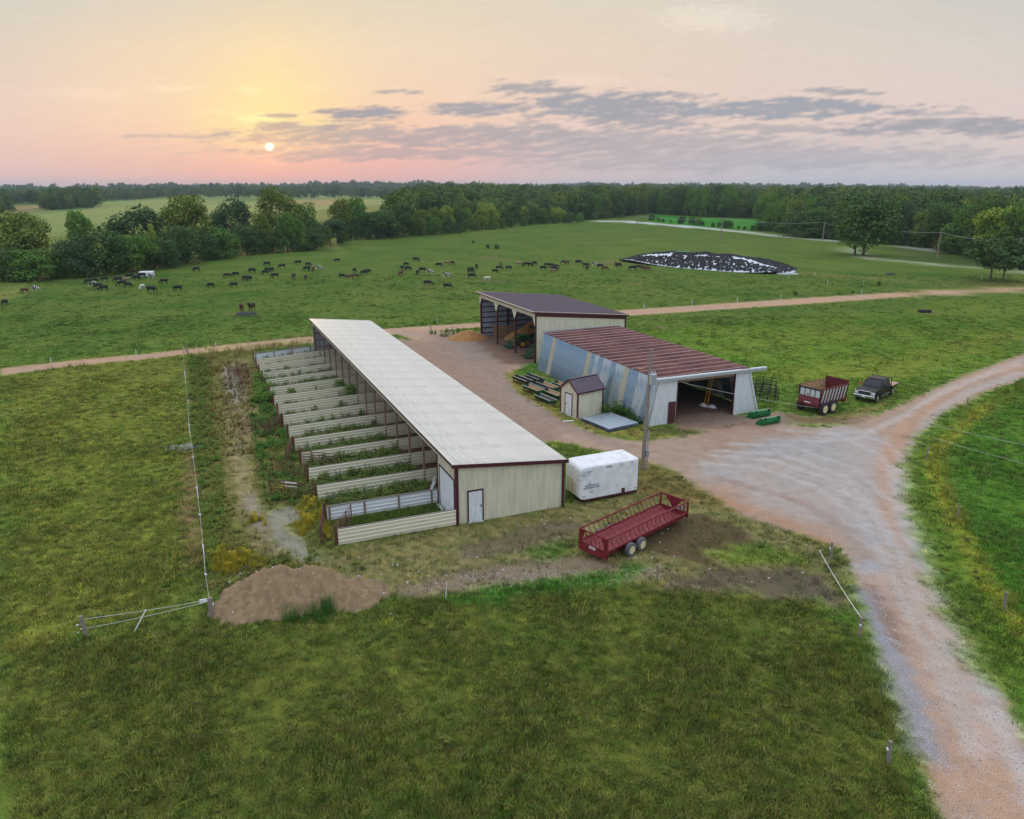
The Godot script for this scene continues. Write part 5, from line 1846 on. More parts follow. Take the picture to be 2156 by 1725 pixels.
func poles_and_fences():
	# yard pole with its transformer
	var b := px(1353, 988)
	var t := thing("utility_pole", "weathered wooden pole with a grey transformer beside the box trailer", "utility pole", b, .3)
	var st := MB.new()
	st.tube(Vector3(0, -.1, 0), Vector3(.22, 8.95, 0), .16, 10, .11)
	part(t, "pole", st, M.grey_wood)
	st = MB.new()
	st.lathe([[0, .0], [.02, .24], [.08, .26], [.78, .26], [.82, .2], [.86, .0]], Vector3(.28, 6.45, .32), Vector3.UP, 18)
	part(t, "transformer", st, M.galv)
	for x in [-.1, .12]:
		st = MB.new()
		st.lathe([[0, .05], [.06, .07], [.12, .03], [.22, .02]], Vector3(.28 + x, 7.3, .32), Vector3.UP, 8)
		part(t, "bushing", st, M.stone)
	part(t, "meter_box", slab(.12, 1.0, .1, .34, 1.5, .3), M.galv)
	st = MB.new()
	st.tube(Vector3(.25, .0, .12), Vector3(.3, 3.0, .12), .05, 8)
	part(t, "conduit", st, M.galv)
	solo("service_wire", wire(b + Vector3(.2, 8.2, 0), bld(1.2, 4.0, Vector3(11.79, 4.2, -62.38)), .3, .012), M.wire, "service wire from the transformer pole to the tin shed roof", "wire")
	solo("low_cable", wire(bld(2.8, -.1, Vector3(11.79, 3.75, -62.38)), px(1741, 868) + Vector3(-.8, .6, .9), .2, .012), M.wire, "thin cable drooping from the tin shed doorway towards the spreader", "wire")
	# roadside utility poles far off
	var far := [[1341, 486, 462, "beside the far pale road near the wood's edge"], [1517, 506, 458, "where the far road passes the bright green field"], [1732, 506, 466, "standing where the far road meets the dark trees"], [1777, 510, 487, "close to the big solitary tree"], [1973, 543, 487, "leaning in the small field right of the big tree"], [2140, 560, 500, "at the far bend behind the walnut tree"]]
	var tops := []
	for q in far:
		var p := px(q[0], q[1])
		var h := clampf(top_height(p, q[2]), 7.0, 13.0)
		var o := thing("utility_pole", "pale wooden utility pole " + q[3], "utility pole", p, 0.0, "utility poles along the far road")
		st = MB.new()
		st.tube(Vector3(0, -.1, 0), Vector3(.1, h, 0), .22, 6, .16)
		part(o, "pole", st, M.grey_wood)
		if q[0] < 1700:
			part(o, "crossarm", slab(-1.1, h - .6, -.07, 1.1, h - .42, .07), M.grey_wood)
		tops.append(p + Vector3(.1, h - .3, 0))
	for i in tops.size() - 1:
		solo("power_line", wire(tops[i], tops[i + 1], 1.0, .03), M.wire, "power line strung between the poles of the far road", "wire", Vector3.ZERO, 0, "power lines along the far road")
	for q in [[490, 424, 408], [555, 421, 408], [880, 424, 408], [900, 426, 410], [968, 421, 405], [742, 417, 406]]:
		var p := px(q[0], q[1])
		st = MB.new()
		st.tube(Vector3(0, -.2, 0), Vector3(0, clampf(top_height(p, q[2]), 8, 14), 0), .3, 5, .2)
		solo("distant_pole", st, M.grey_wood, "pale pole standing at the edge of the distant fields", "utility pole", p, 0, "poles in the distant fields")
	# white tape fence beside the swale
	var line := [[387, 745], [390, 800], [397, 862], [400, 915], [409, 985], [417, 1052], [424, 1110], [431, 1180], [436, 1240], [445, 1300]]
	var prev = null
	for i in line.size():
		var p := px(line[i][0], line[i][1])
		if i < line.size() - 1:
			var o := thing("fence_stake", "white stake of the tape fence beside the swale", "fence post", p, i * .7, "stakes of the tape fence")
			st = MB.new()
			st.tube(Vector3(0, -.1, 0), Vector3(.05 * sin(i * 2.0), 1.0, 0), .03 if i > 0 else .05, 6)
			part(o, "stake", st, M.white_plastic if i % 2 else M.grey_wood)
			part(o, "insulator", slab(-.05, .8, -.04, .07, .9, .04), M.white_plastic)
		if prev != null:
			solo("fence_tape", tape(prev + Vector3(0, .86, 0), p + Vector3(0, .86, 0)), M.film if i in [3, 6, 8] else M.wire, "span of pale fence tape running beside the swale", "fence tape", Vector3.ZERO, 0, "spans of fence tape")
		prev = p
	var cp := px(445, 1300)
	wood_post(cp, 1.05, .11, "stout corner post where the tape fence meets the wires by the mound")
	var lp := px(183, 1340)
	wood_post(lp, 1.1, .09, "leaning grey wooden post at the end of the two gate wires", .12)
	var near_post := lp + Vector3(0, .75, 0)
	for k in 2:
		solo("gate_wire", wire(lp + Vector3(0, .9 - k * .5, 0), cp + Vector3(0, .95 - k * .08, 0), .05, .012), M.wire, ["upper electric gate wire between the two wooden posts", "lower electric gate wire between the two wooden posts"][k], "wire")
	for k in 3:
		st = MB.new()
		st.tube(cp + Vector3(-.45, .78 + k * .09, .06), cp + Vector3(-.1, .9 + k * .06, .04), .03, 6)
		solo("insulated_grip", st, M.white_plastic, "white insulated wire grip hooked to the corner post", "grip", Vector3.ZERO, 0, "wire grips at the corner post")
	for k in 5:
		solo("insulator_block", slab(-.06, 0, -.03, .06, .05, .03), M.white_plastic, "small white insulator in the grass by the leaning post", "insulator", px(163 + (k % 2) * 9, 1318 + k * 8), .3 * k, "insulators by the leaning post")
	st = MB.new()
	st.tube(Vector3(0, .03, 0), Vector3(.55, 1.02, -.25), .028, 6)
	solo("white_pole", st, M.white_plastic, "white plastic stake leaning between the two gate wires", "stake", px(283, 1331))
	# posts round the yard and along the right-hand road
	for q in [[1384, 1222, .9, .05, "thin dark post standing in the weeds below the feed wagon"], [1750, 1178, 1.05, .09, "dark wooden post at the corner of the drive by the slack rope"], [1809, 1340, 1.0, .075, "grey wooden post on the drive's edge with white insulators"], [1871, 1608, .95, .075, "grey wooden post among tall grass beside the drive"], [1950, 968, 1.0, .075, "dark post with seed heads at its foot beyond the drive"], [2016, 1095, 1.1, .07, "pale slanted post in the yellow grass beyond the drive"], [2035, 862, 1.1, .07, "dark post at the verge where the drive straightens"], [2114, 1285, 1.0, .07, "grey post deep in the tall grass of the far verge"], [907, 696, 1.0, .08, "short dark post where the dirt road meets the yard lane"], [1020, 700, 1.2, .09, "post in front of the sand pile by the barn"]]:
		wood_post(px(q[0], q[1]), q[2], q[3], q[4], .05)
	for q in [[938, 1262, .95, "white plastic stake in the grass right of the dirt mound"], [1187, 1063, 1.5, "thin rod leaning on the end wall of the cream shed"], [2001, 785, 1.0, "green stake in the field above the drive"], [2152, 730, 1.0, "green stake by the drive where it leaves the yard"], [920, 682, 1.1, "white stake where the dirt road passes the yard lane"]]:
		st = MB.new()
		st.tube(Vector3(0, -.05, 0), Vector3(.07, q[2], 0), .022, 6)
		solo("stake", st, M.white_plastic if q[3].begins_with("white") else M.galv, q[3], "stake", px(q[0], q[1]))
	solo("slack_rope", wire(px(1724, 1170) + Vector3(0, .35, 0), px(1809, 1340) + Vector3(0, .95, 0), .12, .018), M.film, "slack pale rope from the dark post to the insulator post", "rope")
	for k in 2:
		solo("pasture_wire", wire(px(1960, 905 + k * 28) + Vector3(0, .5, 0), px(2230, 975 + k * 46) + Vector3(0, .9, 0), .1, .01), M.wire, "thin wire crossing the lush field beyond the drive", "wire", Vector3.ZERO, 0, "wires crossing the lush field")
	# slim white step-in posts along both sides of the dirt road
	for q in [[108, 770], [287, 752], [455, 736], [1356, 650], [1457, 643], [1552, 637], [1644, 632], [1814, 622], [1742, 600], [1818, 600], [1660, 586], [1715, 582], [2066, 590], [1672, 575]]:
		st = MB.new()
		st.tube(Vector3(0, -.05, 0), Vector3(.03, 1.0, 0), .035, 5)
		solo("step_in_post", st, M.white_plastic, "slim white step-in fence post beside the dirt road", "fence post", px(q[0], q[1]), 0, "step-in posts along the dirt road")
	for q in [[397, 747], [392, 742], [1700, 628], [1873, 614]]:
		wood_post(px(q[0], q[1]), 1.3, .06, "thin dark post on the verge of the pinkish dirt road", .1, "dark posts on the dirt road verge")

func tape(p: Vector3, q: Vector3) -> MB:
	var st := MB.new()
	st.bar(p, q, .012, .022)
	return st

func wood_post(p: Vector3, h: float, r: float, label: String, tilt := 0.04, group := ""):
	var t := thing("wooden_post", label, "post", p, p.x * 3.0, group)
	var st := MB.new()
	st.tube(Vector3(0, -.1, 0), Vector3(tilt, h, 0), r, 8, r * .9)
	part(t, "shaft", st, M.grey_wood)
	if r > .07:
		part(t, "insulator", slab(r * .8, h * .6, -.04, r + .07, h * .6 + .09, .04), M.white_plastic)

func top_height(base: Vector3, y: float) -> float:   # height of what stands at base and reaches the print's row y
	var d := ray(1078, y)
	var dist := Vector2(base.x - EYE.x, base.z - EYE.z)
	# along the view axis only the forward part counts
	var fwd := -base.z
	var v := (862.5 - y) / FL
	# solve (Y*CP + fwd*SP) = v * (fwd*CP - Y*SP) for Y = height over the eye
	var Y := fwd * (v * CP - SP) / (CP + v * SP)
	return 20.0 + Y - base.y

# ---------------------------------------------------------------- silage heap with its tyres
func silage():
	var a := Vector3(28.1, 0, -211.3)
	var e := Vector3(63.0, 0, -178.9)
	var mid := (a + e) / 2
	var dir := (e - a).normalized()
	var side := Vector3(-dir.z, 0, dir.x)      # towards the camera's side
	if side.z < 0: side = -side
	var turn := atan2(-dir.z, dir.x)
	mid -= side * 5.0
	var LL := 24.5
	var WW := 8.5
	var H := 3.2
	var hf := func(x: float, z: float) -> float:
		var u := absf(x) / LL
		var w := absf(z) / WW
		var ed := pow(maxf(0.0, 1.0 - pow(u, 5.0 if x > 0.0 else 2.0)), 1.0) * pow(maxf(0.0, 1.0 - pow(w, 1.9)), 1.0)
		return H * ed * (1.0 - .12 * x / LL) * (1.0 + .22 * nz.get_noise_2d(x * .09 + 4.0, z * .12))
	var st := MB.new()
	var nx := 60
	var nw := 24
	for i in nx:
		for j in nw:
			var g := []
			for c in [[i, j + 1], [i + 1, j + 1], [i + 1, j], [i, j]]:
				var x: float = -LL + 2.0 * LL * c[0] / nx
				var z: float = -WW + 2.0 * WW * c[1] / nw
				z *= sqrt(maxf(.02, 1.0 - pow(absf(x) / LL, 7.0 if x > 0.0 else 2.4)))
				g.append(Vector3(x, hf.call(x, z) + .04, z))
			st.quad(g[0], g[1], g[2], g[3])
	solo("silage_heap", st.mesh(true), M.film, "long silage heap under white film weighed down with tyres", "silage heap", mid, turn)
	# tyres
	var ty := MB.new()
	var rr := 10
	for i in rr:
		for j in 5:
			var g := []
			for c in [[i, j], [i + 1, j], [i + 1, j + 1], [i, j + 1]]:
				var t: float = TAU * c[0] / rr
				var u: float = TAU * c[1] / 5.0
				g.append(Vector3((.27 + .11 * cos(u)) * cos(t), .1 + .1 * sin(u), (.27 + .11 * cos(u)) * sin(t)))
			ty.quad(g[3], g[2], g[1], g[0])
	var tm := ty.mesh(true)
	var r := RandomNumberGenerator.new()
	r.seed = 21
	var places := []
	var x := -LL + .5
	while x < LL - .4:
		var z := -WW + .4
		while z < WW - .15:
			var jx := x + r.randf_range(-.25, .25)
			var jz := z + r.randf_range(-.25, .25)
			var lim := sqrt(maxf(.02, 1.0 - pow(absf(jx) / LL, 7.0 if jx > 0.0 else 2.4)))
			z += .56
			if absf(jz) > WW * lim - .3: continue
			# bare film shows in a ragged band along the near shoulder
			var w := jz / WW
			var band := 1.0 - absf(w - .34 + .06 * sin(jx * .2)) / (.10 + (.06 if jx > 12.0 else 0.0))
			var gap := nz.get_noise_2d(jx * .16 + 3.0, jz * .3)
			if w > .97: continue
			if band > 0.0 and gap + band * .5 > .2 and absf(jx) < LL * .88: continue
			if w > .3 and r.randf() < .10 + .10 * jx / LL: continue
			var y: float = hf.call(jx, jz) + .05
			var dy := Vector3(hf.call(jx + .2, jz) - hf.call(jx - .2, jz), .4, 0)
			var nn := Vector3(-(hf.call(jx + .2, jz) - hf.call(jx - .2, jz)) / .4, 1, -(hf.call(jx, jz + .2) - hf.call(jx, jz - .2)) / .4).normalized()
			var bs := Basis(Quaternion(Vector3.UP, nn)) * Basis(Vector3.UP, r.randf() * 6.0)
			places.append(Transform3D(bs.scaled(Vector3.ONE * r.randf_range(.9, 1.15)), Vector3(jx, y, jz)))
		x += .56
	places.sort_custom(func(p, q): return p.origin.z + p.origin.x * .3 > q.origin.z + q.origin.x * .3)
	var base := Transform3D(Basis(Vector3.UP, turn), mid)
	var rest := []
	for i in places.size():
		var wt: Transform3D = base * places[i]
		if i < 300:
			var o := solo("tyre", tm, M.rubber if i % 3 else M.trough_dark, "black tyre holding down the film on the silage heap", "tyre", Vector3.ZERO, 0, "tyres on the silage heap")
			o.transform = wt
		else:
			rest.append(wt)
	var o2 := many("tyre_cover", tm, M.rubber, rest, [])
	tag(o2, "mass of black tyres covering the silage heap's top", "tyres", "", "stuff")
	var tp := MB.new()
	tp.bx(-2.2, 0, -.8, 2.2, .06, .8)
	solo("green_tarp", tp, M.tarp_green, "green tarp lying on top of the silage heap", "tarp", mid + dir * -6.0 + Vector3(0, 3.28, 0), turn)
	for k in 3:
		tp = MB.new()
		tp.bx(-1.1, .02, -.4, 1.1, .25, .4)
		solo("film_fold", tp, M.film, "loose fold of white film at the tip of the silage heap", "film", e + dir * (.2 + k * 1.0) - side * (.8 * k), turn + k * .4, "folds of film at the heap's tip")

# ---------------------------------------------------------------- cattle
func sdf_mesh(bones: Array, lo: Vector3, hi: Vector3, cell: float, color: Callable) -> ArrayMesh:
	var n := Vector3i(((hi - lo) / cell).ceil()) + Vector3i.ONE
	var f := PackedFloat32Array()
	f.resize(n.x * n.y * n.z)
	f.fill(1.0)
	for b in bones:
		var p: Vector3 = b[0]
		var q: Vector3 = b[1]
		var ra: float = b[2]
		var rb: float = b[3]
		var m := maxf(ra, rb) + .14
		var a := Vector3i(((p.min(q) - Vector3.ONE * m - lo) / cell).floor()).clamp(Vector3i.ZERO, n - Vector3i.ONE)
		var e := Vector3i(((p.max(q) + Vector3.ONE * m - lo) / cell).ceil()).clamp(Vector3i.ZERO, n - Vector3i.ONE)
		var pq := q - p
		var l2 := maxf(pq.length_squared(), 1e-6)
		for k in range(a.z, e.z + 1):
			for j in range(a.y, e.y + 1):
				for i in range(a.x, e.x + 1):
					var w := lo + Vector3(i, j, k) * cell
					var t := clampf((w - p).dot(pq) / l2, 0, 1)
					var d := (w - p - pq * t).length() - lerpf(ra, rb, t)
					var id := (k * n.y + j) * n.x + i
					var o := f[id]
					var h := clampf(.5 + .5 * (o - d) / .07, 0, 1)
					f[id] = lerpf(o, d, h) - .07 * h * (1.0 - h)
	var vid := {}
	var V := PackedVector3Array()
	var I := PackedInt32Array()
	var corner := [0, 1, n.x, n.x + 1, n.x * n.y, n.x * n.y + 1, n.x * n.y + n.x, n.x * n.y + n.x + 1]
	var off := [Vector3(0, 0, 0), Vector3(1, 0, 0), Vector3(0, 1, 0), Vector3(1, 1, 0), Vector3(0, 0, 1), Vector3(1, 0, 1), Vector3(0, 1, 1), Vector3(1, 1, 1)]
	var ed := [[0, 1], [2, 3], [4, 5], [6, 7], [0, 2], [1, 3], [4, 6], [5, 7], [0, 4], [1, 5], [2, 6], [3, 7]]
	for k in n.z - 1:
		for j in n.y - 1:
			for i in n.x - 1:
				var id := (k * n.y + j) * n.x + i
				var s := 0
				for c in 8:
					if f[id + corner[c]] < 0.0: s += 1
				if s == 0 or s == 8: continue
				var acc := Vector3.ZERO
				var m := 0
				for e in ed:
					var u := f[id + corner[e[0]]]
					var w := f[id + corner[e[1]]]
					if (u < 0.0) != (w < 0.0):
						acc += off[e[0]].lerp(off[e[1]], u / (u - w))
						m += 1
				vid[id] = V.size()
				V.append(lo + (Vector3(i, j, k) + acc / m) * cell)
	var st := [1, n.x, n.x * n.y]
	for id in vid:
		for ax in 3:
			var o: int = id + st[ax]
			var b1: int = st[(ax + 1) % 3]
			var b2: int = st[(ax + 2) % 3]
			if not (vid.has(id - b1) and vid.has(id - b2) and vid.has(id - b1 - b2)): continue
			if o >= f.size(): continue
			if (f[id] < 0.0) == (f[o] < 0.0): continue
			var q := [vid[id], vid[id - b1], vid[id - b1 - b2], vid[id - b2]]
			if f[id] < 0.0: I.append_array(PackedInt32Array([q[0], q[2], q[1], q[0], q[3], q[2]]))
			else: I.append_array(PackedInt32Array([q[0], q[1], q[2], q[0], q[2], q[3]]))
	var sf := SurfaceTool.new()
	sf.begin(Mesh.PRIMITIVE_TRIANGLES)
	for p in V:
		sf.set_color(color.call(p))
		sf.add_vertex(p)
	for x in I: sf.add_index(x)
	sf.generate_normals()
	return sf.commit()

func cow_bones(graze: bool) -> Array:
	var v := func(x: float, y: float, z: float) -> Vector3: return Vector3(x, y, z)
	var b := [[v.call(-.72, 1.08, 0), v.call(-.1, 1.0, 0), .27, .35], [v.call(-.1, 1.0, 0), v.call(.52, 1.02, 0), .35, .3], [v.call(.5, 1.12, 0), v.call(.66, 1.14, 0), .24, .2], [v.call(-.86, 1.18, 0), v.call(-.5, 1.22, 0), .12, .14]]
	for s in [-1.0, 1.0]:
		b.append([v.call(.5, .9, s * .17), v.call(.5, .5, s * .18), .13, .075])
		b.append([v.call(.5, .5, s * .18), v.call(.53, .05, s * .18), .065, .055])
		b.append([v.call(-.7, 1.0, s * .16), v.call(-.58, .66, s * .19), .19, .11])
		b.append([v.call(-.58, .66, s * .19), v.call(-.78, .46, s * .19), .09, .065])
		b.append([v.call(-.78, .46, s * .19), v.call(-.74, .05, s * .19), .06, .055])
	b.append([v.call(-.98, 1.14, 0), v.call(-1.04, .5, 0), .035, .04])
	if graze:
		b.append([v.call(.66, 1.1, 0), v.call(1.1, .58, 0), .2, .13])
		b.append([v.call(1.12, .56, 0), v.call(1.26, .14, 0), .125, .085])
		for s in [-1.0, 1.0]: b.append([v.call(1.08, .62, s * .1), v.call(1.05, .6, s * .25), .05, .045])
	else:
		b.append([v.call(.66, 1.14, 0), v.call(1.02, 1.44, 0), .2, .13])
		b.append([v.call(1.02, 1.46, 0), v.call(1.38, 1.3, 0), .125, .085])
		for s in [-1.0, 1.0]: b.append([v.call(.98, 1.5, s * .1), v.call(.94, 1.5, s * .26), .05, .045])
	return b

func herd():
	var hide := StandardMaterial3D.new()
	hide.resource_name = "hide"
	hide.vertex_color_use_as_albedo = true
	hide.roughness = .85
	var cols := {
		"k": func(p: Vector3): return Color(.018, .016, .017),
		"d": func(p: Vector3): return Color(.05, .03, .024),
		"b": func(p: Vector3): return Color(.11, .05, .03),
		"t": func(p: Vector3): return Color(.26, .18, .11),
		"w": func(p: Vector3): return Color(.6, .57, .54),
		"p": func(p: Vector3): return Color(.62, .6, .58) if nz2.get_noise_3d(p.x * 1.7 + 4.0, p.y * 1.7, p.z * 1.7) > .08 or p.y < .4 else Color(.02, .018, .018),
	}
	var word := {"k": "black", "d": "dark brown", "b": "red brown", "t": "tan", "w": "white", "p": "black and white"}
	var meshes := {}
	for c in cols:
		for g in [true, false]:
			if not g and not (c in ["b", "d", "p"]): continue
			meshes[c + ("g" if g else "s")] = sdf_mesh(cow_bones(g), Vector3(-1.25, -.1, -.5), Vector3(1.6, 1.75, .5), .065, cols[c])
	# x, y of the hooves in the print, colour, heading in degrees (0 right, 180 left, 90 away, 270 towards)
	var A := "42 1192 k 150,208 1090 b 180,300 1078 p 0,745 1013 k 180,805 1000 k 90,785 1034 p 190,880 992 k 185,830 1056 p 175,875 1072 k 180,993 999 k 190,1025 1032 k 200,1080 1041 k 5,1065 1003 t 180,1090 968 t 190,1150 980 k 175,1185 950 b 0,1200 963 k 180,1275 967 p 0,1380 1014 k 190,1197 1058 w 260,1275 1084 p 350,1500 1074 k 180,1655 909 k 175,1915 960 d 200,1985 950 k 185,1775 1046 k 175,1970 1042 k 195,2058 986 b 270,2100 988 k 260,2125 921 k 180"
	var B := "525 863 b 180,650 884 b 190,785 850 k 180,870 866 k 5,855 902 k 185,878 895 k 100,910 906 b 270,960 895 p 30,1115 830 k 180,510 936 k 180,528 912 k 170,565 914 k 260,592 965 k 200,748 966 d 270,850 976 d 260,1158 967 k 0,1225 973 b 180,1265 965 d 10,1262 916 k 80,1345 940 k 190,1370 926 k 20,1780 824 d 0,1695 862 k 60,1663 898 k 70,1712 903 k 30,1650 944 b 260,1790 935 b 280,1832 914 k 0,1893 933 p 0,1970 870 k 0,2045 855 t 180,2077 853 p 0,2035 960 p 0,1878 1028 k 0,2045 1058 k 0"
	var C := "515 912 k 0,510 925 k 350,523 968 k 0,565 882 k 270,655 988 w 180,718 925 k 0,755 898 d 0,766 866 b 90,834 894 k 20,918 863 t 0,957 864 k 80,993 866 k 0,1020 866 k 10,1055 858 p 300,1160 872 k 0,1125 897 k 5,1195 876 k 350,1215 907 k 340,1228 886 d 0,1200 921 t 170,1300 845 t 180,1325 853 b 0,1422 850 k 0,1487 873 k 0,1495 894 t 60,1560 866 p 20,1605 885 k 350,1645 902 b 350,1740 865 b 100,1760 874 t 30,1877 900 k 180,1930 893 d 0,1975 897 d 350,2005 904 b 0"
	var all := []
	for z in [[A, 0.0, 400.0], [B, 500.0, 400.0], [C, 1000.0, 400.0]]:
		for s in z[0].split(","):
			var w: PackedStringArray = s.split(" ")
			all.append([(z[1] + float(w[0]) * .28989) / 1.1596, (z[2] + float(w[1]) * .28989) / 1.1596, w[2], float(w[3])])
	var r := RandomNumberGenerator.new()
	r.seed = 2
	for q in all:
		if q[2] == "p" and r.randf() < .4: q[2] = "k"
		if q[2] in ["b", "t"] and r.randf() < .45: q[2] = "k" if r.randf() < .6 else "d"
		var p := px(q[0], q[1])
		var g := r.randf() < .9
		var key: String = q[2] + ("g" if g else "s")
		if not meshes.has(key):
			g = true
			key = q[2] + "g"
		var o := solo("cow", meshes[key], hide, "%s cow %s in the far pasture" % [word[q[2]], "grazing with lowered head" if g else "standing with raised head"], "cow", p, deg_to_rad(q[3] + r.randf_range(-18, 18)), "cattle in the far pasture")
		o.scale = Vector3.ONE * (r.randf_range(.76, .92) if q[2] != "w" else .75)
	for q in [[509, 657, "bs", 285.0, "red brown cow standing at the end of the grey metal trough"], [530, 655, "ds", 262.0, "dark brown cow standing behind the grey metal trough"]]:
		solo("cow", meshes[q[2]], hide, q[4], "cow", px(q[0], q[1]), deg_to_rad(q[3]), "cattle in the far pasture")

# ---------------------------------------------------------------- trees
var crowns := []
var trunk_mesh: ArrayMesh
var leaf := []

func make_crown(sd: int, blobs: int, cards: int, card: float, shape: int) -> ArrayMesh:   # a crown 10 m high and about 10 m wide, its foot at 0
	var r := RandomNumberGenerator.new()
	r.seed = sd
	var bl := []
	for i in blobs:
		var u := (i + r.randf()) / blobs
		var y := 0.0
		var rad := 0.0
		var off := 0.0
		match shape:
			0: # round
				y = lerpf(2.6, 8.6, u)
				off = 3.1 * sqrt(maxf(0.0, 1.0 - pow((y - 5.2) / 4.6, 2.0)))
				rad = r.randf_range(.7, 2.1)
			1: # tall oval
				y = lerpf(2.0, 9.0, u)
				off = 2.6 * sqrt(maxf(0.0, 1.0 - pow((y - 4.8) / 5.2, 2.0)))
				rad = r.randf_range(.7, 1.9)
			2: # cone
				y = lerpf(1.0, 9.2, u)
				off = 3.0 * (1.0 - y / 10.2)
				rad = lerpf(1.9, .7, u)
			3: # spreading, open
				y = lerpf(3.6, 8.6, u)
				off = r.randf_range(1.6, 3.9)
				rad = r.randf_range(.6, 1.8)
			4: # full to the ground
				y = lerpf(.8, 8.5, u)
				off = 3.3 * sqrt(maxf(0.05, 1.0 - pow((y - 3.2) / 6.4, 2.0)))
				rad = r.randf_range(1.3, 2.1)
		var t := r.randf() * TAU
		off *= r.randf_range(.75, 1.1)
		bl.append([Vector3(cos(t) * off, y, sin(t) * off), Vector3(rad, rad * r.randf_range(.7, .95), rad), r.randf_range(.75, 1.0)])
	bl.append([Vector3(0, 5.0, 0), Vector3(2.2, 2.6, 2.2), .8])
	var V := PackedVector3Array()
	var C := PackedColorArray()
	for i in cards:
		var b: Array = bl[i % bl.size()]
		var d := Vector3(r.randfn(), r.randfn(), r.randfn()).normalized()
		if d.y < -.3 and r.randf() < .5: d.y = -d.y
		var p: Vector3 = b[0] + d * b[1] * ((.7 + .34 * pow(r.randf(), .7)) if r.randf() < .86 else r.randf_range(1.0, 1.35))
		if p.y < .1: p.y = .1 + r.randf() * .4
		var n := (d + Vector3(r.randfn(), r.randfn() + .3, r.randfn()) * .55).normalized()
		var s := n.cross(Vector3(r.randfn(), r.randfn(), r.randfn())).normalized()
		var w := n.cross(s)
		var k := card * r.randf_range(.6, 1.25)
		var g: float = b[2] * r.randf_range(.72, 1.0)
		var c := Color(g * r.randf_range(.9, 1.0), g, g * r.randf_range(.85, 1.0))
		var a0 := p - s * k * .5
		var a1 := p - w * k * .36 + n * k * .08
		var a2 := p + s * k * .55
		var a3 := p + w * k * .36 + n * k * .08
		V.append_array(PackedVector3Array([a0, a2, a1, a0, a3, a2]))
		for q in 6: C.append(c)
	var a := []
	a.resize(Mesh.ARRAY_MAX)
	a[Mesh.ARRAY_VERTEX] = V
	a[Mesh.ARRAY_COLOR] = C
	var m := ArrayMesh.new()
	m.add_surface_from_arrays(Mesh.PRIMITIVE_TRIANGLES, a)
	return m

func leaf_mat(called: String, r: float, g: float, b: float) -> StandardMaterial3D:
	var m := mat(called, r, g, b, .75)
	m.vertex_color_use_as_albedo = true
	m.backlight_enabled = true
	m.backlight = Color(.42, .5, .25)
	m.metallic_specular = .3
	return m

const LW := ["dark green", "mid green", "olive", "yellow green", "bluish dark green"]
var KW := ["round", "tall", "pointed", "spreading", "bushy"]

func tree(p: Vector3, h: float, w: float, shape: int, tone: int, label := "", group := "", r = null):
	var rr: RandomNumberGenerator = rng if r == null else r
	var t := thing("tree", label if label else "%s %s tree %s" % [LW[tone], KW[shape], "in the tree line behind the cattle" if group.begins_with("tree line") else "at the front of the wood beyond the far road"], "tree", p, rr.randf() * TAU, group)
	var c := part(t, "crown", crowns[shape * 2 + rr.randi() % 2], leaf[tone])
	var foot := .0 if shape in [2, 4] else .0
	c.scale = Vector3(w / 4.6, h / 10.0, w / 4.6 * rr.randf_range(.9, 1.1))
	c.position.y = foot
	var tr := part(t, "trunk", trunk_mesh, M.bark)
	tr.scale = Vector3(h / 10.0, h / 10.0, h / 10.0)

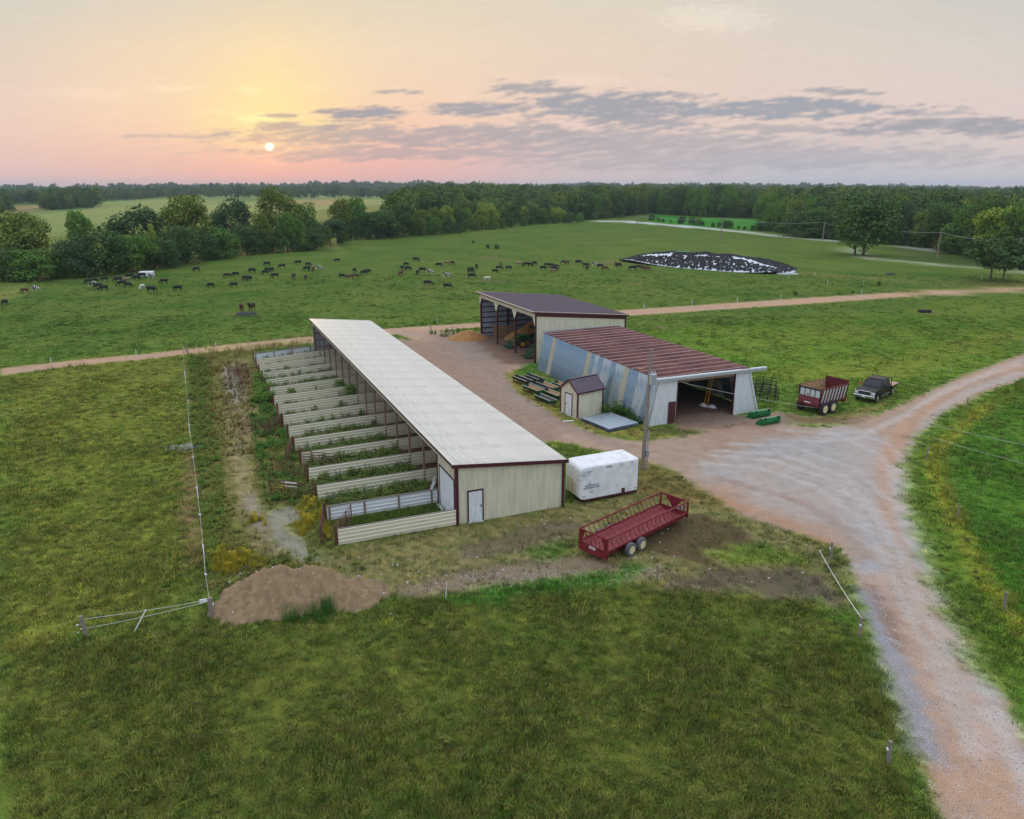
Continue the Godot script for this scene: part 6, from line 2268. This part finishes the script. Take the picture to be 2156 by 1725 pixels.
func trees():
	for s in 5:
		for k in 2:
			crowns.append(make_crown(100 + s * 7 + k, [26, 24, 20, 26, 32][s], 5600, .44, s))
	var tm := MB.new()
	tm.tube(Vector3(0, -.2, 0), Vector3(.05, 3.0, 0), .26, 8, .19)
	tm.tube(Vector3(.05, 3.0, 0), Vector3(.2, 6.5, .1), .19, 7, .08)
	for k in 6:
		var a := TAU * k / 6.0 + .4
		tm.tube(Vector3(.08, 2.4 + k * .45, 0), Vector3(cos(a) * 2.3, 4.4 + k * .5, sin(a) * 2.3), .09, 5, .03)
	trunk_mesh = tm.mesh()
	leaf = [leaf_mat("leaf_dark", 92, 122, 66), leaf_mat("leaf_mid", 110, 148, 66), leaf_mat("leaf_olive", 124, 138, 62), leaf_mat("leaf_yellow", 164, 178, 74), leaf_mat("leaf_blue", 86, 112, 74)]
	var r := RandomNumberGenerator.new()
	r.seed = 77
	var TL := "tree line behind the cattle"
	# the trees that stand out: x, y of the foot, y of the top, half width (print pixels), shape, tone, label
	var big := [[60, 575, 442, 58, 0, 2, "big olive round tree rising at the left end of the tree line"], [75, 589, 522, 46, 4, 1, ""], [20, 590, 520, 40, 4, 0, ""], [180, 560, 443, 26, 1, 1, "tall slim green tree before the pale distant field"], [215, 578, 480, 56, 4, 0, ""], [160, 583, 500, 40, 4, 4, ""], [292, 555, 434, 54, 0, 4, "broad dark tree with a fan-shaped crown in the tree line"], [327, 562, 466, 20, 2, 3, "slim yellow green poplar-like tree in the tree line"], [280, 572, 490, 44, 4, 1, ""], [400, 545, 407, 48, 0, 2, "large olive tree topping the tree line"], [380, 557, 470, 44, 4, 0, ""], [345, 565, 498, 30, 4, 0, ""], [492, 528, 417, 42, 0, 4, "broad dark tree standing behind a gap in the tree line"], [455, 543, 474, 42, 4, 1, ""], [430, 548, 488, 30, 4, 0, ""], [594, 520, 392, 46, 0, 2, "tallest olive tree of the tree line, reaching the horizon"], [631, 529, 457, 22, 2, 1, "bright green pointed tree at the front of the tree line"], [694, 516, 460, 36, 0, 4, "round dark tree with a bare patch at its foot"], [606, 530, 446, 26, 1, 1, ""], [556, 533, 448, 28, 1, 2, ""], [520, 536, 470, 34, 4, 0, ""], [575, 532, 480, 30, 4, 0, ""], [660, 527, 478, 26, 4, 0, ""], [748, 503, 415, 30, 1, 1, ""], [718, 508, 418, 26, 1, 2, ""], [806, 503, 442, 36, 0, 0, ""], [640, 515, 425, 36, 0, 1, ""], [850, 499, 425, 30, 1, 0, ""]]
	for q in big:
		var p := px(q[0], q[1])
		var h := clampf(top_height(p, q[2]), 4.0, 22.0)
		var w: float = q[3] / FL * (Vector3(p.x, 0, p.z).length())
		tree(p, h, w, q[4], q[5], q[6], TL, r)
	# the rest of that tree line, three rows deep
	var line := [[0, 592], [47, 591], [200, 581], [325, 567], [425, 549], [539, 536], [656, 528], [700, 516], [744, 507], [841, 501], [970, 491], [1037, 484], [1137, 473], [1245, 468]]
	var topy := [[0, 490], [130, 505], [200, 490], [290, 470], [350, 490], [450, 480], [540, 470], [600, 455], [680, 462], [750, 436], [830, 434], [900, 430], [1000, 424], [1100, 428], [1180, 428], [1250, 436]]
	var x := 4.0
	while x < 1246.0:
		var y := along(line, x)
		var f := px(x, y)
		for row in (3 if x > 700 else 2):
			var p := f + Vector3(r.randf_range(-2, 2), 0, -3.0 - row * r.randf_range(8, 12))
			p.y = height(p.x, p.z)
			var h := clampf(top_height(p, along(topy, x) + r.randf_range(0, 26) + (22 if row == 0 else 0)), 5.0, 19.0)
			tree(p, h, clampf(h * r.randf_range(.30, .42), 2.2, 6.0), [4, 4, 0, 1, 4][r.randi() % 5] if row else 4, [0, 0, 1, 4, 1, 2, 0, 3, 1][r.randi() % 9], "", TL, r)
		x += clampf(5.4 / f.length() * FL, 9.0, 48.0)
	# front of the wood beyond the far road
	var wl := [[1250, 462], [1300, 458], [1368, 449], [1470, 456], [1618, 461], [1630, 485], [1700, 499], [1775, 505], [1880, 516], [1960, 521], [2030, 534], [2156, 556], [2230, 566]]
	var WG := "wood beyond the far road"
	x = 1252.0
	while x < 2230.0:
		var f := px(x, along(wl, x))
		for row in 2:
			var p := f + Vector3(r.randf_range(-3, 3), 0, -3.0 - row * 11.0)
			p.y = height(p.x, p.z)
			var h := r.randf_range(10, 14) + row * 3.5 + (4.0 if x < 1560 else 0.0)
			tree(p, h, h * r.randf_range(.32, .42), [4, 4, 0, 1][r.randi() % 4] if row else 4, [0, 0, 1, 4, 2, 1][r.randi() % 6], "", WG, r)
		x += clampf(7.5 / f.length() * FL, 14.0, 60.0)
	for q in [[1818, 538, 408, 58, 0, 0, "big solitary dark green tree where the far road bends"], [1800, 536, 440, 40, 0, 1, "lower leafy tree clasping the big solitary tree"], [2085, 592, 490, 56, 3, 0, "spreading dark walnut tree with a bare patch beneath it"], [2112, 590, 520, 40, 3, 4, "small leaning dark tree beside the walnut"], [2090, 548, 432, 48, 0, 3, "bright yellow green tree at the wood's edge"], [1960, 522, 440, 40, 0, 2, "olive rounded tree at the wood's edge behind the leaning pole"], [2030, 535, 455, 40, 4, 1, "green bushy tree at the wood's edge left of the walnut"], [1700, 499, 440, 50, 4, 0, "wide dark tree overhanging the far road"], [2140, 556, 425, 44, 1, 1, "tall green tree at the wood's edge near the frame of the walnut"]]:
		var p := px(q[0], q[1])
		tree(p, clampf(top_height(p, q[2]), 4.0, 22.0), q[3] / FL * p.length(), q[4], q[5], q[6], WG, r)
	# bushes along the far road
	for i in 26:
		var bx := lerpf(1372, 1720, i / 25.0) + r.randf_range(-6, 6)
		var p := px(bx, along([[1372, 466], [1500, 479], [1618, 489], [1720, 500]], bx) - 1.5)
		var o := solo("roadside_bush", crowns[8 + i % 2], leaf[[0, 1, 4][i % 3]], "dark roadside bush between the far road and the bright field", "bush", p, r.randf() * 6.0, "bushes along the far road")
		var s := r.randf_range(.12, .42)
		o.scale = Vector3(s * 1.2, s, s * 1.2)
	for q in [[1027, 523, .14], [1046, 525, .17], [996, 512, .1], [1850, 602, .09], [1675, 622, .08], [1633, 566, .1], [1795, 618, .06]]:
		var o := solo("field_shrub", crowns[8], leaf[0], "small dark shrub alone in the open pasture", "bush", px(q[0], q[1]), 1.0, "shrubs in the pasture")
		o.scale = Vector3.ONE * q[2]

func along(t: Array, x: float) -> float:
	for i in t.size() - 1:
		if x <= t[i + 1][0]:
			return lerpf(t[i][1], t[i + 1][1], clampf((x - t[i][0]) / float(t[i + 1][0] - t[i][0]), 0, 1))
	return t[-1][1]

func far_woods():
	var r := RandomNumberGenerator.new()
	r.seed = 99
	var protos := []
	for k in 4: protos.append(make_crown(300 + k, 18, 1300, .82, [4, 0, 1, 4][k]))
	var polys := [
		[[1262, 459, 1368, 446, 1470, 453, 1618, 458, 1636, 481, 1700, 495, 1775, 501, 1880, 512, 1960, 517, 2030, 529, 2156, 549, 2500, 572, 2500, 424, 2156, 416, 1900, 411, 1600, 405, 1300, 405], 9.0, .9],
		[[830, 492, 1037, 477, 1245, 462, 1290, 450, 1300, 410, 1000, 402, 880, 408, 905, 428, 840, 436], 9.0, 1.0],
		[[205, 423, 500, 410, 780, 409, 870, 421, 1000, 414, 1000, 403, 500, 401, 200, 405, -300, 413, -300, 432, 110, 428], 10.0, .85],
		[[92, 442, 198, 437, 203, 431, 96, 433], 7.0, .95],
		[[-60, 449, 20, 446, 10, 436, -60, 436], 7.0, 1.0],
		[[860, 426, 1040, 418, 1040, 408, 900, 409], 9.0, 1.25]]
	var W := [[], [], [], []]
	var Cc := [[], [], [], []]
	var put := func(p: Vector3, k: float):
		var h := r.randf_range(12.0, 18.0) * k * (1.0 + .28 * nz2.get_noise_2d(p.x * .009 + 5.0, p.z * .009))
		var w := h * r.randf_range(.33, .47)
		var i := r.randi() % 4
		W[i].append(Transform3D(Basis(Vector3.UP, r.randf() * TAU) * Basis.from_scale(Vector3(w / 4.6, h / 10.0, w / 4.6)), p))
		var t := nz2.get_noise_2d(p.x * .02, p.z * .02) * .5 + r.randf_range(-.5, .5)
		var c := lc(100, 130, 66).lerp(lc(150, 152, 70), clampf(t, 0, 1)).lerp(lc(78, 104, 64), clampf(-t * 1.4, 0, 1))
		Cc[i].append(c)
	for q in polys:
		var pg := PackedVector2Array()
		var lo := Vector2(1e9, 1e9)
		var hi := -lo
		for i in range(0, q[0].size(), 2):
			var d := ray(q[0][i], q[0][i + 1])
			var g := EYE + d * (-20.0 / d.y)
			var v := Vector2(g.x, g.z)
			pg.append(v)
			lo = lo.min(v)
			hi = hi.max(v)
		var z := lo.y
		while z < hi.y:
			var x := lo.x
			while x < hi.x:
				var p := Vector2(x + r.randf_range(-4, 4), z + r.randf_range(-4, 4))
				x += q[1]
				var dist := p.length()
				if dist > 700.0 and r.randf() > pow(700.0 / dist, 1.7): continue
				if absf(p.x) > -p.y * .74 + 30.0: continue
				if not Geometry2D.is_point_in_polygon(p, pg): continue
				put.call(Vector3(p.x, height(p.x, p.y), p.y), q[2])
			z += q[1]
	for dist in [1350.0, 1500.0, 1900.0, 2050.0, 2600.0, 2800.0, 3500.0, 3700.0, 4700.0, 4900.0]:
		var az := -.66
		while az < .66:
			var dd: float = dist * (1.0 + .05 * nz2.get_noise_1d(az * 9.0 + dist)) + r.randf_range(-20, 20)
			var p := Vector3(sin(az) * dd, 0, -cos(az) * dd)
			p.y = height(p.x, p.z) - .5
			if nz2.get_noise_2d(az * 5.0 + dist, dist) > -.45: put.call(p, r.randf_range(.9, 1.25) * (1.25 if dist > 2500.0 else 1.0))
			az += 8.5 / dist
	var lm := leaf_mat("leaf_far", 255, 255, 255)
	for i in 4:
		var o := many("far_wood", protos[i], lm, W[i], Cc[i])
		tag(o, "mass of distant green woodland reaching to the horizon", "woodland", "distant woodland", "stuff")

func far_things():
	var p := px(930, 422)
	p = gp(p.x, p.z)
	var t := thing("farmhouse", "white farmhouse with a grey gable roof half hidden in distant trees", "house", p, .5)
	var st := MB.new()
	st.bx(-7, 0, -4.5, 7, 6.5, 4.5)
	part(t, "wall", st, M.house_wall)
	st = MB.new()
	st.plate([Vector3(-7.4, 6.4, 5.0), Vector3(7.4, 6.4, 5.0), Vector3(7.4, 10.2, 0), Vector3(-7.4, 10.2, 0)], Vector3(0, .25, .1))
	st.plate([Vector3(7.4, 6.4, -5.0), Vector3(-7.4, 6.4, -5.0), Vector3(-7.4, 10.2, 0), Vector3(7.4, 10.2, 0)], Vector3(0, .25, -.1))
	part(t, "roof", st, M.house_roof)
	st = MB.new()
	st.plate([Vector3(-7.02, 6.4, 4.4), Vector3(-7.02, 10.0, 0), Vector3(-7.02, 6.4, -4.4)], Vector3(.3, 0, 0))
	st.plate([Vector3(7.02, 6.4, -4.4), Vector3(7.02, 10.0, 0), Vector3(7.02, 6.4, 4.4)], Vector3(-.3, 0, 0))
	part(t, "gable", st, M.house_wall)
	for k in 3:
		part(t, "window", slab(-5 + k * 4.2, 3.8, 4.5, -3.8 + k * 4.2, 5.4, 4.56), M.glass)

# ---------------------------------------------------------------- grass and weeds
func tuft(sd: int, n: int, rad: float, h0: float, h1: float, wd: float, lean: float) -> ArrayMesh:
	var r := RandomNumberGenerator.new()
	r.seed = sd
	var V := PackedVector3Array()
	var C := PackedColorArray()
	for i in n:
		var t := r.randf() * TAU
		var p := Vector3(cos(t), 0, sin(t)) * rad * sqrt(r.randf())
		var d := Vector3(r.randfn(), 0, r.randfn()).normalized()
		var l := r.randf_range(h0, h1)
		var tip := p + Vector3(0, l, 0) * cos(lean * r.randf_range(.3, 1.0)) + d * l * sin(lean * r.randf_range(.5, 1.0))
		var s := d.cross(Vector3.UP).rotated(Vector3.UP, r.randf_range(-.8, .8)) * wd * r.randf_range(.7, 1.3)
		p.y -= .02
		V.append_array(PackedVector3Array([p - s, tip, p + s]))
		var g := r.randf_range(.7, 1.0)
		for k in 3: C.append(Color(g, g, g * .95))
	var a := []
	a.resize(Mesh.ARRAY_MAX)
	a[Mesh.ARRAY_VERTEX] = V
	a[Mesh.ARRAY_COLOR] = C
	var m := ArrayMesh.new()
	m.add_surface_from_arrays(Mesh.PRIMITIVE_TRIANGLES, a)
	return m

func weed(sd: int, h: float, w: float, n: int, card: float) -> ArrayMesh:
	var r := RandomNumberGenerator.new()
	r.seed = sd
	var st := MB.new()
	st.col = Color(.6, .6, .5)
	for k in 5:
		var a := TAU * k / 5.0 + r.randf()
		var tip := Vector3(cos(a) * w * .7, h * r.randf_range(.7, 1.0), sin(a) * w * .7)
		st.tube(Vector3(cos(a) * .04, -.02, sin(a) * .04), tip, .012, 3, .004)
		for i in n / 5:
			var u := r.randf_range(.15, 1.0)
			var p := tip * u
			var d := Vector3(r.randfn(), r.randfn() * .5 + .2, r.randfn()).normalized()
			var s := d.cross(Vector3.UP).normalized() * card * .28
			var l := card * r.randf_range(.6, 1.2)
			var g := r.randf_range(.7, 1.0)
			st.col = Color(g, g, g * .9)
			st.quad(p, p + d * l * .5 - s, p + d * l, p + d * l * .5 + s)
	return st.mesh()

func grass_mat(called: String) -> StandardMaterial3D:
	var m := StandardMaterial3D.new()
	m.resource_name = called
	m.vertex_color_use_as_albedo = true
	m.roughness = .85
	m.metallic_specular = .25
	m.backlight_enabled = true
	m.backlight = Color(.4, .42, .25)
	return m

func in_building(x: float, z: float) -> bool:
	for b in [[ORG, -.1, 7.3, -.1, 56.0], [Vector3(2.73, 0, -86.63), -.1, 12.2, -.1, 18.4], [Vector3(11.79, 0, -62.38), -.1, 11.9, -.1, 23.0]]:
		var rx: float = x - b[0].x
		var rz: float = z - b[0].z
		var al := -0.389 * rx - 0.9213 * rz
		var ac := 0.9213 * rx - 0.389 * rz
		if ac > b[1] and ac < b[2] and al > b[3] and al < b[4]: return true
	return false

func plants():
	var r := RandomNumberGenerator.new()
	r.seed = 404
	var gm := grass_mat("grass")
	var short := [tuft(1, 16, .2, .06, .16, .022, 1.2), tuft(2, 14, .18, .05, .13, .025, 1.3), tuft(3, 18, .22, .07, .19, .021, 1.15), tuft(4, 16, .16, .12, .3, .018, .95)]
	var W := [[], [], [], []]
	var Cc := [[], [], [], []]
	var bands := [[16.0, 30.0, 90.0, .85], [30.0, 42.0, 56.0, .95], [42.0, 58.0, 30.0, 1.1], [58.0, 80.0, 13.0, 1.25], [80.0, 120.0, 5.0, 1.45], [120.0, 180.0, 1.2, 1.6]]
	for b in bands:
		var hw: float = b[1] * .72 + 2.0
		var cnt := int((b[1] - b[0]) * hw * 2.0 * b[2])
		for i in cnt:
			var z: float = -r.randf_range(b[0], b[1])
			var x := r.randf_range(-hw, hw)
			if absf(x) > -z * .72 + 2.0: continue
			var q := warp(x, z)
			var g := look(map_for(x, z), 1, q.x, q.y).r
			if g < .04 or r.randf() > g * g + .03: continue
			if in_building(x, z): continue
			var tall := nz.get_noise_2d(x * .12 + 50.0, z * .12)
			if r.randf() > .72 + tall * .6: continue
			var k := 3 if r.randf() < .07 + tall * .3 else r.randi() % 3
			var s: float = b[3] * r.randf_range(.7, 1.35) * (1.0 + tall * .35)
			W[k].append(Transform3D(Basis(Vector3.UP, r.randf() * TAU).scaled(Vector3(s, s * r.randf_range(.7, 1.2) / sqrt(b[3]), s)), Vector3(x, height(x, z), z)))
			var c := soil_color(x, z).srgb_to_linear()
			var v := .55 + 1.25 * pow(r.randf(), 1.3)
			var hue := r.randf()
			if hue < .16: c = c.lerp(Color(.24, .19, .085), .5)
			elif hue < .4: c = Color(c.r * .72, c.g * 1.0, c.b * .7)
			elif hue < .5: c = Color(c.r * 1.25, c.g * 1.15, c.b * .7)
			Cc[k].append(Color(c.r * v, c.g * v, c.b * v))
	for k in 4:
		var o := many("grass", short[k], gm, W[k], Cc[k])
		tag(o, "short grazed grass covering the pastures and verges", "grass", "pasture grass", "stuff")
	# taller weeds: [print polygon, plants a square metre, height, colour, colour 2]
	var weeds := [weed(11, .62, .3, 60, .16), weed(12, .8, .24, 60, .14), weed(13, .45, .34, 50, .2)]
	var straw := [tuft(21, 26, .2, .4, .85, .009, .5), tuft(22, 22, .16, .5, 1.0, .009, .4)]
	var Y := [[], [], []]
	var Yc := [[], [], []]
	var S := [[], []]
	var Sc := [[], []]
	var fill := func(poly: Array, dens: float, sc: float, c1: Color, c2: Color, grassy: bool):
		var pg := PackedVector2Array()
		var lo := Vector2(1e9, 1e9)
		var hi := -lo
		for i in range(0, poly.size(), 2):
			var p := px(poly[i], poly[i + 1])
			pg.append(v2(p))
			lo = lo.min(v2(p))
			hi = hi.max(v2(p))
		for i in int((hi.x - lo.x) * (hi.y - lo.y) * dens):
			var p := Vector2(r.randf_range(lo.x, hi.x), r.randf_range(lo.y, hi.y))
			if not Geometry2D.is_point_in_polygon(p, pg): continue
			if in_building(p.x, p.y): continue
			var n := nz.get_noise_2d(p.x * .3, p.y * .3 + 9.0)
			if r.randf() > .55 + n: continue
			var s := sc * r.randf_range(.6, 1.25)
			var k := r.randi() % (2 if grassy else 3)
			var t := Transform3D(Basis(Vector3.UP, r.randf() * TAU).scaled(Vector3(s, s * r.randf_range(.8, 1.2), s)), Vector3(p.x, height(p.x, p.y), p.y))
			var c := c1.lerp(c2, r.randf())
			if grassy:
				S[k].append(t)
				Sc[k].append(c)
			else:
				Y[k].append(t)
				Yc[k].append(c)
	var gr := lc(100, 142, 60)
	var dg := lc(72, 116, 56)
	var ol := lc(132, 136, 66)
	var yl := lc(200, 176, 44)
	var sw := lc(186, 168, 118)
	fill.call([395, 750, 440, 760, 450, 900, 470, 1020, 470, 1120, 460, 1190, 440, 1200, 420, 1060, 405, 920], 14.0, .75, gr, ol, false)
	fill.call([520, 850, 560, 820, 600, 910, 640, 1010, 670, 1060, 560, 1060, 540, 960], 11.0, .7, gr, dg, false)
	fill.call([570, 1000, 660, 1010, 690, 1100, 640, 1080, 590, 1060], 9.0, .65, ol, gr, false)
	fill.call([535, 800, 575, 805, 578, 850, 545, 860], 8.0, 1.5, gr, lc(110, 140, 56), false)
	fill.call([400, 750, 520, 760, 540, 960, 480, 960, 420, 900], 7.0, .6, ol, lc(140, 112, 70), false)
	fill.call([415, 1060, 500, 1040, 560, 1160, 640, 1160, 700, 1150, 760, 1190, 640, 1190, 470, 1250, 440, 1240], 6.0, .5, ol, lc(110, 128, 60), false)
	fill.call([535, 870, 600, 900, 690, 1110, 640, 1080, 580, 980], 10.0, .55, gr, ol, true)
	# yellow goldenrod clumps
	for q in [[655, 1078, 34, 34], [640, 1112, 26, 22], [692, 1120, 18, 22], [540, 1105, 24, 18], [505, 1186, 62, 26], [470, 1190, 30, 40], [427, 1110, 5, 6], [600, 1040, 14, 10]]:
		fill.call([q[0] - q[2], q[1], q[0], q[1] - q[3], q[0] + q[2], q[1], q[0], q[1] + q[3]], 16.0, .8, yl, lc(160, 156, 56), true)
		fill.call([q[0] - q[2], q[1], q[0], q[1] - q[3], q[0] + q[2], q[1], q[0], q[1] + q[3]], 5.0, .8, yl, ol, false)
	# dry grass along the dirt road and the fence lines
	fill.call([415, 752, 500, 738, 600, 726, 655, 718, 655, 728, 600, 738, 500, 752, 420, 762], 9.0, 1.0, sw, lc(150, 140, 84), true)
	fill.call([430, 734, 560, 715, 655, 705, 655, 709, 560, 719, 430, 738], 4.0, .9, sw, lc(176, 170, 100), true)
	fill.call([95, 778, 200, 768, 200, 773, 95, 783], 5.0, .8, lc(96, 124, 60), ol, true)
	fill.call([0, 1360, 150, 1335, 165, 1350, 0, 1385], 10.0, .7, lc(170, 160, 84), ol, true)
	fill.call([1960, 945, 1985, 955, 2030, 1090, 2075, 1190, 2130, 1260, 2190, 1350, 2150, 1330, 2090, 1250, 2040, 1170, 1990, 1060, 1955, 990], 8.0, .75, lc(168, 160, 72), lc(110, 130, 58), true)
	fill.call([2080, 840, 2156, 805, 2156, 830, 2030, 900, 1985, 950, 1975, 930], 6.0, .75, lc(168, 158, 72), lc(120, 136, 60), true)
	fill.call([1800, 1350, 1825, 1345, 1850, 1440, 1890, 1560, 1925, 1725, 1880, 1725, 1840, 1560, 1815, 1440], 9.0, .7, lc(150, 148, 68), lc(104, 116, 56), true)
	# greener clumps
	fill.call([590, 1290, 700, 1280, 705, 1312, 600, 1318], 34.0, .95, lc(58, 116, 48), lc(80, 128, 54), true)
	fill.call([700, 1196, 770, 1196, 775, 1210, 705, 1210], 14.0, .5, lc(90, 104, 60), lc(70, 96, 50), true)
	fill.call([1050, 1240, 1260, 1205, 1340, 1195, 1260, 1228, 1080, 1256], 8.0, .45, lc(70, 122, 50), lc(96, 128, 56), true)
	fill.call([1185, 1050, 1240, 1068, 1230, 1078, 1150, 1080, 1120, 1085, 1184, 1064], 7.0, .5, lc(60, 100, 48), lc(84, 112, 52), true)
	fill.call([1268, 872, 1320, 858, 1350, 880, 1300, 885], 10.0, 1.5, lc(58, 96, 46), lc(84, 120, 52), false)
	fill.call([1320, 880, 1350, 878, 1352, 896, 1335, 898], 10.0, 1.2, lc(58, 96, 46), lc(84, 120, 52), false)
	fill.call([900, 700, 960, 696, 985, 702, 960, 712, 905, 708], 7.0, .7, gr, dg, false)
	fill.call([1600, 770, 1680, 800, 1640, 840, 1590, 850], 5.0, .6, lc(120, 134, 62), lc(92, 124, 56), true)
	# inside the pens, thicker towards the near end
	for k in 15:
		var dn: float = [44.0, 28.0, 30.0, 28.0, 22.0, 16.0, 10.0, 5.0, 2.5, 2.0, 22.0, 18.0, 9.0, 4.0, 9.0][k]
		for i in int(dn * 3.3 * 6.0):
			var al := 3.72 * k + r.randf_range(.35, 3.4)
			var ac := -6.9 + 6.9 * pow(r.randf(), .9)
			var p := bld(ac, al)
			p.y = height(p.x, p.z)
			var s := r.randf_range(.5, 1.25) * (.75 if k == 0 else .95)
			var t := Transform3D(Basis(Vector3.UP, r.randf() * TAU).scaled(Vector3(s, s, s)), p)
			var c := (lc(74, 124, 50) if k == 0 else lc(80, 112, 56)).lerp(lc(128, 132, 66), r.randf() * .7)
			if k == 0 or r.randf() < .35:
				S[i % 2].append(t.scaled_local(Vector3(.8, .7, .8)))
				Sc[i % 2].append(c)
			else:
				Y[i % 3].append(t)
				Yc[i % 3].append(c)
	fill.call([720, 1165, 963, 1115, 1184, 1080, 1340, 1045, 1480, 1062, 1640, 1122, 1740, 1172, 1700, 1232, 1380, 1220, 1000, 1235, 850, 1240], 7.0, .32, lc(132, 130, 66), lc(96, 120, 56), true)
	fill.call([1380, 1150, 1560, 1120, 1700, 1180, 1640, 1200, 1480, 1195], 5.0, .34, lc(120, 138, 60), lc(84, 124, 54), true)
	# odd weeds and seed stalks through the near pastures
	for i in 2600:
		var z := -r.randf_range(20.0, 75.0)
		var x := r.randf_range(-.7, .7) * -z
		var g := look(map_for(x, z), 1, x, z).r
		if g < .6 or in_building(x, z) or nz.get_noise_2d(x * .2 + 8.0, z * .2) < -.05: continue
		var s := r.randf_range(.18, .5)
		var t := Transform3D(Basis(Vector3.UP, r.randf() * TAU).scaled(Vector3(s * 1.3, s * .8, s * 1.3)), Vector3(x, height(x, z), z))
		if i % 3:
			Y[2].append(t)
			Yc[2].append(lc(74, 98, 48).lerp(lc(128, 130, 62), r.randf()))
		else:
			S[i % 2].append(t)
			Sc[i % 2].append(lc(150, 140, 78).lerp(lc(116, 126, 60), r.randf()))
	var wm := grass_mat("weeds")
	for k in 3:
		var o := many("weeds", weeds[k], wm, Y[k], Yc[k])
		tag(o, "leafy weeds growing in the swale and the pens", "weeds", "weeds round the pens", "stuff")
	for k in 2:
		var o := many("tall_grass", straw[k], wm, S[k], Sc[k])
		tag(o, "tall seeding grass along the fences, roads and pens", "tall grass", "tall grass", "stuff")
	# single bushes standing in the pens
	for q in [[bld(-5.4, 35.0), .13, "small dark bush before a pen wall in the middle pens"], [bld(-.7, 34.6), .16, "dark bush beside a shed post in the middle pens"], [bld(-.4, 30.6), .2, "tall thin weed bush at a post of the long shed"]]:
		q[0].y = height(q[0].x, q[0].z)
		var o := solo("pen_bush", crowns[9], leaf[1], q[2], "bush", q[0], 0)
		o.scale = Vector3(q[1] * .8, q[1], q[1] * .8)
